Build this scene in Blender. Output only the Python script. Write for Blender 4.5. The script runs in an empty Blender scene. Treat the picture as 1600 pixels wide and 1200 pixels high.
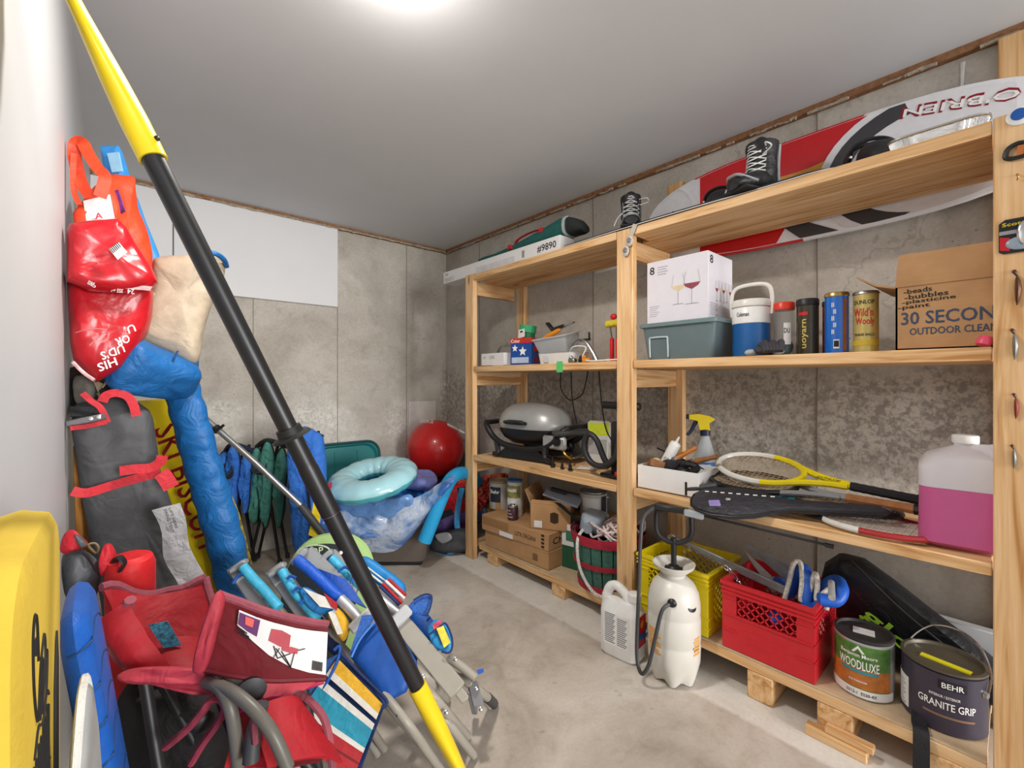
import bpy, bmesh, math, random
from mathutils import Vector, Matrix, Euler
SC = bpy.context.scene
COL = SC.collection
V = Vector
PI = math.pi
R = math.radians
rnd = random.Random(7)

# ------------------------------------------------------------------ camera
HC = 1.22                       # lens height
TH = math.atan(618 / 698)       # the camera looks this far to the right of the shelf direction (+Y)
SN, CS = math.sin(TH), math.cos(TH)
cd = bpy.data.cameras.new('camera')
cam = bpy.data.objects.new('camera', cd); COL.objects.link(cam)
cam.location = (0, 0, HC); cam.rotation_euler = (PI / 2, 0, -TH)
cd.sensor_width = 36; cd.lens = 36 * 698 / 1600; cd.shift_y = -6 / 1600; cd.clip_start = .02
SC.camera = cam

# ------------------------------------------------------------------ world, lamps, fill light, exposure
w = bpy.data.worlds.new('world'); SC.world = w; w.use_nodes = True
w.node_tree.nodes['Background'].inputs[0].default_value = (.93, .96, 1, 1)
w.node_tree.nodes['Background'].inputs[1].default_value = .75
def lamp(name, loc, power, size, col=(1, .95, .88)):
    l = bpy.data.lights.new(name, 'POINT'); l.energy = power; l.shadow_soft_size = size; l.color = col
    o = bpy.data.objects.new(name, l); COL.objects.link(o); o.location = loc; return o
def area(name, loc, rot, power, sx, sy, col=(1, .97, .93), shape='RECTANGLE'):
    l = bpy.data.lights.new(name, 'AREA'); l.energy = power; l.shape = shape; l.size = sx; l.size_y = sy; l.color = col
    o = bpy.data.objects.new(name, l); COL.objects.link(o); o.location = loc; o.rotation_euler = rot; return o
lamp('ceiling_bulb_light', (.60, 1.17, 2.305), 3.6, .06)
area('ceiling_lamp_light', (.60, 1.17, 2.36), (0, 0, 0), 18, .2, .2, (1, .95, .88), 'DISK')
area('rear_fill_light', (1.5, -5.6, 1.45), (R(89), 0, R(2)), 310, 2.0, 2.2, (1, .98, .96))  # added unseen fill panel far behind the camera, evens out the light
SC.view_settings.view_transform = 'Standard'; SC.view_settings.look = 'None'
SC.view_settings.gamma = 1; SC.view_settings.use_curve_mapping = False
SC.view_settings.exposure = .45

# ------------------------------------------------------------------ helpers
def q(x, y, d=None, X=None, Y=None, Z=None):
    """a point of the place from where it shows in the photograph and its depth (or one known coordinate)"""
    a = (x - 800) / 698; b = (594 - y) / 698
    dx, dy = SN + a * CS, CS - a * SN
    if d is None:
        d = X / dx if X is not None else Y / dy if Y is not None else (Z - HC) / b
    return V((d * dx, d * dy, HC + d * b))
def lin(c):
    if isinstance(c, str):
        c = [int(c[i:i + 2], 16) for i in (0, 2, 4)]
    f = lambda u: u / 12.92 if u <= .04045 else ((u + .055) / 1.055) ** 2.4
    return tuple(f(u / 255) for u in c)
class NT:
    """small node-tree writer"""
    def __init__(s, m):
        m.use_nodes = True; s.t = m.node_tree; s.b = s.t.nodes['Principled BSDF']
    def n(s, kind, **kw):
        nd = s.t.nodes.new('ShaderNode' + kind)
        for k, v in kw.items():
            if k.startswith('i_'):
                k = k[2:]; nd.inputs[int(k) if k.isdigit() else k].default_value = v
            else: setattr(nd, k, v)
        return nd
    def l(s, a, b): s.t.links.new(a, b)
    def coord(s, scale=(1, 1, 1)):
        c = s.n('TexCoord'); m = s.n('Mapping'); m.inputs['Scale'].default_value = scale
        s.l(c.outputs['Object'], m.inputs[0]); return m.outputs[0]
    def noise(s, vec, scale, detail=4, rough=.6, dist=0):
        d = s.n('TexNoise'); d.inputs['Scale'].default_value = scale; d.inputs['Detail'].default_value = detail
        d.inputs['Roughness'].default_value = rough; d.inputs['Distortion'].default_value = dist
        s.l(vec, d.inputs['Vector']); return d.outputs['Fac']
    def ramp(s, fac, stops):
        r = s.n('ValToRGB'); e = r.color_ramp.elements
        while len(e) < len(stops): e.new(.5)
        for el, (p, c) in zip(e, stops):
            el.position = p; el.color = (*c[:3], 1) if len(c) > 1 else (c[0],) * 3 + (1,)
        s.l(fac, r.inputs[0]); return r.outputs[0]
    def mix(s, fac, a, b, mode='MIX'):
        m = s.n('Mix'); m.data_type = 'RGBA'; m.blend_type = mode
        for sock, val in ((m.inputs[0], fac), (m.inputs[6], a), (m.inputs[7], b)):
            if hasattr(val, 'is_linked'): s.l(val, sock)
            elif isinstance(val, (int, float)): sock.default_value = val if sock == m.inputs[0] else (val,) * 3 + (1,)
            else: sock.default_value = (*val[:3], 1)
        return m.outputs[2]
    def math(s, op, a, b=0.):
        m = s.n('Math'); m.operation = op
        for sock, val in ((m.inputs[0], a), (m.inputs[1], b)):
            if hasattr(val, 'is_linked'): s.l(val, sock)
            else: sock.default_value = val
        return m.outputs[0]
    def bump(s, h, strength=.3, dist=.01):
        b = s.n('Bump'); b.inputs['Strength'].default_value = strength; b.inputs['Distance'].default_value = dist
        s.l(h, b.inputs['Height']); s.l(b.outputs[0], s.b.inputs['Normal'])
    def base(s, c): s.l(c, s.b.inputs['Base Color'])
MATS = {}
def mat(name, c='808080', rough=.5, metal=0., var=.08, ns=30, bump=0., trans=0., ior=1.45, coat=0., alpha=1., sss=0., wrinkle=0., ws=9):
    """plain procedural material: colour with a little noise, optional fine relief or fabric wrinkles"""
    if name in MATS: return MATS[name]
    m = bpy.data.materials.new(name); t = NT(m); b = t.b; c = lin(c)
    b.inputs['Roughness'].default_value = rough; b.inputs['Metallic'].default_value = metal
    b.inputs['Transmission Weight'].default_value = trans; b.inputs['IOR'].default_value = ior
    b.inputs['Coat Weight'].default_value = coat; b.inputs['Alpha'].default_value = alpha
    if sss: b.inputs['Subsurface Weight'].default_value = sss; b.inputs['Subsurface Radius'].default_value = (.03,) * 3
    vec = t.coord(); f = t.noise(vec, ns)
    t.base(t.ramp(f, [(.3, [max(0, u * (1 - var)) for u in c]), (.7, [min(1, u * (1 + var)) for u in c])]))
    if wrinkle:
        t.bump(t.noise(vec, ws, 3, .5, 1.2), wrinkle, .02)
    elif bump: t.bump(t.noise(vec, ns * 6, 3), bump, .003)
    MATS[name] = m; return m
def fabric(name, c, rough=.75, wr=.5, ws=9, **k): return mat(name, c, rough, wrinkle=wr, ws=ws, var=.12, **k)
def plastic(name, c, rough=.35, **k): return mat(name, c, rough, var=.04, **k)

def wood(name, axis, c1='DDB07A', c2='B98046', c3='EBC595', rough=.6, big=1.):
    if name in MATS: return MATS[name]
    m = bpy.data.materials.new(name); t = NT(m); t.b.inputs['Roughness'].default_value = rough
    sc = [16, 16, 16]; sc[axis] = 1.1
    v = t.coord(sc); n1 = t.noise(v, 1.6 * big, 3, .55, 1.2)
    sc2 = [60, 60, 60]; sc2[axis] = 2
    n2 = t.noise(t.coord(sc2), 2.5, 2)
    col = t.ramp(n1, [(.30, lin(c2)), (.46, lin(c1)), (.62, lin(c3)), (.8, lin(c1))])
    col = t.mix(.25, col, t.ramp(n2, [(.3, (.55,) * 3), (.7, (1,) * 3)]), 'MULTIPLY')
    sk = [7, 7, 7]; sk[axis] = 2.6
    vo = t.n('TexVoronoi'); t.l(t.coord(sk), vo.inputs['Vector']); vo.inputs['Scale'].default_value = 1
    k = t.ramp(vo.outputs['Distance'], [(.06, (1,) * 3), (.13, (0,) * 3)])
    col = t.mix(t.math('MULTIPLY', k, .75), col, lin('6E4322'))
    t.base(col); t.bump(n2, .15, .002)
    MATS[name] = m; return m
WX, WY, WZ = wood('pine_x', 0), wood('pine_y', 1), wood('pine_z', 2)
WPLY = wood('plywood', 1, 'D6AC78', 'BE8C55', 'E3BF91')
def cardboard(name='cardboard', c='B98E62'):
    if name in MATS: return MATS[name]
    m = bpy.data.materials.new(name); t = NT(m); t.b.inputs['Roughness'].default_value = .85
    n1 = t.noise(t.coord(), 12); n2 = t.noise(t.coord((3, 3, 180)), 2, 2)
    c = lin(c)
    t.base(t.mix(.2, t.ramp(n1, [(.3, [u * .88 for u in c]), (.7, [u * 1.08 for u in c])]), t.ramp(n2, [(.4, (.7,) * 3), (.6, (1,) * 3)]), 'MULTIPLY'))
    t.bump(n1, .2, .004); MATS[name] = m; return m

def spline(pts, n=6, closed=False):
    """Catmull-Rom through pts"""
    pts = [V(p) for p in pts]; out = []; N = len(pts)
    for i in range(N if closed else N - 1):
        if closed: p0, p1, p2, p3 = (pts[(i + k) % N] for k in (-1, 0, 1, 2))
        else: p0, p1, p2, p3 = pts[max(i - 1, 0)], pts[i], pts[i + 1], pts[min(i + 2, N - 1)]
        for k in range(n):
            u = k / n
            out.append(.5 * ((2 * p1) + (p2 - p0) * u + (2 * p0 - 5 * p1 + 4 * p2 - p3) * u * u + (3 * p1 - p0 - 3 * p2 + p3) * u ** 3))
    if not closed: out.append(pts[-1])
    return out
_txt = {}
def textdata(s):
    if s not in _txt:
        cu = bpy.data.curves.new('lettering', 'FONT'); cu.body = s; cu.size = 1; cu.extrude = .012; cu.offset = .012; cu.resolution_u = 2
        cu.align_x = 'LEFT'
        ob = bpy.data.objects.new('lettering', cu); COL.objects.link(ob)
        dg = bpy.context.evaluated_depsgraph_get()
        me = bpy.data.meshes.new_from_object(ob.evaluated_get(dg))
        vs = [v.co.copy() for v in me.vertices]; fs = [tuple(p.vertices) for p in me.polygons]
        bpy.data.objects.remove(ob); bpy.data.meshes.remove(me)
        x0 = min(v.x for v in vs); x1 = max(v.x for v in vs); y0 = min(v.y for v in vs); y1 = max(v.y for v in vs)
        _txt[s] = ([V(((v.x - x0) / (x1 - x0), (v.y - y0) / (y1 - y0), v.z)) for v in vs], fs)
    return _txt[s]
TINY = {'small_print', 'rivet', 'laces', 'piping', 'barcode', 'stitching', 'strings', 'lattice', 'glass_print', 'rope_pile', 'chain'}
class MB:
    """collects geometry in local coordinates and links it as ONE mesh object"""
    def __init__(s): s.v = []; s.f = []; s.m = []; s.mi = 0; s.seg = []
    def add(s, vs, fs, M=None):
        b = len(s.v)
        s.v += [(M @ V(v)) if M else V(v) for v in vs]
        s.f += [tuple(i + b for i in f) for f in fs]; s.m += [s.mi] * len(fs)
        return s
    def box(s, x0, x1, y0, y1, z0, z1, bev=0., M=None, seg=1):
        vs = [(x, y, z) for x in (x0, x1) for y in (y0, y1) for z in (z0, z1)]
        fs = [(0, 1, 3, 2), (4, 6, 7, 5), (0, 4, 5, 1), (2, 3, 7, 6), (0, 2, 6, 4), (1, 5, 7, 3)]
        if bev <= 0: return s.add(vs, fs, M)
        bm = bmesh.new(); bv = [bm.verts.new(v) for v in vs]
        for f in fs: bm.faces.new([bv[i] for i in f])
        bmesh.ops.bevel(bm, geom=list(bm.edges), offset=min(bev, .49 * min(x1 - x0, y1 - y0, z1 - z0)), segments=seg, affect='EDGES', profile=.5)
        bm.verts.index_update()
        s.add([v.co.copy() for v in bm.verts], [[v.index for v in f.verts] for f in bm.faces], M); bm.free(); return s
    def cbox(s, c, size, bev=0., M=None, seg=1):
        return s.box(c[0] - size[0] / 2, c[0] + size[0] / 2, c[1] - size[1] / 2, c[1] + size[1] / 2, c[2] - size[2] / 2, c[2] + size[2] / 2, bev, M, seg)
    def bar(s, a, b, wdt, thk, up=(0, 0, 1), bev=0.):
        """rectangular bar from a to b; wdt across, thk along up"""
        a, b = V(a), V(b); d = b - a; L = d.length; d.normalize(); up = V(up)
        x = d.cross(up)
        if x.length < 1e-4: x = d.cross(V((1, 0, 0)))
        x.normalize(); y = x.cross(d)
        M = Matrix(((x.x, d.x, y.x, a.x), (x.y, d.y, y.y, a.y), (x.z, d.z, y.z, a.z), (0, 0, 0, 1)))
        return s.box(-wdt / 2, wdt / 2, 0, L, -thk / 2, thk / 2, bev, M)
    def tube(s, pts, r, n=8, closed=False, M=None, flat=1., up=None, capz=True):
        pts = [V(p) for p in pts]; N = len(pts); rs = r if isinstance(r, (list, tuple)) else [r] * N
        if len(rs) != N: rs = [rs[0] + (rs[-1] - rs[0]) * i / (N - 1) for i in range(N)] if len(rs) == 2 else [rs[min(int(i * len(rs) / N), len(rs) - 1)] for i in range(N)]
        vs = []; nrm = None
        for i in range(N):
            t = (pts[(i + 1) % N] - pts[i - 1]) if closed else (pts[min(i + 1, N - 1)] - pts[max(i - 1, 0)])
            t.normalize()
            if nrm is None:
                nrm = V(up) if up else (V((0, 0, 1)) if abs(t.z) < .9 else V((1, 0, 0)))
            elif up: nrm = V(up)
            nrm = (nrm - t * nrm.dot(t)).normalized(); bi = t.cross(nrm)
            for k in range(n):
                a = 2 * PI * k / n
                vs.append(pts[i] + nrm * (math.cos(a) * rs[i] * flat) + bi * (math.sin(a) * rs[i]))
        fs = [(i * n + k, i * n + (k + 1) % n, ((i + 1) % N) * n + (k + 1) % n, ((i + 1) % N) * n + k) for i in range(N if closed else N - 1) for k in range(n)]
        if not closed and capz: fs += [tuple(range(n))[::-1], tuple((N - 1) * n + k for k in range(n))]
        return s.add(vs, fs, M)
    def lathe(s, prof, n=24, M=None, sx=1., sy=1.):
        vs = [(r * math.cos(2 * PI * k / n) * sx, r * math.sin(2 * PI * k / n) * sy, z) for r, z in prof for k in range(n)]
        fs = [(i * n + k, i * n + (k + 1) % n, (i + 1) * n + (k + 1) % n, (i + 1) * n + k) for i in range(len(prof) - 1) for k in range(n)]
        if prof[0][0] > 1e-6: fs.append(tuple(range(n))[::-1])
        if prof[-1][0] > 1e-6: fs.append(tuple((len(prof) - 1) * n + k for k in range(n)))
        return s.add(vs, fs, M)
    def prism(s, poly, t, M=None, z0=0.):
        n = len(poly); vs = [(x, y, z0) for x, y in poly] + [(x, y, z0 + t) for x, y in poly]
        ar = sum(poly[i][0] * poly[(i + 1) % n][1] - poly[(i + 1) % n][0] * poly[i][1] for i in range(n))
        up, dn = tuple(range(n, 2 * n)), tuple(range(n))[::-1]
        sd = [(i, (i + 1) % n, n + (i + 1) % n, n + i) for i in range(n)]
        fs = [up, dn] + sd
        if ar < 0: fs = [f[::-1] for f in fs]
        return s.add(vs, fs, M)
    def sheet(s, g, th=.004, M=None):
        """grid of points (rows of points) turned into a thin solid sheet"""
        g = [[V(p) for p in row] for row in g]; nr, nc = len(g), len(g[0]); nm = []
        for i in range(nr):
            for j in range(nc):
                a = g[min(i + 1, nr - 1)][j] - g[max(i - 1, 0)][j]; b = g[i][min(j + 1, nc - 1)] - g[i][max(j - 1, 0)]
                c = a.cross(b); nm.append(c.normalized() if c.length > 1e-12 else V((0, 0, 1)))
        top = [g[i][j] + nm[i * nc + j] * th / 2 for i in range(nr) for j in range(nc)]
        bot = [g[i][j] - nm[i * nc + j] * th / 2 for i in range(nr) for j in range(nc)]
        o = nr * nc; fs = []
        for i in range(nr - 1):
            for j in range(nc - 1):
                a, b, c, d = i * nc + j, i * nc + j + 1, (i + 1) * nc + j + 1, (i + 1) * nc + j
                fs += [(a, d, c, b), (o + a, o + b, o + c, o + d)]
        ring = [j for j in range(nc)] + [i * nc + nc - 1 for i in range(1, nr)] + [(nr - 1) * nc + j for j in range(nc - 2, -1, -1)] + [i * nc for i in range(nr - 2, 0, -1)]
        for k in range(len(ring)):
            a, b = ring[k], ring[(k + 1) % len(ring)]; fs.append((a, b, o + b, o + a))
        return s.add(top + bot, fs, M)
    def ball(s, c, r, n=16, m=10, M=None, p=1.):
        """ellipsoid (p<1 squarer) of half sizes r"""
        r = (r,) * 3 if isinstance(r, (int, float)) else r
        sg = lambda u: math.copysign(abs(u) ** p, u)
        vs = [(c[0], c[1], c[2] - r[2])]
        for i in range(1, m):
            a = -PI / 2 + PI * i / m
            for k in range(n):
                b = 2 * PI * k / n
                vs.append((c[0] + r[0] * sg(math.cos(a)) * sg(math.cos(b)), c[1] + r[1] * sg(math.cos(a)) * sg(math.sin(b)), c[2] + r[2] * sg(math.sin(a))))
        vs.append((c[0], c[1], c[2] + r[2])); e = len(vs) - 1
        fs = [(0, 1 + (k + 1) % n, 1 + k) for k in range(n)]
        fs += [(1 + i * n + k, 1 + i * n + (k + 1) % n, 1 + (i + 1) * n + (k + 1) % n, 1 + (i + 1) * n + k) for i in range(m - 2) for k in range(n)]
        fs += [(e, 1 + (m - 2) * n + k, 1 + (m - 2) * n + (k + 1) % n) for k in range(n)]
        return s.add(vs, fs, M)
    def text(s, st, w, h, M, flip=False):
        """lettering w wide, h high; M puts its lower left corner (x right, y up)"""
        vs, fs = textdata(st); s.seg.append((len(s.v), len(s.f)))
        return s.add([(v.x * w, v.y * h, v.z * h * .4) for v in vs], fs, M)
    def ctext(s, st, r, z, h, w, a0=0.):
        """lettering wrapped round an upright can, centred at angle a0 from the front (-y)"""
        vs, fs = textdata(st); o = []; s.seg.append((len(s.v), len(s.f)))
        for v in vs:
            a = a0 + (v.x - .5) * w / r; rr = r + .0006 + v.z * h * .03
            o.append((rr * math.sin(a), -rr * math.cos(a), z + v.y * h))
        return s.add(o, fs)
    def patch(s, r, z0, z1, a0, a1, t=.0008, n=12):
        """curved label on an upright can between angles a0..a1 from the front"""
        rows = [[(r * math.sin(a0 + (a1 - a0) * j / n), -r * math.cos(a0 + (a1 - a0) * j / n), z) for j in range(n + 1)] for z in (z0, z1)]
        return s.sheet(rows, t * 2)
    def build(s, name, m, parent=None, label=None, ang=38, loc=None, rot=None):
        if len(s.seg) > 1 and s.seg[0][1] == 0:       # every word an object of its own
            ends = s.seg[1:] + [(len(s.v), len(s.f))]; o = None
            for (v0, f0), (v1, f1) in zip(s.seg, ends):
                k = MB(); k.add(s.v[v0:v1], [tuple(i - v0 for i in f) for f in s.f[f0:f1]]); o = k.build(name, m, parent, label, ang)
            return o
        me = bpy.data.meshes.new(name); me.from_pydata([tuple(v) for v in s.v], [], s.f)
        for x in (m if isinstance(m, (list, tuple)) else [m]): me.materials.append(x)
        if isinstance(m, (list, tuple)): me.polygons.foreach_set('material_index', s.m)
        bm = bmesh.new(); bm.from_mesh(me); bmesh.ops.recalc_face_normals(bm, faces=bm.faces); bm.to_mesh(me); bm.free()
        me.polygons.foreach_set('use_smooth', [True] * len(me.polygons)); me.set_sharp_from_angle(angle=R(ang)); me.update()
        o = bpy.data.objects.new(name, me); COL.objects.link(o)
        if parent: o.parent = parent
        if label: o['label'] = label
        if name in TINY: o['kind'] = 'stuff'
        if loc: o.location = loc
        if rot: o.rotation_euler = rot
        return o
def T(name, label, cat, loc=(0, 0, 0), rz=0., group=None, rot=None, M=None):
    o = bpy.data.objects.new(name, None); COL.objects.link(o); o.empty_display_size = .05
    if M is not None: o.matrix_world = M
    else: o.location = loc; o.rotation_euler = rot or (0, 0, rz)
    o['label'] = label; o['category'] = cat
    if group: o['group'] = group
    return o
def tag(o, label, cat, group=None, kind=None):
    o['label'] = label; o['category'] = cat
    if group: o['group'] = group
    if kind: o['kind'] = kind
    return o
def struct(o, label=None):
    o['kind'] = 'structure'
    if label: o['label'] = label
    return o
def dup(root, label=None):
    c = root.copy(); COL.objects.link(c)
    for ch in [x for x in bpy.data.objects if x.parent == root]:
        d = ch.copy(); COL.objects.link(d); d.parent = c
        for g in [x for x in bpy.data.objects if x.parent == ch]:
            e = g.copy(); COL.objects.link(e); e.parent = d
    if label: c['label'] = label
    return c
F = -PI / 2                     # a thing turned so that its front (-y) faces the room's middle (-X)
FRONT = lambda x, y, z: Matrix.Translation((x, y, z)) @ Matrix.Rotation(PI / 2, 4, 'X')   # lettering on a front (-y) face
RIGHT = lambda x, y, z: Matrix.Translation((x, y, z)) @ Matrix.Rotation(PI / 2, 4, 'Z') @ Matrix.Rotation(PI / 2, 4, 'X')   # on a +x face
def basis(o, x, y, z=None):
    x = V(x).normalized(); z = x.cross(V(y)).normalized() if z is None else V(z); y = z.cross(x).normalized()
    return Matrix(((x.x, y.x, z.x, o[0]), (x.y, y.y, z.y, o[1]), (x.z, y.z, z.z, o[2]), (0, 0, 0, 1)))
# ------------------------------------------------------------------ the room
XL, XR, YB, YF, ZC = -.115, 2.33, 3.57, -2.2, 2.435
def concrete():
    m = bpy.data.materials.new('poured_concrete'); t = NT(m); t.b.inputs['Roughness'].default_value = .85
    v = t.coord(); c = t.n('TexCoord'); sp = t.n('SeparateXYZ'); t.l(c.outputs['Object'], sp.inputs[0])
    big = t.noise(v, 1.6, 5, .6, .6); mid = t.noise(v, 7, 6, .65, .4); fine = t.noise(v, 60, 4, .7); blot = t.noise(v, 38, 6, .72, .15)
    col = t.ramp(big, [(.3, lin('AFA89D')), (.5, lin('C3BDB3')), (.7, lin('D1CCC3'))])
    col = t.mix(.5, col, t.ramp(mid, [(.3, (.62, .59, .55)), (.5, (.9, .89, .87)), (.7, (1,) * 3)]), 'MULTIPLY')
    col = t.mix(.35, col, t.ramp(fine, [(.3, (.6,) * 3), (.6, (1,) * 3)]), 'MULTIPLY')
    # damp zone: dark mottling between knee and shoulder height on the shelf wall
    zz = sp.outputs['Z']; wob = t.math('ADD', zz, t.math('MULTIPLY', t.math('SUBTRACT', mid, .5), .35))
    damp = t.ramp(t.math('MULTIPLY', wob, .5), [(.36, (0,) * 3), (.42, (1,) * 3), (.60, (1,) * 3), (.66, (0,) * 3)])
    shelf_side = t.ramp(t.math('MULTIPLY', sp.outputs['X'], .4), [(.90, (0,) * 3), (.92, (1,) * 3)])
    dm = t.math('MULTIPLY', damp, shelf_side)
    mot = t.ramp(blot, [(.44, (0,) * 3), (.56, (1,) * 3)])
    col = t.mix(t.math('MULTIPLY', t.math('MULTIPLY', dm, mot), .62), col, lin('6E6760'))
    # white mineral bloom band
    blo = t.ramp(t.math('MULTIPLY', wob, .5), [(.33, (0,) * 3), (.39, (1,) * 3), (.49, (.8,) * 3), (.56, (0,) * 3)])
    patchy = t.ramp(t.noise(v, 2.3, 3, .6), [(.45, (0,) * 3), (.62, (1,) * 3)])
    spk = t.ramp(t.noise(v, 34, 6, .75, .6), [(.42, (0,) * 3), (.58, (1,) * 3)])
    col = t.mix(t.math('MULTIPLY', t.math('MULTIPLY', blo, spk), t.math('MULTIPLY', patchy, .85)), col, lin('E4E2DE'))
    # pinholes
    vo = t.n('TexVoronoi'); t.l(v, vo.inputs['Vector']); vo.inputs['Scale'].default_value = 26
    pin = t.ramp(vo.outputs['Distance'], [(.05, (1,) * 3), (.12, (0,) * 3)])
    col = t.mix(t.math('MULTIPLY', pin, t.ramp(mid, [(.45, (0,) * 3), (.6, (.8,) * 3)])), col, lin('5A544C'))
    # cracks / dark drying marks
    vc = t.n('TexVoronoi'); vc.feature = 'DISTANCE_TO_EDGE'; vc.inputs['Scale'].default_value = 1.3
    mp = t.n('Mapping'); ad = t.n('VectorMath'); ad.operation = 'ADD'
    nz = t.n('TexNoise'); nz.inputs['Scale'].default_value = 3.5; nz.inputs['Detail'].default_value = 5; t.l(v, nz.inputs['Vector'])
    t.l(v, ad.inputs[0]); t.l(nz.outputs['Color'], ad.inputs[1]); t.l(ad.outputs[0], vc.inputs['Vector'])
    crk = t.ramp(vc.outputs['Distance'], [(.002, (1,) * 3), (.014, (0,) * 3)])
    col = t.mix(t.math('MULTIPLY', t.math('MULTIPLY', crk, .3), t.ramp(big, [(.45, (0,) * 3), (.6, (1,) * 3)])), col, lin('6A6054'))
    t.base(col); t.bump(t.math('ADD', t.math('MULTIPLY', fine, .5), mid), .25, .008)
    return m
def floor_mat():
    m = bpy.data.materials.new('concrete_floor'); t = NT(m); t.b.inputs['Roughness'].default_value = .6
    v = t.coord(); sp = t.n('SeparateXYZ'); c = t.n('TexCoord'); t.l(c.outputs['Object'], sp.inputs[0])
    big = t.noise(v, 2.2, 6, .62, .5); mid = t.noise(v, 9, 6, .65, .6); fine = t.noise(v, 70, 3)
    dark = t.ramp(big, [(.32, lin('A3988B')), (.5, lin('BDB2A6')), (.68, lin('CDC5BB'))])
    dark = t.mix(.55, dark, t.ramp(mid, [(.3, (.7, .66, .6)), (.5, (.95,) * 3), (.7, (1,) * 3)]), 'MULTIPLY')
    light = t.ramp(mid, [(.3, lin('CFC9C0')), (.7, lin('DFDBD4'))])
    e = t.math('ADD', sp.outputs['X'], t.math('MULTIPLY', t.math('SUBTRACT', mid, .5), .03))
    col = t.mix(t.ramp(t.math('MULTIPLY', e, .4), [(.672, (0,) * 3), (.679, (1,) * 3)]), dark, light)
    spots = t.ramp(t.noise(v, 14, 2, .5), [(.70, (0,) * 3), (.76, (1,) * 3)])
    col = t.mix(t.math('MULTIPLY', spots, .45), col, lin('7A6B59'))
    col = t.mix(.2, col, t.ramp(fine, [(.3, (.6,) * 3), (.6, (1,) * 3)]), 'MULTIPLY')
    t.base(col); t.bump(t.math('ADD', fine, mid), .1, .004); return m
CONC, FLOORM = concrete(), floor_mat()
PAINT = mat('grey_ceiling_paint', 'D2D3D5', .75, var=.02, ns=3, bump=.06)
WPAINT = mat('white_wall_paint', 'C4C5C7', .55, var=.02, ns=3, bump=.08)
FOAM = mat('white_insulation_board', 'D9D9DA', .5, var=.015, ns=4)
RAW = mat('raw_sill_wood', '8A6242', .8, var=.35, ns=40, bump=.4)
CRUST = mat('crumbly_foam_sealant', 'A89B88', .9, var=.35, ns=60, bump=.8)
struct(MB().box(XL, XR, YF, YB, -.12, 0).build('floor', FLOORM), 'bare concrete floor with a paler strip along the shelves')
struct(MB().box(XL, XR, YF, YB, ZC, ZC + .1).build('ceiling', PAINT), 'smooth grey painted ceiling')
wr = struct(MB().box(XR, XR + .2, YF, YB + .2, -.12, ZC + .1).build('wall_right', CONC), 'grey poured concrete wall behind the shelves')
wb = struct(MB().box(XL - .2, XR, YB, YB + .2, -.12, ZC + .1).build('wall_back', CONC), 'far poured concrete wall half clad with white board')
struct(MB().box(XL - .2, XL, YF, YB, -.12, ZC + .1).build('wall_left', WPAINT), 'white painted wall on the left')
for y in (.585, 1.83, 3.05): MB().box(XR - .0025, XR, y, y + .004, 0, ZC - .03).build('form_seam', mat('seam_grey', '7C756B', .9), wr)  # form marks in the concrete, darker grey than the wall
for x in (.72, 1.31, 1.915): MB().box(x, x + .004, YB - .0025, YB, 0, ZC - .02 if x > 1.3 else 1.795).build('form_seam', MATS['seam_grey'], wb)
MB().box(.272, 1.305, YB - .03, YB, 1.795, ZC - .025, .003).build('insulation_panel', FOAM, wb)
MB().box(XL, .266, YB - .03, YB, 1.795, ZC - .025, .003).build('insulation_panel', FOAM, wb)
MB().box(1.935, XR - .12, YB - .012, YB, .02, 1.03, .002).build('patch_board', mat('white_parging', 'D8D4CE', .8, ns=14, var=.07), wb)
# rough sill wood and sealant where the walls meet the ceiling
t1 = struct(MB().box(XR - .03, XR, YF, YB, ZC - .028, ZC).build('trim_1', RAW), 'rough brown sill board along the top of the concrete')
t2 = struct(MB().box(XL, XR - .03, YB - .035, YB, ZC - .024, ZC).build('trim_2', RAW), 'rough brown joint between far wall and ceiling')
def crumbs(name, a, b, nrm, n, parent):
    mb = MB(); a, b = V(a), V(b); g = random.Random(3)
    for i in range(n):
        u = g.random(); p = a.lerp(b, u); L = g.uniform(.01, .05); d = (b - a).normalized()
        mb.tube(spline([p, p + d * L + V((0, 0, g.uniform(-.006, .006))), p + d * 2 * L], 3), g.uniform(.003, .008), 5)
    mb.build(name, CRUST, parent)['kind'] = 'stuff'
crumbs('sealant', (XR - .03, -.5, ZC - .03), (XR - .03, YB, ZC - .03), 0, 90, t1)
crumbs('sealant', (XL, YB - .036, ZC - .022), (XR, YB - .036, ZC - .022), 0, 110, t2)
MB().tube(spline([q(1505, 98, X=2.328), q(1504, 115, X=2.328), q(1503, 145, X=2.328)], 4), [.008, .004], 6).build('drip', mat('white_drip', 'E8E8E6', .6), wr, 'white caulk drip on the concrete')

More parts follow.
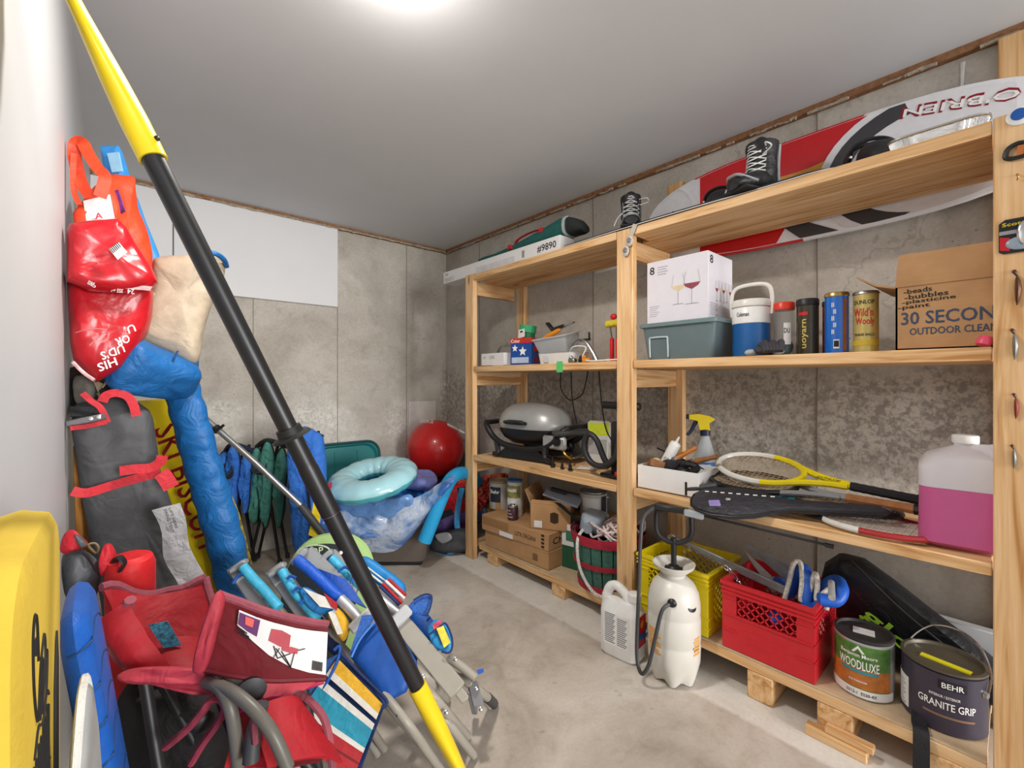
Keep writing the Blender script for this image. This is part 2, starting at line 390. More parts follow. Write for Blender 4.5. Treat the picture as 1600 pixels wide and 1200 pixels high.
# ------------------------------------------------------------------ shelving unit
PX = 1.813                      # front face of the front posts
ZT, Z2, Z3 = 1.940, 1.313, .714
su = T('shelving_unit', 'long pine lumber shelving unit along the concrete wall', 'shelving', (PX, 0, 0))
PY = [(-.046, .043), (1.195, 1.284), (2.448, 2.537)]
def lumber(name, x0, x1, y0, y1, z0, z1, m, lab=None, bev=.003): return MB().box(x0 - PX, x1 - PX, y0, y1, z0, z1, bev).build(name, m, su, lab)
for i, (a, b) in enumerate(PY):
    lumber('front_post', PX, PX + .038, a, b, 0, 1.944 if i != 1 else 1.9385, WZ, 'front post of the shelving unit')
    lumber('back_post', XR - .040, XR - .002, a, b, 0, (2.405, 2.30, 2.26)[i], WZ, 'back post against the concrete wall')
    for z in (ZT - .041 - .089, Z2 - .04 - .089, Z3 - .04 - .089, .065):
        lumber('cross_rail', PX + .038, 2.226 if z > 1.7 else XR - .04, b - .052 if i else b - .05, b - .014 if i else b - .012, z, z + (.089 if z > .1 else .04), WX)
BAYS = [(PY[0][1] + .002, PY[1][0] - .002), (PY[1][1] + .002, PY[2][0] - .002)]
for y0, y1 in BAYS:
    for xa, xb in ((PX + .001, 1.955), (1.959, 2.15), (2.156, 2.232)):
        lumber('shelf_board', xa, xb, y0 - (.044 if xa > 1.9 else 0), y1 + (.044 if xa > 1.9 else 0), ZT - .040, ZT - .001, WY, bev=.002)
    for z in (Z2, Z3):
        n = 4; xs = [PX + .002, PX + .091, PX + .24, PX + .385, 2.285]
        lumber('front_rail', xs[0], xs[1] - .002, y0, y1, z - .038, z - .003 if z == Z3 else z, WY)
        for k in range(1, 4):
            lumber('shelf_board', xs[k], xs[k + 1] - .003, y0, y1, z - .038, z - .0015 * (k % 2), WY, bev=.002)
def platform(y0, y1, z, x0, name, lab, blocks):
    p = T(name, lab, 'platform', (x0, y0, 0))
    MB().box(0, .089, 0, y1 - y0, z - .046, z - .008, .003).build('front_rail', WY, p)
    MB().box(.36, .448, 0, y1 - y0, z - .046, z - .008, .003).build('back_rail', WY, p)
    MB().box(.0, .452, 0, y1 - y0, z - .0075, z, .001).build('deck', mat('worn_plywood', 'C0A888', .75, var=.15, ns=18), p)
    for (by, ln) in blocks:
        MB().box(.0, .43, by - y0, by - y0 + ln, 0, z - .047, .004).build('block', WX, p)
    return p
platform(1.292, 2.44, .112, PX + .045, 'floor_platform', 'low plywood platform on a wood block under the far bay', [(1.66, .10), (2.25, .1)])
platform(.055, 1.186, .152, PX + .01, 'floor_platform', 'low plywood platform on blocks under the near bay', [(.60, .09), (.36, .1), (.1, .1)])
for i, (y, zz, lab) in enumerate([(.375, .03, 'thin scrap board on the floor under the near platform, the lower one'), (.36, .052, 'thin scrap board lying on another under the near platform')]):
    tag(MB().box(PX - .035 + i * .012, PX + .008, y - .06, y + .11 - i * .04, zz - .03 if i == 0 else zz - .021, zz, .002).build('scrap_board', WY), lab, 'board')
# ------------------------------------------------------------------ top shelf
WHT = plastic('white_plastic', 'E6E6E4'); BLK = plastic('black_plastic', '1C1C1E', .45); DGR = plastic('dark_grey_plastic', '3A3B3D', .5)
STEEL = mat('steel', 'B8BBBD', .3, 1., .05); CHROME = mat('chrome', 'D5D7DA', .14, 1., .02); ALU = mat('aluminium', 'B4B6B8', .38, .9, .05)
PAPER = mat('white_card', 'E4E3E2', .7, var=.02); INK = mat('black_ink', '1B1B1D', .7); RED = plastic('red_print', 'C41424', .45)
WHITEINK = mat('white_ink', 'F2F2F0', .6, var=.01); GREYINK = mat('grey_ink', '9A9A9E', .7)
BLUE = plastic('blue_print', '1A56A8', .4); YEL = plastic('yellow_print', 'E8CC18', .45)
CARD = cardboard()

# long white carton
t = T('long_carton', 'long narrow white carton sticking out past the top shelf end', 'box', (1.90, 2.266, ZT + .002), F)
MB().box(-.588, .589, -.06, .06, 0, .085, .002).build('carton', PAPER, t)
m = MB(); m.text('#9890', .15, .044, FRONT(.41, -.0605, .018)); m.text('II', .018, .044, FRONT(.28, -.0605, .018)); m.build('lettering', INK, t, 'black number on the carton')
m = MB(); m.box(-.18, .21, -.0608, -.06, .010, .046); m.build('shipping_label', mat('pale_label', 'D2D2D6', .6), t)
m = MB()
for k in range(5): m.box(-.57, -.44 - .03 * (k % 2), -.0608, -.06, .034 - k * .006, .036 - k * .006)
m.build('small_print', GREYINK, t)
m = MB(); m.text('Tack', .05, .018, FRONT(-.57, -.0605, .055)); m.build('lettering', RED, t, 'small red word on the carton')

# green racket bag: wedge shaped soft bag
GRN = fabric('green_canvas', '1D5A55', .8, .4, 14); REDW = fabric('red_webbing', 'B8202E', .7, .2, 40)
t = T('racket_bag', 'green soft carrying bag with red straps lying behind the white carton', 'bag', (1.925, 1.985, ZT + .0885), F)
t.scale = (1.16, .75, .40)
def soft(rows, n=16, p=.7):
    """loft along x through superellipse sections (x, y centre, z centre, half width, half height)"""
    m = MB(); vs = []; sg = lambda u: math.copysign(abs(u) ** p, u)
    for x, yc, zc, a, b in rows:
        vs += [(x, yc + a * sg(math.cos(2 * PI * k / n)), zc + b * sg(math.sin(2 * PI * k / n))) for k in range(n)]
    fs = [(i * n + k, i * n + (k + 1) % n, (i + 1) * n + (k + 1) % n, (i + 1) * n + k) for i in range(len(rows) - 1) for k in range(n)]
    fs += [tuple(range(n))[::-1], tuple((len(rows) - 1) * n + k for k in range(n))]
    return m.add(vs, fs)
rows = [(-.44, 0, .05, .035, .02), (-.435, 0, .055, .05, .046), (-.38, 0, .055, .06, .052), (-.28, 0, .05, .06, .048), (-.15, 0, .065, .065, .062), (0, 0, .09, .075, .088), (.14, 0, .12, .085, .118), (.235, 0, .145, .09, .143), (.27, 0, .145, .085, .138), (.285, 0, .14, .06, .11)]
soft(rows).build('body', GRN, t)
soft([(.262, 0, .145, .092, .146), (.275, 0, .145, .092, .142)]).build('piping', mat('grey_piping', 'A8AFAE', .6), t)
soft([(.283, 0, .14, .085, .132), (.33, 0, .105, .08, .10), (.36, 0, .06, .05, .05)]).build('end_pocket', fabric('black_mesh', '1D2322', .8), t)
for x, h in ((-.14, .124), (.10, .218)):
    MB().box(x, x + .028, -.085, .085, h - .07, h - .004, .002, Matrix.Translation((0, 0, 0))).build('strap', REDW, t)
MB().tube(spline([(-.10, -.05, .13), (-.07, -.06, .175), (.0, -.06, .21), (.07, -.06, .215), (.11, -.05, .20)], 5), .013, 6, flat=.35).build('handle', REDW, t)

# wakeboard standing on edge behind the shelf (along Y, outline in y-z)
WB_W = plastic('board_white', 'E2E2E6', .22, coat=.3); WB_R = plastic('board_red', 'C8141E', .22, coat=.3)
WB_O = plastic('board_orange', 'D8952E', .25, coat=.3); WB_G = plastic('board_graphite', '3A3B40', .25, coat=.3); WB_M = plastic('board_dark_red', '8E0F2A', .3)
M = basis((2.250, .62, 2.062), (0, -1, 0), (0, 0, 1), (-1, 0, 0))
t = T('wakeboard', 'white and red wakeboard with orange flame standing on edge behind the top shelf', 'wakeboard', M=M)
def outline(a, b, n=48, p=.62):
    sg = lambda u: math.copysign(abs(u) ** p, u)
    return [(a * sg(math.cos(2 * PI * k / n)), b * (abs(math.sin(2 * PI * k / n)) ** .8) * (1 if math.sin(2 * PI * k / n) >= 0 else -1)) for k in range(n)]
AX, BX = .775, .232
o1 = outline(AX, BX); nn = len(o1)
m = MB()
lay = [(-.034, .93), (-.028, .985), (-.016, 1), (-.004, .99), (0, .955)]
vs = [(x * s, y * s, z) for z, s in lay for x, y in o1]
fs = [(i * nn + k, i * nn + (k + 1) % nn, (i + 1) * nn + (k + 1) % nn, (i + 1) * nn + k) for i in range(len(lay) - 1) for k in range(nn)] + [tuple(range(nn))[::-1], tuple((len(lay) - 1) * nn + k for k in range(nn))]
m.add(vs, fs); m.m = []
for f in m.f:
    cx = sum(m.v[i].x for i in f) / len(f); cy = sum(m.v[i].y for i in f) / len(f)
    m.m.append(1 if len(f) < 6 and -.47 < cx < .10 + cy * .65 else 0)
m.build('board', [WB_W, WB_R], t)
def yat(x, s=1.):   # half height of the outline at x
    u = min(1, abs(x) / (AX * s)); c = u ** (1 / .62); return BX * s * max(0, 1 - c * c) ** .4
def gfx(name, mm, xs, lo, hi, dz, lab=None):
    m = MB(); m.sheet([[(x, lo(x), dz) for x in xs], [(x, hi(x), dz) for x in xs]], .0012); m.build(name, mm, t, lab)
ls = lambda a, b, n=14: [a + (b - a) * i / n for i in range(n + 1)]
S_ = .945
wob = lambda x: .125 - .05 * math.sin((x + .3) * 6)
gfx('graphic', WB_R, ls(-.46, .25), lambda x: -yat(x, S_) if x < -.06 else max(-yat(x, S_), -.135), lambda x: yat(x, S_), .001, 'red middle of the wakeboard')
gfx('graphic', WB_O, ls(-.22, .20), lambda x: -.12, lambda x: wob(x), .002, 'orange flame on the wakeboard')
def arcband(x0, r0, r1, mm, dz, sgn, lab, y0=0.):
    rows = []
    for rr in (r0, r1):
        rows.append([(x0 + sgn * (-(rr[0]) * math.cos(a)), y0 + rr[1] * math.sin(a), dz) for a in ls(-1.35, 1.35, 18)])
    m = MB(); m.sheet([[(x, max(-yat(x, S_), min(yat(x, S_), y)), z) for x, y, z in r] for r in rows], .0012); m.build('graphic', mm, t, lab)
inn = lambda x: .262 * math.sqrt(max(0, 1 - ((.40 - x) / .33) ** 2)) if x < .40 else .262
gfx('graphic', WB_W, ls(.075, .62, 30), lambda x: max(-yat(x, S_), -.02 - inn(x)), lambda x: min(yat(x, S_), -.02 + inn(x)) - .001, .0028, 'white end of the wakeboard')
arcband(.40, (.345, .275), (.315, .245), WB_W, .0035, 1, 'white swoosh on the wakeboard', -.02)
arcband(.41, (.325, .25), (.255, .19), WB_G, .004, 1, 'graphite swoosh on the wakeboard', -.02)
m = MB(); m.sheet([[(x + .05, -yat(x, S_), .0042) for x in ls(-.06, .08)], [(x - .02, -.15, .0042) for x in ls(-.06, .03)]], .0012); m.build('graphic', WB_G, t, 'graphite patch under the white swoosh')
arcband(-.72, (-.26, .26), (-.235, .235), WB_W, .003, 1, 'white swoosh on the wakeboard')
MT = Matrix.Translation((.635, .135, .0045)) @ Matrix.Rotation(PI - .21, 4, 'Z')
m = MB(); m.text("O'BRIEN", .31, .046, MT); m.build('lettering', WB_M, t, 'dark red outlined maker name, upside down')
m = MB(); m.text("O'BRIEN", .30, .030, Matrix.Translation((.631, .126, .0055)) @ Matrix.Rotation(PI - .21, 4, 'Z')); m.build('lettering', WHITEINK, t, 'white inner lettering')
for k in range(3): MB().bar((-.72 + .02 * k, .04 * (k - 1), 0), (-.60, .06 * (k - 1), 0), .012, .02).build('fin', WB_G, t)

# two black boards lying flat on the top shelf, with bindings
BRD = plastic('black_board', '17181A', .3, coat=.2); LACE = mat('white_lace', 'D8D8D6', .7); BOOT = fabric('black_boot_leather', '1B1B1D', .5, .35, 18)
BTRIM = mat('grey_boot_trim', '8D9093', .5)
def flatboard(name, lab, y0, y1, x, z, hw=.098, rk=.02):
    t = T(name, lab, 'wakeboard', (x, (y0 + y1) / 2, z), F)
    L = (y1 - y0) / 2; o = outline(L, hw, 40, .7); n = len(o)
    rock = lambda u: rk * max(0, (abs(u) / L - .55) / .45) ** 2
    lay = [(0, .95), (.006, 1), (.012, 1), (.018, .96)]
    m = MB(); m.add([(a * s, b * s, zz + rock(a)) for zz, s in lay for a, b in o], [(i * n + k, i * n + (k + 1) % n, (i + 1) * n + (k + 1) % n, (i + 1) * n + k) for i in range(3) for k in range(n)] + [tuple(range(n))[::-1], tuple(3 * n + k for k in range(n))])
    m.build('board', BRD, t)
    m = MB(); m.tube([(a * 1.003, b * 1.003, .009 + rock(a)) for a, b in o], .0025, 5, closed=True); m.build('edge_line', LACE, t)
    return t
def boot(t, x, rz=0., s=1.):
    M = Matrix.Translation((x, .0, .02)) @ Matrix.Rotation(rz, 4, 'Z') @ Matrix.Scale(s, 4)
    p = MB(); 
    # foot: loft along -y (toe) ; shaft upward
    secs = [(-.135, .022, .034, .022), (-.12, .030, .044, .030), (-.07, .038, .05, .038), (-.01, .052, .052, .052), (.05, .058, .05, .058), (.085, .05, .038, .05)]
    n = 14; vs = []
    for y, zc, a, b in secs: vs += [(a * math.cos(2 * PI * k / n), y, zc + b * math.sin(2 * PI * k / n)) for k in range(n)]
    fs = [(i * n + k, i * n + (k + 1) % n, (i + 1) * n + (k + 1) % n, (i + 1) * n + k) for i in range(len(secs) - 1) for k in range(n)] + [tuple(range(n))[::-1], tuple((len(secs) - 1) * n + k for k in range(n))]
    p.add(vs, fs, M)
    p.lathe([(.05, .05), (.056, .09), (.054, .13), (.056, .165), (.060, .195), (.058, .21), (.045, .205), (.04, .17)], 16, M @ Matrix.Translation((0, .028, 0)), 1, 1.12)
    b = p.build('boot', BOOT, t, 'black laced boot')
    MB().ball((0, -.035, .195), (.036, .022, .042), 12, 8, M @ Matrix.Rotation(R(-12), 4, 'X')).build('tongue', plastic('boot_tongue', '141416', .4), b)
    m = MB()
    for k in range(5):
        z = .085 + .024 * k; y = -.040 + .002 * k
        m.tube(spline([V((-.046, y + .03, z)), V((0, y - .008, z + .012)), V((.046, y + .03, z - .004))], 5), .0028, 5, M=M)
        m.tube(spline([V((-.046, y + .03, z + .012)), V((0, y - .01, z - .002)), V((.046, y + .03, z + .014))], 5), .0028, 5, M=M)
    m.tube(spline([(.045, -.01, .18), (.085, -.06, .165), (.095, -.04, .15), (.05, -.03, .14)], 5), .0028, 5, M=M)
    m.tube(spline([(-.045, -.01, .11), (-.075, -.07, .06), (-.095, -.08, .012)], 5), .0028, 5, M=M)
    m.build('laces', LACE, b)
    m = MB(); m.tube(spline([(-.052, -.06, .03), (-.03, -.13, .05), (0, -.138, .055), (.03, -.13, .05), (.052, -.06, .03)], 5), .006, 6, M=M)
    m.tube(spline([(.05, .06, .03), (.054, .05, .1), (.056, .055, .19)], 5), .007, 6, M=M); m.tube(spline([(-.05, .06, .03), (-.054, .05, .1), (-.056, .055, .19)], 5), .007, 6, M=M)
    m.build('piping', BTRIM, b)
    m = MB(); m.box(-.06, .06, -.13, .10, -.006, .006, .004, M); m.build('base_plate', BLK, b)
b1 = flatboard('wakeboard', 'black wakeboard with two tall laced boots lying on the top shelf', .42, 1.76, 1.928, ZT + .003)
boot(b1, -.19, R(35), .86); boot(b1, .40, R(-20), .98)
def binding(t, x, rz):
    M = Matrix.Translation((x, -.005, .082)) @ Matrix.Rotation(rz, 4, 'Z') @ Matrix.Rotation(R(24), 4, 'X') @ Matrix.Scale(1.22, 4)
    b = MB().box(-.06, .06, -.10, .11, -.012, .01, .01, M).build('binding_plate', BLK, t, 'black open toe binding')
    MB().ball((0, -.03, .02), (.052, .085, .05), 16, 10, M, .8).build('heel_pad', plastic('rubber_black', '232325', .6), b)
    m = MB()
    for y, h in ((.05, .075), (.085, .06)): m.tube(spline([(-.062, y, .0), (-.05, y, h * .75), (0, y, h), (.05, y, h * .75), (.062, y, .0)], 5), .016, 7, M=M, flat=.4)
    m.build('strap', BLK, b)
    m = MB()
    for x2, y in ((-.055, .08), (.055, .08), (-.058, .02), (.058, .02), (0, .1)): m.lathe([(.008, 0), (.007, .006), (0, .007)], 8, M @ Matrix.Translation((x2, y, .03)))
    m.build('rivet', CHROME, b)
b2 = flatboard('wakeboard', 'black wakeboard with two open toe bindings lying on the near top shelf', .02, 1.30, 2.129, ZT + .003)
binding(b2, -.26, R(24)); binding(b2, .31, R(24))

# foil tray
t = T('foil_tray', 'crinkled aluminium foil loaf tray on the near end of the top shelf', 'tray', (1.93, .165, ZT + .003), F)
FOIL = mat('crinkled_foil', 'D4D6D8', .25, 1., .05, 60, .5)
n = 96; m = MB(); vs = []
rr = lambda a, b, k, e: (a * math.copysign(abs(math.cos(k)) ** .45, math.cos(k)) * e, b * math.copysign(abs(math.sin(k)) ** .45, math.sin(k)) * e)
for z, a, b, c in ((0.002, .08, .04, 0), (.0, .10, .045, .012), (.045, .113, .055, .012), (.050, .113, .055, 0), (.048, .104, .046, .012), (.006, .09, .037, .012), (.006, .07, .03, 0)):
    for k in range(n):
        x, y = rr(a, b, 2 * PI * k / n, 1 + c * (-1) ** k * 1.6); vs.append((x, y, z))
fs = [(i * n + k, i * n + (k + 1) % n, (i + 1) * n + (k + 1) % n, (i + 1) * n + k) for i in range(6) for k in range(n)] + [tuple(range(n))[::-1], tuple(6 * n + k for k in range(n))]
m.add(vs, fs).build('tray', FOIL, t, ang=20)
m = MB(); m.tube([(*rr(.115, .057, 2 * PI * k / 60, 1), .05) for k in range(60)], .004, 6, closed=True); m.build('rim', CHROME, t)

# ------------------------------------------------------------------ second shelf, near bay
SZ = Z2 + .002
TOTE = mat('translucent_grey_plastic', '8FA3A8', .3, var=.03, trans=.55, ior=1.3)
t = T('storage_tote', 'translucent grey plastic storage tote under the wine glass box', 'tote', (1.985, 1.0, SZ), F)
m = MB(); a, b, h = .175, .135, .155
def ring(a, b, z, rad=.03, n=6):
    o = []
    for cx, cy, s0 in ((a - rad, b - rad, 0), (-a + rad, b - rad, 1), (-a + rad, -b + rad, 2), (a - rad, -b + rad, 3)):
        o += [(cx + rad * math.cos((s0 + k / n) * PI / 2), cy + rad * math.sin((s0 + k / n) * PI / 2), z) for k in range(n + 1)]
    return o
def loft(m, rings, cap0=True, cap1=True):
    n = len(rings[0]); vs = [p for r in rings for p in r]
    fs = [(i * n + k, i * n + (k + 1) % n, (i + 1) * n + (k + 1) % n, (i + 1) * n + k) for i in range(len(rings) - 1) for k in range(n)]
    if cap0: fs.append(tuple(range(n))[::-1])
    if cap1: fs.append(tuple((len(rings) - 1) * n + k for k in range(n)))
    return m.add(vs, fs)
loft(m, [ring(a - .018, b - .018, 0), ring(a, b, h), ring(a - .004, b - .004, h), ring(a - .022, b - .022, .004)]).build('tub', TOTE, t)
m = MB(); loft(m, [ring(a + .010, b + .010, h - .006), ring(a + .012, b + .012, h + .008), ring(a + .006, b + .006, h + .012), ring(a - .02, b - .02, h + .006)]).build('lid', mat('grey_green_lid', '6F8587', .4), t)
m = MB(); m.tube(spline([(-.13, -b + .010, .01), (-.13, -b + .004, .09), (-.12, -b + .002, .10), (-.05, -b + .002, .10), (-.04, -b + .004, .09), (-.04, -b + .010, .01)], 3), .004, 6); m.build('handle_recess', mat('pale_rib', 'B6C4C6', .4), t)
m = MB()
m.ball((-.085, -.085, .045), (.045, .03, .035)); m.ball((-.02, -.08, .04), (.03, .03, .03)); m.ball((.09, .0, .05), (.05, .07, .045), p=.6)
m.build('contents', mat('pink_contents', 'D2605A', .6, var=.3, ns=20), t, 'pink things showing through the side')
MB().box(.085, .13, -.112, -.08, .02, .12, .004).build('contents', mat('beige_contents', 'B9AA98', .7), t, 'beige packet showing through the side')

t = T('wine_glass_box', 'white carton printed with wine glasses standing on the grey tote', 'box', (1.975, 1.0, SZ + .168), F)
MB().box(-.150, .140, -.11, .13, 0, .285, .002).build('carton', mat('pale_lilac_card', 'D9D6DE', .6, var=.02), t)
m = MB(); m.text('8', .024, .036, FRONT(-.135, -.1105, .225)); m.text('8', .030, .036, RIGHT(.1405, -.095, .235)); m.build('lettering', INK, t, 'black numerals on the carton')
def glass(m, mb_w, cx, z0, h, M, bowl=True):
    pass
WINE = mat('wine_print', '8C3A4A', .6); WWINE = mat('pale_wine_print', 'D8C49A', .6); LINE = mat('glass_line_print', 'AAA6AE', .6)
def wineglass(parent, M, x, z, h, w, filled):
    m = MB(); m.prism([(x - .0015, z), (x + .0015, z), (x + .0015, z + h * .55), (x - .0015, z + h * .55)], .0008, M)
    m.prism([(x - w * .45, z - .002), (x + w * .45, z - .002), (x + w * .3, z + .002), (x - w * .3, z + .002)], .0008, M)
    for s in (-1, 1): m.prism([(x + s * w * .5, z + h * .75), (x + s * w * .5 + .0016, z + h * .75), (x + s * w * .36 + .0016, z + h * 1.25), (x + s * w * .36, z + h * 1.25)], .0008, M)
    m.build('glass_print', LINE, parent)
    m = MB(); m.prism([(x, z + h * .54), (x + w * .38, z + h * .66), (x + w * .5, z + h * .78), (x - w * .5, z + h * .78), (x - w * .38, z + h * .66)], .0009, M); m.build('wine_print', filled, parent)
MF = FRONT(0, -.1102, 0); MR = RIGHT(.1402, 0, 0)
wineglass(t, MF, .005, .075, .105, .062, WWINE); wineglass(t, MF, .068, .07, .115, .075, WINE)
for k in range(5): wineglass(t, MR, -.03 + k * .034, .08 + .004 * (k % 2), .07, .026, WINE if k % 2 == 0 else WWINE)
m = MB()
for k in range(4): m.box(-.095, -.045 - .008 * (k % 2), -.1108, -.11, .252 - k * .011, .256 - k * .011)
for k in range(6): m.box(-.135, -.085 - .008 * (k % 3), -.1108, -.11, .075 - k * .009, .078 - k * .009)
for k in range(7): m.box(.1402, .141, -.095, -.02 - .012 * (k % 3), .065 - k * .008, .068 - k * .008)
m.build('small_print', mat('lilac_grey_print', 'A9A5B2', .7), t)

# cooler jug
t = T('cooler_jug', 'blue cooler jug with white lid and carry handle', 'jug', (1.985, .735, SZ), F)
MB().lathe([(.062, 0), (.068, .004), (.070, .02), (.070, .137)], 32).build('body', plastic('cooler_blue', '1C5C9E', .4), t)
MB().lathe([(.0695, .137), (.072, .139), (.073, .20), (.071, .203)], 32).build('shoulder', WHT, t, 'white upper body')
MB().lathe([(.066, .203), (.066, .206), (.074, .207), (.075, .228), (.07, .236), (.03, .237), (0, .237)], 32).build('lid', plastic('ivory_plastic', 'DCDAD2'), t, 'ivory screw lid')
m = MB(); m.tube(spline([(-.076, 0, .175), (-.080, 0, .235), (-.07, 0, .285), (-.035, 0, .302), (.035, 0, .302), (.07, 0, .285), (.080, 0, .235), (.076, 0, .175)], 6), .008, 8, flat=.6, up=(0, 1, 0)); m.build('handle', MATS['ivory_plastic'], t)
m = MB(); m.ctext('Coleman', .073, .165, .018, .05, -.1); m.build('lettering', INK, t)

# glove clump
t = T('work_gloves', 'crumpled dark grey work gloves with pale cuffs beside the cooler jug', 'gloves', (1.87, .635, SZ), F)
m = MB(); g = random.Random(4)
for k in range(6): m.tube(spline([(-.035 + .012 * k, .02, .018), (-.02 + .014 * k, -.005, .042 + .008 * (k % 2)), (.0 + .012 * k, -.03, .03), (.012 + .01 * k, -.045, .012)], 4), [.011, .009], 8)
m.ball((0, .0, .02), (.05, .035, .02)); m.build('glove', fabric('grey_knit', '3E3C42', .9, .4, 40), t)
m = MB(); m.ball((-.055, -.01, .013), (.022, .02, .013)); m.ball((.045, -.02, .012), (.02, .02, .012)); m.build('cuff', fabric('pale_knit', 'A9B4BC', .9, .3, 40), t, 'pale cuff')

# tennis ball cans
CLR = mat('clear_plastic', 'F4F6F7', .08, var=.01, trans=.95, ior=1.15)
def can(name, lab, x, y, r, h, body, top, topmat, group='tennis ball cans'):
    t = T(name, lab, 'can', (x, y, SZ), F, group)
    MB().lathe([(r * .9, 0), (r, .004), (r, h), (r * .97, h + .001)] if body is not CLR else [(r * .9, 0), (r, .004), (r, h), (r - .0015, h), (r - .0015, .006), (0, .006)], 28).build('body', body, t)
    MB().lathe([(r * 1.0, h - top), (r * 1.05, h - top + .002), (r * 1.05, h + .004), (r * .98, h + .008), (r * .9, h + .004), (0, h + .004)], 28).build('lid', topmat, t)
    return t
CX = 1.975
t = can('ball_can', 'clear ball can with a bright red lid, a blue thing inside', CX + .02, .615, .036, .205, CLR, .022, plastic('bright_red_lid', 'DB3A22', .35))
MB().ball((.0, 0, .036), (.032, .032, .032)).build('ball', fabric('teal_felt', '3D6B78', .95, .3, 60), t)
MB().patch(.0365, .045, .13, .25, .95).build('label', PAPER, t)
m = MB(); m.ctext('DU', .0375, .09, .02, .02, .55); m.build('lettering', INK, t)
t = can('ball_can', 'smoky ball can with black lid and gold vertical lettering', CX, .529, .036, .205, mat('smoky_can', '4A4433', .2, var=.1, trans=.35), .018, BLK)
for k in range(3): MB().ball((0, 0, .036 + .064 * k), (.032,) * 3).build('ball', fabric('dull_yellow_felt', 'B5A843', .95, .3, 60), t)
m = MB(); M = Matrix.Translation((.012, -.0372, .025)) @ Matrix.Rotation(PI / 2, 4, 'X') @ Matrix.Rotation(PI / 2, 4, 'Z')
m.text('uoyarn', .11, .02, M); m.build('lettering', mat('gold_print', 'C9B458', .4), t); MB().patch(.0366, .150, .162, -.6, .3).build('label', RED, t, 'red band')
t = can('ball_can', 'red and yellow speckled can half hidden between black and blue cans', CX + .085, .467, .034, .20, mat('red_speckle', 'B5363E', .4, var=.7, ns=90), .012, BLK)
t = can('ball_can', 'glossy blue ball can with gold rim and copper stripe', CX - .02, .432, .036, .212, plastic('can_blue', '1566C4', .25, coat=.3), .008, mat('gold_rim', 'B59A5A', .3, .9))
MB().patch(.0366, .01, .195, .72, 1.05).build('stripe', mat('copper_stripe', 'A8643A', .3, .6), t, 'copper stripe')
MB().patch(.0366, .018, .05, -.05, .42).build('barcode', PAPER, t)
m = MB()
for k in range(7): m.ctext('I', .0375, .024, .022, .002, .02 + .055 * k)
m.build('lettering', INK, t)
m = MB()
for k in range(5): m.ctext('III', .0366, .07 + .024 * k, .016, .008, -.1 + .15 * (k % 2))
m.build('lettering', WHITEINK, t)
t = can('ball_can', 'gold ball can with red script beside the open carton', CX - .01, .350, .036, .206, mat('pale_gold_can', 'C5B36E', .3, .3, .08), .004, STEEL)
m = MB(); m.ctext('DUNLOP', .0366, .168, .014, .062); m.ctext('TENNIS BALLS', .0366, .058, .009, .062); m.build('lettering', INK, t)
m = MB(); m.ctext("Wild'n", .0368, .125, .03, .058, -.05); m.ctext('Wooly', .0368, .09, .032, .056, .1); m.build('lettering', RED, t)
MB().patch(.0366, .025, .043, -1.3, 1.3).build('band', mat('yellow_band', 'C9AE35', .4), t)

# open carton
t = T('cardboard_carton', 'open cardboard outdoor cleaner carton with handwritten list and raised flaps', 'box', (2.018, .062, SZ), F)
a, b, h = .195, .15, .20
m = MB()
for x0, x1, y0, y1 in ((-a, a, -b, -b + .005), (-a, a, b - .005, b), (-a, -a + .005, -b, b), (a - .005, a, -b, b)): m.box(x0, x1, y0, y1, 0, h)
m.box(-a, a, -b, b, 0, .005); m.build('carton', CARD, t)
MB().sheet([[(-a, -b - .001, h), (a, -b - .001, h)], [(-a + .004, -b - .006, h + .055), (a, -b - .012, h + .05)], [(-a + .006, -b + .02, h + .105), (a, -b + .01, h + .10)]], .005).build('flap', CARD, t, 'raised front flap')
MB().sheet([[(-a, -b, h), (-a, b, h)], [(-a - .05, -b, h + .015), (-a - .05, b, h + .02)], [(-a - .105, -b + .02, h + .055), (-a - .10, b, h + .06)]], .005).build('flap', CARD, t, 'side flap folded out')
MB().sheet([[(-a + .05, b, h), (a, b, h)], [(-a + .06, b + .01, h + .12), (a, b + .02, h + .14)]], .005).build('flap', CARD, t)
m = MB(); M0 = lambda x, z: FRONT(x, -b - .0012, z)
navy = mat('navy_print', '3C4A63', .8)
m.text('30 SECOND', .238, .040, M0(-a + .014, .079)); m.text('OUTDOOR CLEANER', .215, .022, M0(-a + .034, .046)); m.build('lettering', navy, t, 'navy printed lettering')
m = MB()
for s, x, z, wd in (('-beads', .02, .176, .066), ('-bubbles', .022, .158, .10), ('-plasticine', .016, .141, .122), ('-paint', .006, .125, .075)): m.text(s, wd, .015, M0(-a + x, z) @ Matrix.Rotation(.04, 4, 'Z'))
m.build('lettering', INK, t, 'handwritten list')
tag(MB().lathe([(0, 0), (.022, .004), (.026, .022), (.02, .04), (0, .045)], 14).build('pink_ball', plastic('hot_pink', 'E2506E', .4), loc=(1.90, -.055, SZ + .155 - .1), rot=(.3, .3, 0)), 'small hot pink ball wedged between carton and near post', 'ball')
bpy.data.objects['pink_ball'].location = (1.832, .064, SZ + .001); bpy.data.objects['pink_ball'].scale = (.7, .7, .7)
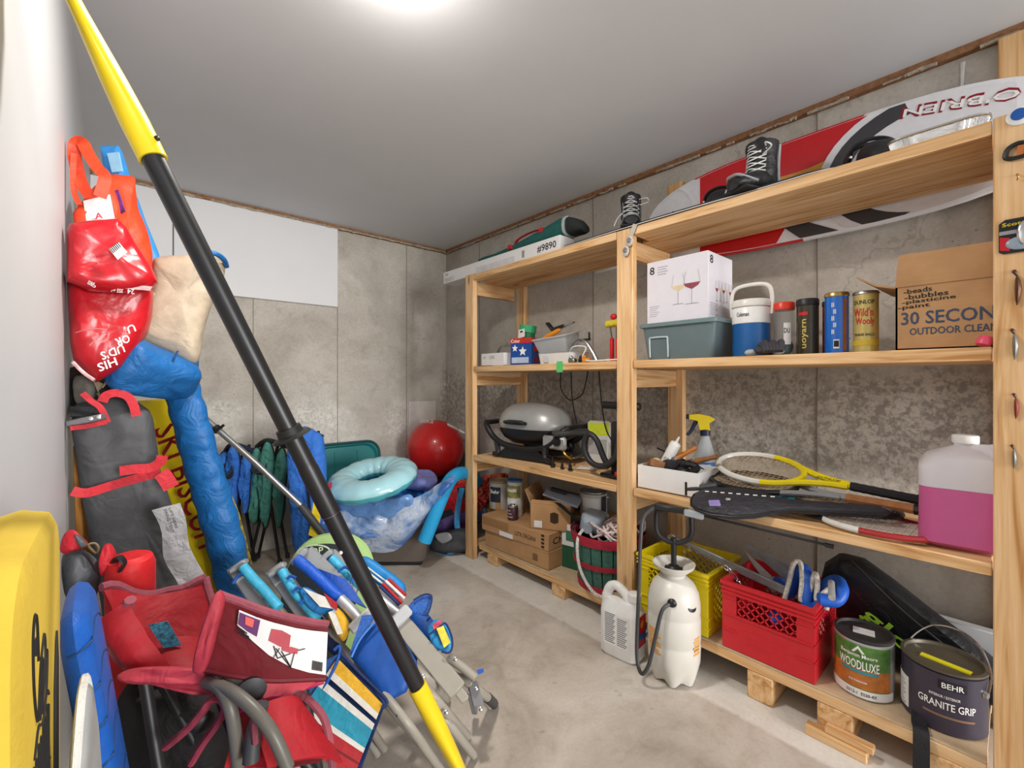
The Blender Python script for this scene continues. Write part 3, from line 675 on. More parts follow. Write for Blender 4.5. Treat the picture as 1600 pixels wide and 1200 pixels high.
# ------------------------------------------------------------------ second shelf, far bay
LBL = lambda parent, x0, x1, y, z0, z1, mm, name='label', lab=None: MB().box(x0, x1, y - .0012, y, z0, z1).build(name, mm, parent, lab)
def open_box(parent, a, b, h, m, th=.003, name='carton'):
    k = MB()
    k.box(-a, a, -b, -b + th, 0, h); k.box(-a, a, b - th, b, 0, h); k.box(-a, -a + th, -b + th, b - th, 0, h); k.box(a - th, a, -b + th, b - th, 0, h); k.box(-a, a, -b, b, 0, th)
    return k.build(name, m, parent)
t = T('small_carton', 'small open white box with numerals at the far end of the second shelf', 'box', (1.915, 2.285, SZ), F)
open_box(t, .115, .065, .082, PAPER)
m = MB(); m.text('10', .03, .02, FRONT(-.10, -.0655, .045)); m.text('150K', .055, .022, FRONT(-.03, -.0655, .044)); m.build('lettering', GREYINK, t)
for k in range(4):
    tag(MB().tube(spline([(0, 0, .006), (-.01, .004, .09), (-.05, 0, .13), (-.10 + .01 * k, -.01, .12)], 6), .006, 8, flat=.35).build('strap_clamp', CHROME, loc=(1.90 + .012 * k, 2.275 + .022 * k, SZ + .004), rot=(0, 0, R(90))),
        ('shiny bent metal strip in the small open white box, the one nearest the far post', 'second shiny bent metal strip from the far post in the small white box', 'third shiny bent metal strip from the far post in the small white box', 'shiny bent metal strip in the small white box nearest the blue carton')[3 - k], 'clamp', 'metal strips in the small white box')
tag(MB().bar((0, 0, 0), (-.015, .11, .06), .014, .004).build('metal_ruler', STEEL, loc=(1.955, 2.14, SZ + .09)), 'thin steel strip pointing up behind the blue plant food carton', 'ruler')

t = T('plant_food_carton', 'blue and red printed carton with white flowers under a green tape roll', 'box', (1.945, 2.065, SZ), R(-78))
MB().box(-.08, .08, -.055, .055, 0, .15, .002).build('carton', plastic('carton_blue', '1B4C9C', .5), t)
RB = plastic('carton_red', 'C93224', .5)
k = MB(); k.box(-.082, .082, -.057, .057, .135, .168, .002); k.build('lid_band', RB, t, 'red top band')
k = MB(); k.text('Color', .07, .022, FRONT(-.075, -.0575, .14)); k.text('Color', .05, .018, RIGHT(.0825, -.035, .142)); k.build('lettering', WHITEINK, t)
for (x, z, r) in ((-.045, .105, .024), (.015, .085, .032)):
    k = MB(); k.prism([((r if i % 2 == 0 else r * .45) * math.cos(PI * i / 5 + .3), (r if i % 2 == 0 else r * .45) * math.sin(PI * i / 5 + .3)) for i in range(10)], .001, FRONT(x, -.0552, z)); k.build('flower_print', WHITEINK, t)
LBL(t, -.07, .06, -.055, .012, .048, mat('pale_blue_label', 'B7C9E0', .6))
k = MB(); k.prism([(-.03, .085), (.02, .085), (.02, .115), (-.03, .115)], .001, RIGHT(.0802, 0, 0)); k.build('label', RED, t); 
k = MB(); k.ball((.081, 0, .035), (.001, .03, .022)); k.build('berry_print', mat('berry_print', '7D2440', .6), t)
GT = plastic('green_tape', '2FA36A', .4); GT2 = plastic('dark_green_tape', '1F6B47', .45)
def tape(name, lab, loc, rot, ro, ri, h, mm):
    o = MB().lathe([(ri, 0), (ro, 0), (ro, h), (ri, h), (ri, 0)], 28).build(name, mm, loc=loc, rot=rot); return tag(o, lab, 'tape')
tape('tape_roll', 'dark green tape roll lying flat on the blue printed carton', (1.955, 2.05, SZ + .17), (0, 0, 0), .042, .028, .035, GT2)
tape('tape_roll', 'bright green tape roll tilted on top of the darker roll', (1.955, 2.06, SZ + .206), (R(6), R(3), 0), .055, .035, .045, GT)
t = T('hang_card', 'small white hang tag card leaning on the blue carton top', 'card', (1.90, 2.055, SZ + .169), F)
k = MB(); k.prism([(-.03, 0), (.03, .006), (.028, .058), (-.026, .052)], .002, FRONT(0, 0, 0)); k.build('card', PAPER, t)
k = MB(); k.prism([(-.014, .033), (.014, .036), (.01, .043), (0, .047), (-.01, .041)], .003, FRONT(0, 0, 0)); k.build('hanger_hole', INK, t)
t = T('clear_container', 'clear plastic lidded container tipped up and full of hardware', 'container', (1.965, 1.80, SZ + .078), rot=(R(14), R(-3), F))
CLT = mat('clear_tub', 'E6E8EA', .15, var=.02, trans=.5, ior=1.2)
k = MB(); loft(k, [ring(.11, .06, 0, .015), ring(.13, .075, .085, .02), ring(.128, .073, .085, .02), ring(.107, .057, .003, .015)]); k.build('tub', CLT, t)
k = MB(); loft(k, [ring(.135, .08, .086, .02), ring(.137, .082, .092, .02), ring(.135, .08, .096, .02)]); k.build('lid', CLT, t)
k = MB(); g = random.Random(8)
for i in range(26):
    p = V((g.uniform(-.09, .09), g.uniform(-.045, .045), g.uniform(.01, .06))); k.bar(p, p + V((g.uniform(-.03, .03), g.uniform(-.02, .02), g.uniform(-.005, .02))), .01, .006)
o = k.build('hardware', mat('mixed_hardware', 'A79580', .6, var=.5, ns=40), t); o['kind'] = 'stuff'
t = T('tool_tray', 'white plastic tray heaped with small tools beside the blue carton', 'tray', (1.935, 1.74, SZ), F)
k = MB(); loft(k, [ring(.13, .065, 0, .02), ring(.14, .075, .06, .025), ring(.145, .08, .062, .025), ring(.136, .071, .058, .025), ring(.124, .06, .006, .02)]); k.build('tray', WHT, t)
LBL(t, -.09, -.05, -.0725, .008, .045, mat('pale_sticker', 'C7CBD0', .6))
def tool(name, lab, cat, pts, r, mm, grp=None, n=8, flat=1., rots=None):
    return tag(MB().tube(spline(pts, 5), r, n, flat=flat).build(name, mm), lab, cat, grp)
t = T('screwdriver', 'orange handled screwdriver lying across the tipped clear container', 'screwdriver', (0, 0, 0))
k = MB(); k.tube([(1.90, 1.86, SZ + .155), (1.905, 1.83, SZ + .165), (1.912, 1.76, SZ + .190), (1.914, 1.74, SZ + .196)], [.008, .015, .014, .008], 10); k.build('handle', plastic('orange_handle', 'DE8A22', .35), t)
k = MB(); k.tube([(1.914, 1.745, SZ + .195), (1.92, 1.66, SZ + .225)], .0035, 6); k.build('shaft', STEEL, t)
t = T('utility_tool', 'black angled hand tool resting on the clear container lid', 'tool', (0, 0, 0))
k = MB(); k.bar((1.95, 1.88, SZ + .25), (1.95, 1.83, SZ + .20), .03, .016, bev=.003); k.bar((1.95, 1.84, SZ + .205), (1.95, 1.74, SZ + .222), .026, .018, bev=.003); k.build('body', BLK, t)
k = MB(); k.bar((1.95, 1.74, SZ + .222), (1.95, 1.67, SZ + .235), .018, .008); k.build('blade', STEEL, t)
tool('c_clamp', 'curved grey metal clamp arched over the white tray', 'clamp', [(1.93, 1.68, SZ + .07), (1.93, 1.63, SZ + .125), (1.93, 1.57, SZ + .118), (1.93, 1.52, SZ + .06), (1.93, 1.49, SZ + .012)], .011, STEEL, flat=.6)
tool('cable_bundle', 'coiled white cable spilling off the white tray', 'cable', [(1.90, 1.66, SZ + .06), (1.89, 1.62, SZ + .09), (1.92, 1.56, SZ + .085), (1.88, 1.55, SZ + .03), (1.86, 1.50, SZ + .008), (1.85, 1.40, SZ + .006), (1.855, 1.29, SZ + .008)], .004, WHT)
for i, (y, mm, lab) in enumerate([(1.60, STEEL, 'small steel bracket at the shelf front beside the tray'), (1.52, MATS['orange_handle'], 'small orange brown plug on the shelf front'), (1.56, BLK, 'small black plug on the shelf front')]):
    tag(MB().cbox((0, 0, .012), (.03, .045, .024), .005).ball((.0, .01, .028), .012, 8, 6).build('hardware_piece', mm, loc=(1.855 + .02 * i, y, SZ), rot=(0, 0, .5 * i)), lab, 'hardware')
t = T('hex_key', 'black hex key stuck in the concrete wall above the clutter', 'tool', (XR - .002, 1.855, 1.49))
k = MB(); k.tube([(0, 0, .0), (-.012, 0, 0)], .005, 6); k.bar((-.012, .1, .0), (-.012, 0, 0), .007, .007); k.bar((-.012, 0, 0), (-.012, 0, .045), .007, .007); k.build('key', BLK, t)
t = T('pruning_shears', 'red handled pruning shears standing upright beside the middle post', 'shears', (1.93, 1.395, SZ), F)
k = MB(); k.bar((0, 0, 0), (.0, .0, .125), .024, .02, bev=.006); k.bar((.028, .01, 0), (.025, .01, .12), .018, .016, bev=.005); k.build('handle', plastic('shear_red', 'CF1F2A', .4), t)
k = MB(); k.bar((0, 0, .12), (-.012, 0, .18), .01, .004); k.bar((.02, .01, .12), (.02, .01, .18), .01, .004); k.build('blade', STEEL, t)
tag(MB().tube([(0, 0, 0), (0, -.09, 0)], .019, 14).ball((0, 0, 0), (.018, .01, .018), 12, 6).build('foam_roller', fabric('yellow_foam', 'D9C53A', .85, .3, 50), loc=(1.93, 1.425, SZ + .199)), 'yellow foam roller lying across the red shears', 'roller')
tag(MB().ball((0, 0, 0), (.014, .02, .016), 10, 6).build('red_stopper', MATS['shear_red'], loc=(1.93, 1.385, SZ + .234)), 'small red stopper on the yellow foam roller', 'stopper')
tag(MB().lathe([(.03, 0), (.06, .006), (.068, .02), (.064, .02), (.05, .008), (0, .006)], 24).build('white_dish', WHT, loc=(1.93, 1.44, SZ + .0), rot=(0, 0, 0)), 'small white dish beside the middle post', 'dish')
bpy.data.objects['white_dish'].location = (2.03, 1.43, SZ)
tag(MB().box(-.001, 0, -.022, .022, -.03, .03).build('tape_tag', plastic('tape_bright_green', '54C46E', .5), loc=(PX - .0, 1.655, Z2 - .02)), 'bright green tape piece stuck on the shelf edge', 'tape')
tag(MB().tube(spline([(2.05, 1.86, Z2 - .04), (2.05, 1.86, 1.17), (2.06, 1.80, 1.10), (2.05, 1.70, 1.13), (2.04, 1.66, 1.20), (2.05, 1.65, Z2 - .04)], 7), .004, 6).tube(spline([(2.12, 1.84, Z2 - .04), (2.12, 1.83, 1.1), (2.13, 1.80, .95)], 5), .004, 6).tube(spline([(2.1, 1.61, Z2 - .04), (2.12, 1.60, 1.05), (2.15, 1.58, .9), (2.2, 1.50, .80)], 5), .004, 6).build('power_cable', BLK), 'thin black cable hanging under the second shelf', 'cable')

# ------------------------------------------------------------------ third shelf, far bay
SZ3 = Z3 + .0025
GREYL = mat('grill_grey_enamel', 'A9AAA8', .35, .3, .04, coat=.2); GBLK = plastic('grill_black', '1E1E20', .4)
t = T('portable_grill', 'portable gas barbecue with pale grey domed lid on black cradle legs', 'grill', (2.06, 2.10, SZ3), R(-82))
k = MB(); n = 32; vs = []; sg = lambda u, p: math.copysign(abs(u) ** p, u)
prof = [(1.0, .195), (1.01, .205), (.99, .235), (.93, .275), (.80, .315), (.60, .342), (.35, .354), (0.001, .358)]
for s, z in prof: vs += [(.255 * s * sg(math.cos(2 * PI * i / n), .8), .175 * s * sg(math.sin(2 * PI * i / n), .8), z) for i in range(n)]
k.add(vs, [(i * n + j, i * n + (j + 1) % n, (i + 1) * n + (j + 1) % n, (i + 1) * n + j) for i in range(len(prof) - 1) for j in range(n)] + [tuple(range(n))[::-1]]).build('lid', GREYL, t)
k = MB(); vs = []; prof = [(.35, .085), (.62, .095), (.86, .13), (.965, .17), (.975, .193)]
for s, z in prof: vs += [(.255 * s * sg(math.cos(2 * PI * i / n), .8), .175 * s * sg(math.sin(2 * PI * i / n), .8), z) for i in range(n)]
k.add(vs, [(i * n + j, i * n + (j + 1) % n, (i + 1) * n + (j + 1) % n, (i + 1) * n + j) for i in range(len(prof) - 1) for j in range(n)] + [tuple(range(n))[::-1], tuple((len(prof) - 1) * n + j for j in range(n))]).build('bowl', GBLK, t)
h = MB(); h.tube(spline([(-.10, -.168, .232), (-.09, -.195, .238), (-.02, -.205, .240), (.05, -.195, .238), (.06, -.168, .232)], 5), .012, 8, flat=.9); ho = h.build('lid_handle', GBLK, t)
k = MB(); k.box(-.085, .045, -.186, -.172, .222, .252, .006); k.text('weber', .035, .010, FRONT(-.03, -.1864, .232)); 
k.seg = []; k.build('handle_plate', GBLK, ho)
k = MB(); k.text('weber', .036, .011, FRONT(-.035, -.1925, .231)); k.build('lettering', WHITEINK, t)
for s in (-1, 1):
    pass
# cradle: two curved frames (front and back) with feet
for y, nm in ((-.14, 'front'), (.14, 'back')):
    k = MB(); k.tube(spline([(-.33, y * .8, .215), (-.30, y, .19), (-.24, y, .125), (-.15, y, .085), (0, y, .07), (.15, y, .085), (.24, y, .125), (.30, y, .19), (.33, y * .8, .215)], 6), .020, 10, flat=1.)
    k.tube(spline([(-.21, y, .095), (-.19, y * 1.1, .03), (-.22, y * 1.2, .018)], 4), [.02, .014], 8)
    k.tube(spline([(.19, y, .095), (.20, y * 1.1, .035), (.25, y * 1.2, .018)], 4), [.022, .014], 8)
    k.prism([(-.24, .0), (.26, .0), (.19, .03), (.12, .075), (-.12, .07), (-.18, .03)], .02, FRONT(0, y + .01, .001)); k.build('cradle_leg', GBLK, t)
for s in (-1, 1):
    k = MB(); k.bar((s * .33, -.13, .215), (s * .33, .13, .215), .045, .03, bev=.01); k.build('carry_handle', GBLK, t)
k = MB(); k.bar((.26, -.17, .185), (.42, -.02, .20), .075, .035, bev=.012); k.build('side_table', DGR, t)
k = MB(); k.box(.17, .34, -.155, -.125, .09, .17, .012); k.build('control_panel', mat('silver_panel', 'B9BABB', .35, .4), t, 'silver control panel')
k = MB(); k.lathe([(.026, 0), (.026, .012), (.018, .026), (0, .028)], 16, Matrix.Translation((.285, -.155, .14)) @ Matrix.Rotation(PI / 2, 4, 'X')); k.build('burner_knob', GBLK, t)
k = MB(); k.tube(spline([(.30, -.12, .10), (.33, -.14, .07), (.36, -.12, .045), (.34, -.09, .06)], 5), .008, 7); k.build('gas_hose', mat('brass', 'A8823C', .35, .9), t, 'brass fitting')
k = MB(); k.box(.12, .34, -.06, .10, .03, .042, .004); k.build('drip_tray', STEEL, t)

t = T('hand_pump', 'tall black hand pump with tee handle and looped hose', 'pump', (1.965, 1.365, SZ3), F)
MB().lathe([(.05, .02), (.05, .275), (.046, .285), (.02, .29)], 24).build('barrel', BLK, t)
k = MB(); k.box(-.085, .085, -.07, .07, 0, .02, .006); k.box(-.10, .10, -.03, .03, 0, .012, .004); k.build('foot_base', BLK, t)
MB().tube([(0, 0, .285), (0, 0, .36)], .012, 10).build('rod', DGR, t)
k = MB(); k.tube([(-.115, 0, .37), (-.11, 0, .37), (.11, 0, .37), (.115, 0, .37)], [.012, .02, .02, .012], 12); k.tube([(0, 0, .335), (0, 0, .365)], .022, 10); k.build('tee_handle', BLK, t)
k = MB(); k.tube(spline([(.03, -.05, .27), (.045, -.075, .20), (.02, -.085, .11), (-.05, -.09, .06), (-.13, -.09, .075), (-.175, -.085, .15), (-.15, -.08, .215), (-.10, -.075, .19), (-.06, -.065, .10), (-.03, -.055, .05)], 8), .016, 10); k.build('hose', plastic('ribbed_hose', '2B2B2D', .5), t)
k = MB(); k.ball((.03, -.075, .03), (.014, .014, .014), 10, 6); k.build('valve', REDW, t, 'small red valve')
def nozzle(y, s, lab):
    o = MB().lathe([(.014, 0), (.014, .008), (.010, .010), (.009, .03), (.005, .034), (.004, .055), (0, .056)], 12).build('pump_nozzle', BLK, loc=(1.90, y, SZ3)); o.scale = (s,) * 3
    return tag(o, lab, 'nozzle', 'pump nozzles on the shelf')
nozzle(1.79, 1.05, 'black pump nozzle standing alone, farthest from the pump'); nozzle(1.715, .85, 'shorter black pump nozzle between two others'); nozzle(1.655, 1.0, 'black pump nozzle nearest the pump hose')
t = T('seed_packet', 'white and lime printed packet standing behind the black pump', 'packet', (2.17, 1.66, SZ3), R(-70))
k = MB(); k.box(-.07, .07, -.02, .02, 0, .26, .012); k.build('packet', mat('packet_white', 'CFCFCB', .4), t)
LBL(t, -.06, .065, -.020, .175, .25, mat('lime_print', 'C4D22E', .5)); LBL(t, -.06, .05, -.02, .06, .15, mat('grey_text_print', 'A6A6A4', .6))
tag(MB().box(-.03, .03, -.05, .05, 0, .006, .002).build('paper_slip', PAPER, loc=(2.0, 1.62, SZ3), rot=(0, 0, .4)), 'white instruction slip lying beside the nozzles', 'paper')

# ------------------------------------------------------------------ floor platform, far bay
PZ = .114
def shipping_box(name, lab, loc, rz, a, b, h, grp=None):
    t = T(name, lab, 'box', loc, rz, grp)
    MB().box(-a, a, -b, b, 0, h, .003).build('carton', CARD, t)
    return t
t = shipping_box('flat_carton', 'flat brown carton at the bottom of the stack on the platform', (2.02, 2.09, PZ), R(-88), .285, .155, .105)
MB().box(-.286, .286, -.157, .157, .098, .106, .002).build('lid_edge', CARD, t)
LBL(t, .16, .20, -.1555, .03, .07, mat('brown_print', '7A5A3A', .8), 'print')
t = shipping_box('flat_carton', 'flat brown carton with black stamped lettering on top of another', (2.015, 2.10, PZ + .108), R(-86), .29, .16, .10)
k = MB(); k.text('LSTR.ORGANI', .17, .026, FRONT(.02, -.1606, .035)); k.build('lettering', mat('dark_stamp', '3E2A1C', .8), t)
k = MB()
for i in range(4): k.box(.235, .258, -.161, -.16, .012 + .022 * i, .026 + .022 * i)
k.build('small_print', MATS['dark_stamp'], t)
k = MB(); k.text('Chablis', .22, .04, RIGHT(.2905, -.12, .03)); k.build('lettering', MATS['dark_stamp'], t)
LBL(t, -.12, .0, -.16, .002, .03, PAPER, 'label', 'white shipping label')
LBL(t, -.28, -.04, -.1602, .04, .09, mat('tan_tape', '9C744A', .5), 'tape_strip')
TOP = PZ + .209
t = T('upper_carton', 'open brown carton with raised flap holding papers', 'box', (2.075, 1.925, TOP), R(-60))
a, b, h = .125, .155, .155
k = MB()
for x0, x1, y0, y1 in ((-a, a, -b, -b + .004), (-a, a, b - .004, b), (-a, -a + .004, -b, b), (a - .004, a, -b, b)): k.box(x0, x1, y0, y1, 0, h)
k.box(-a, a, -b, b, 0, .004); k.build('carton', CARD, t)
MB().sheet([[(-a, -b, h), (-a, b, h)], [(-a - .035, -b + .01, h + .075), (-a - .03, b, h + .07)]], .004).build('flap', CARD, t)
MB().sheet([[(-a, -b, h), (a, -b, h)], [(-a + .01, -b + .0, h + .02), (a - .02, -b + .01, h + .02)]], .004).build('flap', CARD, t)
k = MB(); k.prism([(-.03, .05), (-.005, .04), (.02, .05), (.02, .10), (-.005, .11), (-.03, .10)], .001, FRONT(.03, -b - .0005, 0)); k.build('print', MATS['dark_stamp'], t)
LBL(t, -.10, -.05, -b, .01, .05, PAPER)
tag(MB().box(-.10, .12, -.075, .075, 0, .006, .002).box(-.098, .118, -.073, .073, .006, .012, .001).build('paper_folder', mat('grey_folder', '8F95A3', .5), loc=(2.03, 1.84, TOP + .19), rot=(R(10), R(16), R(-60))), 'grey document folder tilted on the open carton', 'folder')
tag(MB().bar((-.05, 0, 0), (.05, 0, 0), .03, .022, bev=.006).bar((.03, 0, .004), (.12, .0, .01), .012, .01).build('black_tool', BLK, loc=(2.02, 1.85, TOP + .222), rot=(R(10), R(16), R(-40))), 'black hand tool lying on the tilted folder', 'tool')
t = T('black_bag', 'black plastic sheet hanging over the side of the open carton', 'bag', (0, 0, 0))
g = [[V((1.93 + .03 * i, 1.80 - .05 * j - .015 * i, TOP + .178 - .02 * j - .012 * i * (j % 2) - .008 * i * i)) for i in range(6)] for j in range(4)]
MB().sheet(g, .004).build('sheet', fabric('black_film', '18191C', .3, .6, 20), t)
def paint_can(name, lab, loc, r, h, mm, rz=F, handle=True, lidm=None, grp=None):
    t = T(name, lab, 'can', loc, rz, grp)
    MB().lathe([(r * .97, 0), (r, .003), (r, h - .010), (r * .985, h - .009)], 32).build('body', mm, t)
    MB().lathe([(r * .985, h - .006), (r * 1.02, h - .003), (r * 1.02, h + .003), (r * .93, h + .004), (r * .90, h - .005), (0, h - .005)], 32).build('lid', lidm or STEEL, t)
    if handle:
        for sg_ in (1, -1): MB().lathe([(.012, 0), (.008, .008), (0, .009)], 10, Matrix.Translation((sg_ * r, 0, h * .72)) @ Matrix.Rotation(sg_ * PI / 2, 4, 'Y')).build('handle_ear', STEEL, t)
    return t
t = paint_can('paint_can', 'large paint can with dark square label at the far end of the stack', (2.03, 2.425, TOP), .072, .19, mat('can_white', 'C8C6C0', .4), R(-70), lidm=mat('dull_lid', 'B6A98C', .5, .3))
MB().patch(.0725, .05, .155, -.55, .62).build('label', mat('navy_label', '2A2C3E', .5), t); MB().patch(.0728, .0, .05, .1, .62).build('label', mat('tan_label', 'B08A5C', .6), t)
k = MB(); k.ctext('Behr', .0735, .11, .025, .07, 0.03); k.build('lettering', WHITEINK, t)
t = paint_can('paint_can', 'white round can with a landscape label and a blue lid', (1.985, 2.21, TOP), .052, .235, mat('can_pale', 'D4D3D0', .35), lidm=plastic('can_lid_blue', '3F6FA5', .4), handle=False)
MB().patch(.0524, .125, .205, -1.5, 1.5).build('label', mat('meadow_label', '8C8A4A', .5, var=.6, ns=30), t); MB().patch(.0527, .165, .185, -1.0, 1.0).build('label', PAPER, t)
MB().patch(.0525, .02, .11, -1.4, .9).build('label', PAPER, t)
k = MB(); k.ctext('WATCO', .0535, .172, .014, .06); k.build('lettering', mat('green_ink', '2E5A34', .6), t)
t = paint_can('stain_jar', 'small dark maroon can in front of the white round can', (1.915, 2.155, TOP), .034, .088, mat('maroon_can', '4A2E34', .35), lidm=CHROME, handle=False)
for i in range(3): MB().patch(.0344, .018 + .02 * i, .026 + .02 * i, -1 + .3 * i, .8 - .2 * i).build('label', mat('mauve_print', 'A58F92', .5), t)
t = paint_can('paint_bucket', 'white paint bucket with dirty metal lid behind the basket', (2.19, 1.72, PZ + .29), .082, .14, mat('bucket_white', 'C4C2BC', .45), R(-50))
MB().patch(.0826, .02, .12, .55, 1.1).build('label', mat('dark_label', '3B3A44', .5), t); MB().patch(.0826, .03, .11, -.9, .4).build('label', PAPER, t)
tag(MB().box(-.11, .11, -.11, .11, 0, .287, .004).build('storage_block', CARD, loc=(2.19, 1.715, PZ), rot=(0, 0, .1)), 'plain brown carton holding up the paint bucket', 'box')
# bushel basket
GW = mat('green_stave', '3E6B5E', .7, var=.25, ns=40, bump=.3); CRIM = mat('crimson_hoop', 'A82238', .7, var=.2, ns=40, bump=.2)
t = T('bushel_basket', 'green slatted bushel basket with crimson hoops full of rope', 'basket', (2.015, 1.485, PZ), 0)
rb, rt, hb = .15, .19, .285
for i in range(20):
    a0 = 2 * PI * i / 20
    k = MB(); rows = []
    for z in (0, hb * .5, hb):
        r = rb + (rt - rb) * (z / hb) + .006 * math.sin(PI * z / hb) * 1.5
        rows.append([(r * math.cos(a0 + d), r * math.sin(a0 + d), z) for d in (-.142, 0, .142)])
    k.sheet(rows, .004).build('stave', GW, t)
MB().lathe([(0, .0), (rb, .0), (rb, .006), (0, .006)], 24).build('base', GW, t)
for z0, z1, d in ((.0, .032, .006), (.125, .150, .012), (.245, .292, .008)):
    f = lambda z: rb + (rt - rb) * z / hb + d
    MB().lathe([(f(z0), z0), (f(z1), z1), (f(z1) + .005, z1), (f(z0) + .005, z0), (f(z0), z0)], 40).build('hoop', CRIM, t)
MB().lathe([(rt - .012, .255), (rt - .008, .285), (rt - .012, .285), (rt - .016, .255), (rt - .012, .255)], 40).build('inner_hoop', CRIM, t)
ROPE = mat('white_pink_rope', 'DDC9C6', .85, var=.4, ns=90, bump=.6); ROPEW = mat('white_flecked_rope', 'D6D3CB', .85, var=.35, ns=110, bump=.6)
k = MB(); g = random.Random(12)
for i in range(15):
    c = V((g.uniform(-.07, .09), g.uniform(-.14, .02), hb - .01 + g.uniform(0, .06))); r = g.uniform(.05, .085); ph = g.uniform(0, 6)
    k.tube(spline([c + V((r * math.cos(ph + u), r * .8 * math.sin(ph + u), .025 * math.sin(2 * u + ph))) for u in [j * .8 for j in range(9)]], 4), .0062, 6)
o = k.build('heaped_rope', ROPE); o['kind'] = 'stuff'; o.location = (2.015, 1.485, PZ); tag(o, 'heap of thin pink and white rope in the green basket', 'rope')
sd = V((-.74, -.66, 0))
k = MB(); pts = [(-.13, .06, hb + .02), (-.20, .045, hb - .02), (-.215, .02, .14), (-.205, -.04, .045), (-.185, -.10, .015), (-.14, -.16, .035), (-.11, -.20, .12), (-.09, -.205, .22), (-.07, -.18, hb + .03)]
k.tube(spline(pts, 8), .0085, 8); tag(k.build('hanging_rope', ROPEW, loc=(2.015, 1.485, PZ)), 'thicker white rope hanging in a loop outside the basket', 'rope')
t = T('grey_jug', 'pale blue grey plastic jug lying on its side in the basket', 'jug', (2.02, 1.585, PZ + .30), rot=(R(86), R(8), R(-65)))
k = MB(); loft(k, [ring(.05, .045, -.10, .02), ring(.065, .055, -.09, .025), ring(.067, .057, .04, .025), ring(.05, .045, .085, .02), ring(.024, .024, .11, .02), ring(.024, .024, .125, .02)]); k.build('body', mat('pale_jug', 'A9B6C2', .35, trans=.1), t)
MB().lathe([(.027, .118), (.027, .15), (.024, .153), (0, .153)], 16).build('cap', mat('grey_cap', '8C96A0', .4), t)
t = T('green_box', 'white and green printed carton standing behind the basket', 'box', (2.045, 1.745, PZ), R(-80))
MB().box(-.062, .062, -.05, .05, 0, .255, .003).build('carton', PAPER, t)
LBL(t, -.058, .058, -.05, .0, .13, mat('dark_green_print', '24563F', .5), 'label'); LBL(t, -.03, .05, -.0512, .16, .22, mat('mid_green_print', '3E7A5C', .5), 'label')
# ------------------------------------------------------------------ third shelf, near bay
t = T('white_carton', 'open white carton full of brushes and brown odds and ends', 'box', (1.955, 1.045, SZ3), R(-88))
open_box(t, .145, .105, .105, PAPER, .003)
BRN = mat('brown_wood', '8A5E38', .6, var=.25, ns=30, bump=.2)
def stick(name, lab, cat, a, b, r, mm, grp=None, n=8):
    return tag(MB().tube([a, V(a).lerp(V(b), .5), b], r, n).build(name, mm), lab, cat, grp)
def brush(name, lab, p, rz, ry, c1, c2, c3):
    t = T(name, lab, 'brush', p, rot=(R(8), ry, rz))
    MB().box(-.016, .016, -.008, .008, 0, .06, .004).build('bristles', c1, t)
    MB().box(-.018, .018, -.01, .01, .055, .085, .002).build('ferrule', c2, t)
    MB().tube([(0, 0, .085), (0, 0, .12), (0, 0, .17), (0, 0, .20)], [.011, .013, .009, .012], 10).build('handle', c3, t)
brush('paint_brush', 'paint brush with a brown wooden handle lying on the white carton', (1.97, 1.06, SZ3 + .10), R(-80), R(70), mat('dark_bristle', '2E2622', .9), STEEL, BRN)
brush('paint_brush', 'paint brush with an orange brown handle at the front of the carton', (1.92, 1.12, SZ3 + .09), R(-30), R(62), MATS['dark_bristle'], STEEL, mat('orange_wood', 'B9702E', .5))
t = T('caulk_tube', 'white caulk tube leaning up out of the white carton', 'tube', (1.98, 1.14, SZ3 + .07), rot=(R(-6), R(-28), R(100)))
MB().lathe([(.024, 0), (.025, .004), (.025, .15), (.022, .155), (.007, .16), (.004, .19), (0, .19)], 18).build('tube', WHT, t); MB().patch(.0253, .05, .11, -1.5, 1.5).build('label', mat('steel_blue_label', '7A93AE', .5), t)
t = T('wooden_block', 'worn brown wooden mould block lying in the white carton', 'block', (1.935, 1.15, SZ3 + .085), rot=(R(14), R(10), R(40)))
MB().box(-.05, .05, -.035, .035, 0, .035, .004).build('block', BRN, t); MB().ball((0, 0, .036), (.03, .02, .012), 12, 6).build('knob', mat('pale_wood_bit', 'C2A98C', .6), t)
tag(MB().tube(spline([(1.95, 1.02, SZ3 + .08), (1.93, .99, SZ3 + .125), (1.95, .95, SZ3 + .11), (1.90, .96, SZ3 + .09)], 5), .016, 8).ball((1.93, 1.0, SZ3 + .09), (.03, .035, .02), 12, 8).build('black_fitting', BLK), 'black curved plastic fitting in the white carton', 'fitting')
tag(MB().ball((0, 0, 0), (.035, .045, .028), 12, 8, None, .7).ball((.02, -.03, .02), (.02, .02, .014)).build('dark_cloth', fabric('charcoal_cloth', '2B2A2C', .9, .5, 30), loc=(1.96, 1.08, SZ3 + .10)), 'bundled charcoal cloth in the white carton', 'cloth')
tag(MB().box(-.05, .05, -.04, .04, 0, .05, .008).build('clear_case', mat('clear_case', 'CFCFCC', .2, trans=.5, ior=1.2), loc=(2.0, 1.10, SZ3 + .085), rot=(.1, .15, .5)), 'small clear plastic case at the back of the white carton', 'case')
for i in range(4):
    a = V((2.02 + .03 * i, 1.19 - .02 * i, SZ3 + .165 - .022 * i)); b = V((2.10 + .02 * i, .78 - .02 * i, SZ3 + .018 + .012 * i))
    stick('thin_rod', ('longest thin black rod leaning behind the white carton, topmost', 'thin black rod leaning behind the white carton, second from top', 'thin black rod leaning behind the white carton, third from top', 'lowest thin black rod leaning behind the white carton')[i], 'rod', a, b, .004, BLK, 'black rods behind the white carton', 6)
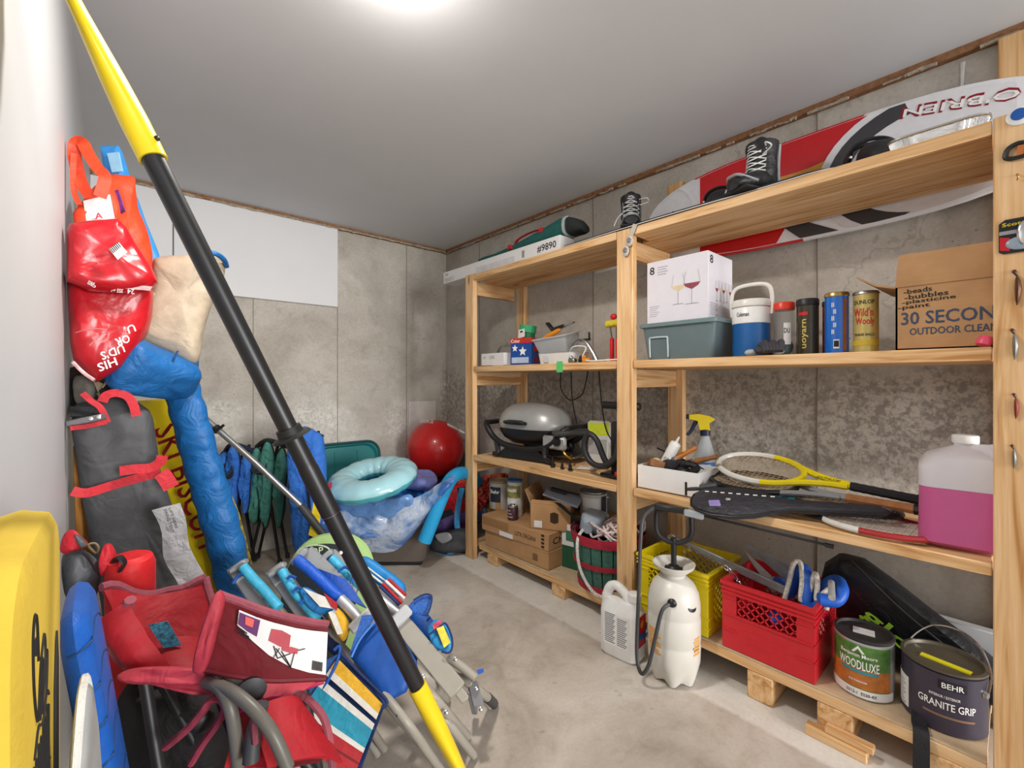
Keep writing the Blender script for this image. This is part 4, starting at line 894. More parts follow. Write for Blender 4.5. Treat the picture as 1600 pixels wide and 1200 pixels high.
tag(MB().box(-.05, .05, -.03, .03, 0, .016, .004).tube([(-.03, -.02, .02), (.05, -.02, .022)], .014, 8).build('white_clip_box', WHT, loc=(1.90, .855, SZ3), rot=(0, 0, R(-80))), 'small white plastic case lying beside the white carton', 'case')
t = T('air_pump_tool', 'small black and grey tee handled tool leaning against the white carton', 'tool', (1.865, .905, SZ3 + .03), R(-80))
k = MB(); k.tube([(-.045, 0, 0), (-.0, .0, .01), (.075, .01, .03)], [.008, .014, .016], 10); k.build('barrel', DGR, t); k = MB(); k.bar((-.048, 0, -.029), (-.048, 0, .032), .012, .012, (0, 1, 0), .003); k.build('tee', BLK, t)

# spray bottle
t = T('spray_bottle', 'clear spray bottle with yellow and blue trigger head against the wall', 'bottle', (2.20, 1.03, SZ3), R(-62))
CLB = mat('frosted_bottle', 'D3D9DE', .3, var=.02, trans=.5, ior=1.2)
MB().lathe([(.042, 0), (.046, .006), (.046, .11), (.044, .13), (.030, .185), (.020, .215), (.018, .235)], 24).build('bottle', CLB, t)
k = MB(); k.patch(.0464, .05, .10, -1.2, 1.2); k.build('label', mat('bottle_blue_label', '3B73B5', .5), t); k = MB(); k.patch(.0468, .06, .09, -.4, .5); k.build('label', PAPER, t)
MB().lathe([(.024, .228), (.024, .255), (.018, .258)], 16).build('collar', mat('navy_plastic', '1E2740', .4), t)
k = MB(); k.prism([(-.025, .255), (.022, .255), (.018, .29), (.045, .31), (.02, .325), (-.03, .335), (-.075, .33), (-.075, .308), (-.035, .30)], .032, FRONT(0, .016, 0)); k.build('head', plastic('spray_yellow', 'EAD21C', .35), t)
k = MB(); k.box(-.09, -.074, -.012, .012, .307, .331, .003); k.build('nozzle', MATS['navy_plastic'], t); k = MB(); k.tube(spline([(-.04, 0, .305), (-.05, 0, .28), (-.065, 0, .25), (-.085, 0, .225)], 5), [.011, .008], 8); k.build('trigger', MATS['navy_plastic'], t)

# rackets: head centre at the origin, handle along +x
def racket(name, lab, M, fr, th, grip, mark=None, half=None, sx=.165, sy=.122, L=.50, string=None, fw=.011):
    t = T(name, lab, 'racket', group='rackets on the third shelf', M=M)
    el = [(sx * math.cos(2 * PI * i / 48), sy * math.sin(2 * PI * i / 48), 0) for i in range(48)]
    k = MB(); k.tube(el, fw, 8, closed=True, flat=1.1)
    k.m = [1 if half and k.v[f[0]].x > .03 else 0 for f in k.f]; k.build('frame', [fr, half or fr], t)
    k = MB()
    for i in range(-7, 8):
        y = i * sy / 8; x = sx * math.sqrt(1 - (y / sy) ** 2); k.bar((-x, y, 0), (x, y, 0), .0016, .0016)
    for i in range(-8, 9):
        x = i * sx / 9; y = sy * math.sqrt(1 - (x / sx) ** 2); k.bar((x, -y, .001), (x, y, .001), .0016, .0016)
    k.build('strings', string or mat('racket_string', 'BFA98A', .5), t)
    k = MB()
    for s in (-1, 1): k.tube(spline([(sx * .80, s * sy * .60, 0), (sx * 1.15, s * sy * .34, 0), (sx * 1.55, s * .018, 0), (sx * 1.9, s * .010, 0)], 4), fw * 1.05, 8)
    k.build('throat', th, t)
    k = MB(); k.tube([(sx * 1.75, 0, 0), (L - .20, 0, 0)], .0145, 8); k.build('shaft', th, t)
    k = MB(); n = 14; k.tube([(L - .20 + .19 * i / n, 0, 0) for i in range(n + 1)], [.0165 + .0012 * (i % 2) for i in range(n + 1)], 8); k.build('grip', grip, t)
    k = MB(); k.tube([(L - .012, 0, 0), (L, 0, 0), (L + .003, 0, 0)], [.0195, .0195, .016], 8); k.build('butt_cap', BLK, t)
    return t
RKW = plastic('racket_white', 'DCDCD6', .3); RKY = plastic('racket_yellow', 'E9D51C', .3); RKB = plastic('racket_black', '1D1E20', .35); RKT = plastic('racket_teal', '1F6A7A', .3); RKG = plastic('racket_grey', '8B8D90', .35)
GB = mat('black_grip', '232326', .8, bump=.5); GBR = mat('brown_grip', 'A06C42', .75, var=.2, ns=40, bump=.5); GGY = mat('worn_grey_grip', '55555C', .9, var=.4, ns=60, bump=.7)
RM = lambda x, y, z, rz=0, ry=0, rx=0: Matrix.Translation((x, y, z)) @ Matrix.Rotation(F + R(rz), 4, 'Z') @ Matrix.Rotation(R(ry), 4, 'Y') @ Matrix.Rotation(R(rx), 4, 'X')
t = racket('tennis_racket', 'white racket fading to a yellow throat, topmost of the pile', RM(2.075, .735, .842, 0, 4, 17), RKW, RKY, GB, half=RKY, L=.52, fw=.012)
k = MB(); k.text('DUNLOP', .075, .014, Matrix.Translation((.215, -.012, .016))); k.build('lettering', INK, t)
t = racket('tennis_racket', 'grey throated racket with a brown wrapped grip under the yellow one', RM(2.02, .745, .788, -2, 0, 6), RKB, RKG, GBR, L=.53, fw=.010)
t = racket('tennis_racket', 'dark racket with teal throat, its worn grey grip towards the middle post', RM(2.03, .43, .752, 183, 0, 4), RKB, RKT, GGY, L=.52)
k = MB(); k.text('WIMP', .05, .012, Matrix.Translation((.24, -.006, .0155))); k.build('lettering', mat('pale_green_print', '9FC2A8', .5), t)
t = racket('tennis_racket', 'white rimmed racket head with red tip resting flat at the shelf front', RM(1.935, .315, .730, 178, 0, 0), plastic('racket_red', 'A32A2E', .35), RKB, GB, half=RKW, string=RKW, L=.51, fw=.009)
t = racket('tennis_racket', 'blue rimmed racket lying flat underneath the black racket cover', RM(1.955, .475, .7285 , 176, 0, 0), plastic('racket_blue', '2B5F93', .3), RKB, GB, L=.50, fw=.008)
t.matrix_world = RM(2.10, .46, .7265, 172, 0, 0)
# padded cover
t = T('racket_cover', 'black padded racket cover with a white zip, poking over the shelf edge', 'bag', M=Matrix.Translation((1.815, .735, .738)) @ Matrix.Rotation(F + R(14), 4, 'Z') @ Matrix.Rotation(R(-5), 4, 'Y') @ Matrix.Rotation(R(24), 4, 'X') @ Matrix.Diagonal((.92, .74, .8, 1)))
COV = fabric('charcoal_vinyl', '2F2F36', .45, .35, 22)
ol = [(-.175, 0), (-.168, .05), (-.14, .088), (-.08, .115), (0, .12), (.08, .10), (.15, .06), (.22, .034), (.50, .026), (.52, .0)]
ol = ol + [(x, -y) for x, y in ol[-2:0:-1]]
def pillow(m, ol, th, edge=.7, M=None):
    cx = sum(x for x, y in ol) / len(ol); cy = sum(y for x, y in ol) / len(ol); n = len(ol)
    lay = [(-th / 2, .86), (-th * .38, .96), (0, 1), (th * .38, .96), (th / 2, .86)]
    def sh(x, y, s): return (cx + (x - cx) * s, cy + (y - cy) * s) if abs(x - cx) < 9 else (x, y)
    vs = [(*sh(x, y, s), z) for z, s in lay for x, y in ol]
    fs = [(i * n + k, i * n + (k + 1) % n, (i + 1) * n + (k + 1) % n, (i + 1) * n + k) for i in range(4) for k in range(n)] + [tuple(range(n))[::-1], tuple(4 * n + k for k in range(n))]
    return m.add(vs, fs, M)
pillow(MB(), ol, .040).build('cover', COV, t)
k = MB(); k.tube([(x * 1.0, y * 1.0, .004) for x, y in ol], .0045, 6, closed=True); k.build('piping', BLK, t)
k = MB()
for i in range(9): k.box(-.12 + .032 * i, -.104 + .032 * i, .055 - .002 * i, .061 - .002 * i, .019, .0225)
k.build('stitching', WHITEINK, t, 'white zip marks'); t.children[-1]['kind'] = 'stuff'
MB().box(-.10, -.055, -.05, .0, .019, .0225, .002, Matrix.Rotation(.2, 4, 'Z')).build('tag', mat('lilac_tag', '8F80BC', .6), t, 'lilac tag')
k = MB(); k.text('GK', .02, .018, Matrix.Translation((-.03, -.01, .0215))); k.build('lettering', WHITEINK, t)

# pink jug
t = T('antifreeze_jug', 'large translucent jug of pink liquid beside the near post', 'jug', (1.965, .105, SZ3 + .001), R(-84))
SHELL = mat('translucent_jug', 'EDEAEE', .3, var=.01, trans=.45, ior=1.1); PINKL = mat('pink_liquid', 'C05A8E', .28, var=.02, sss=.2)
k = MB(); a = .108; loft(k, [ring(a - .001, a - .001, .178, .035), ring(a - .001, a - .001, .20, .035), ring(a, a, .235, .04), ring(a - .02, a - .012, .268, .05), ring(a - .06, a - .055, .288, .03), ring(.026, .026, .30, .02), ring(.026, .026, .315, .02)])
k.build('bottle', SHELL, t)
k = MB(); a = .105; loft(k, [ring(a - .014, a - .014, 0, .03), ring(a + .003, a + .003, .014, .034), ring(a + .003, a + .003, .03, .034), ring(a + .001, a + .001, .177, .034)]); k.build('filled_base', PINKL, t, 'pink liquid filled lower part')
MB().lathe([(.03, .308), (.031, .31), (.031, .33), (.028, .333), (0, .333)], 20).build('cap', WHT, t)
k = MB(); k.tube(spline([(.02, -.02, .29), (.06, -.06, .292), (.088, -.085, .25), (.095, -.09, .19)], 6), [.018, .022, .024, .022], 10); k.build('handle', SHELL, t)

# ------------------------------------------------------------------ floor platform, near bay
PZ2 = .154
def crate(name, lab, loc, w, d, h, mm, solid_low=False):
    t = T(name, lab, 'crate', loc)
    th = .008
    k = MB(); k.box(.002, w - .002, .002, d - .002, .0005, .008); k.build('base', mm, t)
    k = MB()
    for z0, z1, o in ((h - .012, h + .001, .006), (h - .03, h - .022, .004), (h - .046, h - .038, .004)):
        rect = lambda e, z: [(-e, -e, z), (w + e, -e, z), (w + e, d + e, z), (-e, d + e, z)]
        loft(k, [rect(o, z0), rect(o, z1), rect(-th - .0006, z1), rect(-th - .0006, z0), rect(o, z0)], False, False)
    k.build('rim', mm, t)
    for nm, o, ux, L in (('side_panel', (0, 0, 0), (0, 1, 0), d), ('side_panel', (w - th, 0, 0), (0, 1, 0), d), ('side_panel', (0, 0, 0), (1, 0, 0), w), ('side_panel', (0, d - th, 0), (1, 0, 0), w)):
        o, ux = V(o), V(ux); n = V((0, 0, 1)).cross(ux)
        if n.x < -.5 or n.y < -.5: n = -n
        P_ = lambda u, z, e=0: o + ux * u + V((0, 0, z)) + n * e
        k = MB(); zm = h * .50 if solid_low else .03; zt = h - .046
        def slab(u0, u1, z0, z1, e0=0, e1=th):
            ps = [P_(u0, z0, e0), P_(u1, z0, e0), P_(u1, z1, e0), P_(u0, z1, e0), P_(u0, z0, e1), P_(u1, z0, e1), P_(u1, z1, e1), P_(u0, z1, e1)]
            k.add(ps, [(0, 1, 2, 3), (4, 5, 6, 7), (0, 1, 5, 4), (2, 3, 7, 6), (0, 3, 7, 4), (1, 2, 6, 5)])
        cw = .055
        slab(.0015, cw, 0, h); slab(L - cw, L - .0015, 0, h); slab(cw, L - cw, 0, zm); slab(cw, L - cw, zt, h, .001, th)
        for z in (zm, h * .75, .07): slab(.0015, cw, z, z + .006, -.004, th - .002); slab(L - cw, L - .0015, z, z + .006, -.004, th - .002)
        slab(cw, L - cw, zm - .001, zm + .007, -.004, th - .001)
        k.build(nm, mm, t)
        k = MB(); st = .033; hh = zt - zm; u = cw - hh
        while u < L - cw:
            for s in (0, 1):
                ua, za, ub, zb = (u, zm, u + hh, zt) if s == 0 else (u, zt, u + hh, zm)
                if ua < cw: f = (cw - ua) / hh; za += (zb - za) * f; ua = cw
                if ub > L - cw: f = (L - cw - ua) / (ub - ua); zb = za + (zb - za) * f; ub = L - cw
                if ub > ua + .003: k.bar(P_(ua, za, .003), P_(ub, zb, .003), .005, .004, n)
            u += st
        k.build('lattice', mm, t)
    return t
YC = plastic('crate_yellow', 'E3CE14', .35); RC = plastic('crate_red', 'C4222C', .4)
crate('yellow_crate', 'yellow lattice sided milk crate behind the white pump sprayer', (1.828, .845, PZ2 + .001), .315, .33, .258, YC)
t = crate('red_crate', 'red milk crate holding an anchor and blue rope', (1.826, .468, PZ2 + .001), .315, .318, .262, RC, True)
k = MB()
for i in range(3): k.add([(-.0012, .23 - .004 * i - .14 * u, .085 - .024 * i + z) for u in (0, 1) for z in (0, .008)] + [(.001, .23 - .004 * i - .14 * u, .085 - .024 * i + z) for u in (0, 1) for z in (0, .008)], [(0, 1, 3, 2), (4, 6, 7, 5), (0, 2, 6, 4), (1, 5, 7, 3), (0, 4, 5, 1), (2, 3, 7, 6)])
k.build('small_print', RC, t, 'raised moulded lettering')
GALV = mat('galvanized_metal', '9FA4A8', .45, .6, .15, 20)
t = T('anchor', 'galvanized boat anchor, its shank lying across both milk crates', 'anchor', (0, 0, 0))
A0, A1 = V((1.97, 1.06, PZ2 + .315)), V((1.955, .60, PZ2 + .245))
k = MB(); k.bar(A0, A1, .012, .034, bev=.003); k.build('shank', GALV, t)
k = MB(); k.tube([A0 + V((0, .02 + .018 * math.cos(u), .018 * math.sin(u))) for u in [i * .52 for i in range(12)]], .006, 6, closed=True); k.build('shackle', GALV, t)
def fluke(a, b, c):
    k = MB(); a, b, c = V(a), V(b), V(c); n = (b - a).cross(c - a).normalized() * .006
    k.add([a + n, b + n, c + n, a - n, b - n, c - n], [(0, 1, 2), (5, 4, 3), (0, 3, 4, 1), (1, 4, 5, 2), (2, 5, 3, 0)]); k.build('fluke', GALV, t)
fluke((2.06, .805, PZ2 + .33), (2.0, .66, PZ2 + .20), (2.03, .62, PZ2 + .215)); fluke((2.09, .81, PZ2 + .345), (2.09, .59, PZ2 + .20), (2.09, .585, PZ2 + .29))
t = T('chain', 'steel chain draped along the anchor shank', 'chain', (0, 0, 0))
cp = spline([A0 + V((-.012, .03, -.005)), (1.93, 1.0, PZ2 + .318), (1.925, .93, PZ2 + .298), (1.92, .86, PZ2 + .284), (1.918, .80, PZ2 + .276), (1.93, .74, PZ2 + .20)], 4)
acc = 0; last = cp[0]; li = 0
for i in range(0, len(cp) - 1):
    a, b = cp[i], cp[i + 1]; d = (b - a).normalized(); up = V((0, 0, 1)) if i % 2 else d.cross(V((0, 0, 1))).normalized()
    c = (a + b) / 2; L = (b - a).length * .72; s = d.cross(up).normalized()
    MB().tube([c + d * (L * math.cos(u)) + up * (.009 * math.sin(u)) for u in [j * PI / 5 for j in range(10)]], .0032, 5, closed=True).build('link', CHROME, t)
BFOAM = plastic('blue_foam_tube', '1F5CC4', .45)
tag(MB().tube(spline([(2.07, .66, PZ2 + .20), (2.04, .65, PZ2 + .235), (2.0, .60, PZ2 + .22), (2.0, .575, PZ2 + .30), (1.99, .545, PZ2 + .335), (1.96, .525, PZ2 + .29), (1.93, .52, PZ2 + .23), (1.95, .49, PZ2 + .23), (2.0, .475, PZ2 + .29), (2.02, .445, PZ2 + .315), (1.97, .42, PZ2 + .305), (1.93, .43, PZ2 + .275), (1.90, .475, PZ2 + .275)], 6), .022, 10).build('foam_rope', BFOAM), 'thick blue foam covered tow line heaped in the red crate', 'rope')
tag(MB().tube(spline([(1.94, .60, PZ2 + .20), (1.95, .585, PZ2 + .28), (1.97, .575, PZ2 + .35), (1.98, .555, PZ2 + .36), (1.95, .54, PZ2 + .31), (1.92, .535, PZ2 + .24), (1.94, .515, PZ2 + .27), (1.97, .505, PZ2 + .335), (1.95, .49, PZ2 + .32), (1.92, .485, PZ2 + .26), (1.93, .465, PZ2 + .29), (1.95, .45, PZ2 + .30), (1.91, .455, PZ2 + .24)], 6), .009, 8).build('white_line', ROPEW), 'white braided line looped over the blue tow line', 'rope')
tag(MB().tube([(1.86, .425, PZ2 + .31), (1.96, .45, PZ2 + .325)], .011, 10).build('foam_tube', mat('grey_foam', 'A5A7A6', .6)), 'grey tube end poking out past the red crate corner', 'handle')
tag(MB().ball((1.868, .605, PZ2 + .165), .026, 14, 10).build('blue_float', BFOAM), 'blue float showing through the red crate handle hole', 'float')

# paint cans
GREENL = mat('forest_label', '4E7A35', .4, var=.4, ns=35); DECK = mat('deck_board_label', 'B26A2E', .4, var=.3, ns=25)
t = paint_can('paint_can', 'gallon wood stain can with green and orange deck label beside the red crate', (1.945, .352, PZ2), .083, .195, mat('can_silver', 'B9BBBC', .35, .6), R(-96), handle=False, lidm=mat('dark_lid', '2E2C2A', .6))
MB().patch(.0834, .03, .178, -1.05, 1.25).build('label', GREENL, t); MB().patch(.0838, .035, .10, -1.05, 1.25).build('label', DECK, t); MB().patch(.0842, .006, .032, -1.2, 1.4).build('label', PAPER, t)
k = MB(); k.ctext('WOODLUXE', .0848, .098, .030, .115, .1); k.ctext('Benjamin Moore', .0844, .134, .016, .105, .1); k.ctext('EXTERIOR', .0846, .055, .006, .05, .1); k.build('lettering', WHITEINK, t)
k = MB(); k.ctext('2312-1  ES20-4X', .0848, .014, .010, .085, .2); k.build('lettering', INK, t)
k = MB(); k.patch(.0846, .086, .095, -.5, .75); k.build('label', mat('turquoise_band', '2E8C9A', .4), t)
k = MB(); k.add([(.0848 * math.sin(a), -.0848 * math.cos(a), z) for a, z in ((-.12, .152), (.32, .152), (.10, .176))] + [(.0855 * math.sin(a), -.0855 * math.cos(a), z) for a, z in ((-.12, .152), (.32, .152), (.10, .176))], [(0, 1, 2), (3, 5, 4), (0, 3, 4, 1), (1, 4, 5, 2), (2, 5, 3, 0)]); k.build('emblem', WHITEINK, t)
k = MB(); k.add([(.0856 * math.sin(a), -.0856 * math.cos(a), z) for a, z in ((-.02, .152), (.22, .152), (.10, .166))] + [(.0860 * math.sin(a), -.0860 * math.cos(a), z) for a, z in ((-.02, .152), (.22, .152), (.10, .166))], [(0, 1, 2), (3, 5, 4), (0, 3, 4, 1), (1, 4, 5, 2), (2, 5, 3, 0)]); k.build('emblem', GREENL, t)
MB().box(-.03, .03, -.02, .025, .1905, .192, 0, Matrix.Rotation(.3, 4, 'Z')).build('lid_label', mat('pale_lid_label', 'C9C9C7', .6), t)
t = paint_can('paint_can', 'dark purple gallon paint can with wire handle and yellow streak on its lid', (1.965, .155, PZ2), .100, .185, mat('plum_can', '3B3544', .35), R(-112), lidm=mat('grimy_lid', '5E584A', .45, .3))
MB().tube(spline([(-.106, 0, .13), (-.10, .03, .19), (-.06, .06, .245), (0, .07, .262), (.06, .06, .245), (.10, .03, .19), (.106, 0, .13)], 6), .003, 6).build('wire_handle', CHROME, t)
MB().patch(.1004, .02, .115, -1.25, -.45).build('label', PAPER, t, 'white text panel'); MB().patch(.1006, .135, .16, .35, 1.0).build('label', INK, t, 'black maker badge')
k = MB(); k.ctext('BEHR', .1012, .139, .016, .05, .68); k.ctext('GRANITE GRIP', .1010, .075, .022, .135, .55); k.ctext('INTERIOR / EXTERIOR', .1010, .108, .008, .07, .5); k.build('lettering', WHITEINK, t)
k = MB()
for i in range(8): k.patch(.1010, .026 + .010 * i, .029 + .010 * i, -1.2, -.55 - .06 * (i % 3))
k.build('small_print', GREYINK, t)
k = MB(); k.patch(.1007, .050, .056, 0, 1.2); k.build('label', mat('tan_stripe', '8A6A55', .5), t)
MB().bar((-.04, -.035, .182), (.075, -.01, .182), .02, .004).build('paint_streak', plastic('wet_yellow', 'E3DC1E', .3), t, 'yellow streak')

tag(MB().box(-.02, .02, -.16, .13, 0, .20, .004).build('foam_slab', mat('pale_foam_slab', 'C9CDD0', .7, var=.04), loc=(2.262, .10, PZ2 + .001)), 'pale grey foam slab standing behind the black carry bag', 'slab')
# black carry bag
NYL = fabric('black_nylon', '15171C', .45, .5, 10)
pts = [q(x, y, X=2.17) for x, y in ((1283, 905), (1290, 878), (1312, 864), (1345, 872), (1395, 908), (1450, 952), (1500, 990), (1550, 1030), (1590, 1065), (1585, 1120), (1500, 1100), (1410, 1045), (1340, 990), (1300, 945))]
ol = [(-(p.y - .2), max(p.z, PZ2 + .005)) for p in pts]
t = T('carry_bag', 'long black nylon carry bag with lime letters slumped behind the paint cans', 'bag', (2.165, .2, 0), F)
pillow(MB(), ol, .11, M=Matrix.Rotation(PI / 2, 4, 'X')).build('body', NYL, t)
k = MB(); k.tube(spline([(-.22, -.058, .53), (-.14, -.061, .455), (-.05, -.062, .38), (.08, -.06, .29), (.16, -.057, .235)], 5), .005, 6); k.build('piping', BLK, t)
k = MB(); k.text('glow', .27, .066, Matrix.Translation((-.20, -.069, .325)) @ Matrix.Rotation(PI / 2, 4, 'X') @ Matrix.Rotation(R(-34), 4, 'Z')); k.build('lettering', mat('lime_ink', '9BD23C', .5), t)
k = MB(); k.sheet([[p + V((s * .019, 0, 0)) for p in spline([(.0, -.075, .27), (.0, -.115, .235), (.005, -.13, .16), (.0, -.20, .05 + PZ2), (.0, -.30, PZ2 + .012), (.01, -.355, PZ2 + .008), (.012, -.372, .10), (.012, -.374, .05)], 5)] for s in (-1, 1)], .004); k.build('strap', fabric('black_webbing', '1E1F22', .7, .2, 60), t, 'black webbing strap')

# ------------------------------------------------------------------ on the floor before the shelves
t = T('herbicide_jug', 'white plastic gallon jug with red label standing before the middle post', 'jug', (1.690, 1.165, 0.001), R(-84))
k = MB(); a, b = .092, .056
loft(k, [ring(a - .01, b - .008, 0, .03), ring(a, b, .012, .035), ring(a, b, .19, .035), ring(a - .004, b - .003, .215, .035), ring(a - .03, b - .012, .245, .03)]); k.build('bottle', plastic('jug_white', 'E9E9E7', .35, sss=.05), t)
k = MB(); k.tube(spline([(-.075, 0, .20), (-.07, 0, .265), (-.035, 0, .295), (.01, 0, .275), (.045, 0, .235)], 6), [.026, .022, .02, .02, .024], 10); k.build('handle', MATS['jug_white'], t)
k = MB(); k.lathe([(.03, .215), (.028, .245), (.027, .255), (.030, .256), (.030, .285), (.026, .288), (0, .288)], 20, Matrix.Translation((.058, 0, 0))); k.build('cap', WHT, t)
k = MB(); k.box(-.062, .060, -b - .0012, -b, .055, .195); k.build('label', PAPER, t)
k = MB()
for i in range(16): k.box(-.056, -.006 - .004 * (i % 3), -b - .002, -b - .0012, .188 - .0082 * i, .1915 - .0082 * i)
for i in range(14): k.box(.004, .052 - .005 * (i % 3), -b - .002, -b - .0012, .178 - .0088 * i, .1812 - .0088 * i)
k.build('small_print', mat('dark_small_print', '6F6F72', .7), t)
k = MB(); k.prism([(-.036, .07), (.036, .07), (.036, .20), (-.036, .20)], .0012, RIGHT(a, 0, 0)); k.build('label', RED, t, 'red pictorial label')
k = MB(); k.prism([(-.034, .105), (.034, .095), (.034, .125), (-.034, .13)], .0018, RIGHT(a, 0, 0)); k.build('label', BLUE, t); k = MB(); k.prism([((.022 if i % 2 else .010) * math.cos(PI * i / 8), .165 + (.022 if i % 2 else .010) * math.sin(PI * i / 8)) for i in range(16)], .0018, RIGHT(a, 0, 0)); k.build('emblem', mat('flame_orange', 'E39A2C', .5), t)

t = T('pump_sprayer', 'white tank pump sprayer with black plunger handle and wand', 'sprayer', (1.716, .935, .001), R(-65))
TANK = mat('milky_tank', 'CFCDC5', .35, var=.03, ns=8, sss=.15)
k = MB(); n = 40; vs = []
prof = [(.03, .03), (.06, .0), (.078, .004), (.090, .04), (.097, .09), (.099, .15), (.0965, .158), (.0965, .168), (.099, .176), (.099, .26), (.0965, .268), (.0965, .278), (.098, .286), (.0975, .32), (.092, .355), (.078, .388), (.058, .408), (.044, .418)]
prof = [(r * 1.05, z) for r, z in prof]
for r, z in prof:
    for j in range(n):
        u = 2 * PI * j / n; lob = 1 - max(0, (.09 - z) / .09) * .22 * (.5 + .5 * math.cos(6 * u)); vs.append((r * lob * math.cos(u), r * lob * math.sin(u), z + max(0, (.03 - z)) * .4 * (.5 + .5 * math.cos(6 * u))))
k.add(vs, [(i * n + j, i * n + (j + 1) % n, (i + 1) * n + (j + 1) % n, (i + 1) * n + j) for i in range(len(prof) - 1) for j in range(n)] + [tuple(range(n))[::-1], tuple((len(prof) - 1) * n + j for j in range(n))]).build('tank', TANK, t)
MB().lathe([(.044, .416), (.046, .428), (.080, .458), (.084, .470), (.078, .470), (.04, .438), (0, .434)], 28).build('funnel', TANK, t)
DZ = -.058
k = MB(); k.lathe([(.028, .432), (.028, .45), (.02, .458)], 16); k.tube([(0, 0, .44), (0, 0, .57)], .011, 10); k.box(-.035, .035, -.012, .012, .442, .452, .003); k.build('plunger', BLK, t)
k = MB(); k.tube([V((x, y, z + DZ)) for x, y, z in spline([(-.02, 0, .61), (-.055, 0, .63), (-.068, 0, .66), (-.068, 0, .71)], 4) + spline([(-.066, 0, .73), (-.03, 0, .742), (.03, 0, .742), (.066, 0, .73)], 3) + spline([(.068, 0, .71), (.068, 0, .66), (.055, 0, .63), (.02, 0, .61)], 4)], .011, 8, closed=True); k.build('handle', BLK, t)
k = MB(); k.bar((-.075, -.014, .752 + DZ), (.06, -.016, .748 + DZ), .022, .024, bev=.005); k.build('trigger', BLK, t)
k = MB(); k.bar((.04, -.018, .745 + DZ), (.115, -.022, .738 + DZ), .028, .030, bev=.005); k.build('spray_valve', mat('grey_valve', '8F959A', .4), t, 'grey spray valve')
k = MB(); k.tube([(.11, -.02, .738 + DZ), (.16, -.022, .732 + DZ), (.52, -.10, .705 + DZ)], .0045, 8); k.tube([(.50, -.096, .706 + DZ), (.525, -.102, .704 + DZ)], .008, 8); k.build('wand', BLK, t)
k = MB(); k.tube(spline([(.0, -.092, .345), (-.035, -.12, .32), (-.06, -.135, .21), (-.085, -.135, .10), (-.115, -.118, .055), (-.135, -.09, .12), (-.13, -.07, .35), (-.125, -.05, .56), (-.115, -.03, .65), (-.07, -.014, .752 + DZ)], 8), .0075, 8); k.build('hose', DGR, t)
MB().lathe([(.018, 0), (.018, .012), (.01, .02)], 12, Matrix.Translation((0, -.086, .345)) @ Matrix.Rotation(PI / 2, 4, 'X')).build('hose_fitting', BLK, t)
k = MB()
for i in range(9): k.patch(.1046, .13 + .011 * i, .137 + .011 * i, -1.05, -.40 - .10 * (i % 3))
for i in range(6): k.patch(.1046, .14 + .012 * i, .148 + .012 * i, .85 + .05 * (i % 2), 1.2)
k.build('small_print', mat('faded_orange_print', 'DBA55E', .5), t, 'faded orange printing')
k = MB(); k.lathe([(.026, 0), (.022, .003), (0, .003)], 18, Matrix.Translation((.068, -.062, .335)) @ Matrix.Rotation(R(50), 4, 'Z') @ Matrix.Rotation(R(60), 4, 'X')); k.build('badge', BLK, t)

# ------------------------------------------------------------------ things hung on the near post
def hangx(name, lab, cat, y, z, grp=None): return T(name, lab, cat, (PX - .001, y, z), F, grp)
LUR = [mat('dark_copper', '5A3A28', .35, .6), mat('dull_pewter', '7D7A74', .4, .6), mat('rust_red', '7A3326', .5, .3)]
for i, (px, py, sc, mm, lab) in enumerate([(1589, 453, 1.25, LUR[0], 'dark copper fishing lure nailed highest on the near post'), (1585, 541, 1.1, LUR[1], 'pewter fishing lure hanging second from top on the near post'), (1587, 637, .9, LUR[2], 'slim rusty fishing lure with coiled wire on the near post'), (1584, 716, .85, LUR[1], 'small pewter fishing lure hanging lowest on the near post')]):
    p = q(px, py, X=PX); t = hangx('fishing_lure', lab, 'lure', p.y, p.z, 'fishing lures on the post'); t.scale = (sc,) * 3
    k = MB(); k.tube([(0, -.005, .030), (.001, -.006, .02), (.002, -.007, .0), (.001, -.006, -.022), (0, -.005, -.034)], [.002, .007, .0095, .006, .001], 8, flat=.6); k.build('body', mm, t)
    k = MB(); k.tube(spline([(0, -.004, .03), (-.004, -.004, .036), (-.002, -.003, .042)], 3), .0018, 5); k.build('swivel', INK, t)
    k = MB(); k.lathe([(.004, 0), (.004, .003), (0, .004)], 8, Matrix.Translation((-.004, 0, .040)) @ Matrix.Rotation(PI / 2, 4, 'X')); k.build('nail_head', LUR[2], t)
p = q(1592, 182, X=PX); t = hangx('round_sticker', 'blue and white round badge at the top of the near post', 'badge', p.y, p.z)
k = MB(); k.lathe([(.024, 0), (.024, .005), (.02, .007), (0, .007)], 28, Matrix.Rotation(PI / 2, 4, 'X')); k.build('badge_disc', WHT, t); k = MB(); k.lathe([(.0155, .007), (.015, .010), (0, .011)], 24, Matrix.Translation((0, 0, .003)) @ Matrix.Rotation(PI / 2, 4, 'X')); k.build('badge_centre', BLUE, t)
p = q(1590, 238, X=PX); t = hangx('carabiner', 'black oval carabiner hanging under the round badge', 'carabiner', p.y, p.z)
k = MB(); k.tube(spline([(-.022, -.006, -.005), (-.016, -.006, .014), (.004, -.006, .022), (.022, -.006, .010), (.02, -.006, -.012), (0, -.006, -.016), (-.016, -.006, -.014)], 5, True), .0058, 8, closed=True); k.build('ring', BLK, t); k = MB(); k.bar((.004, -.008, -.014), (.006, -.008, .014), .012, .004, (0, 1, 0)); k.build('gate', mat('orange_gate', 'B96A2C', .5), t)
p = q(1589, 278, X=PX); t = hangx('screw_eye', 'tiny brass screw hook below the carabiner', 'hook', p.y, p.z)
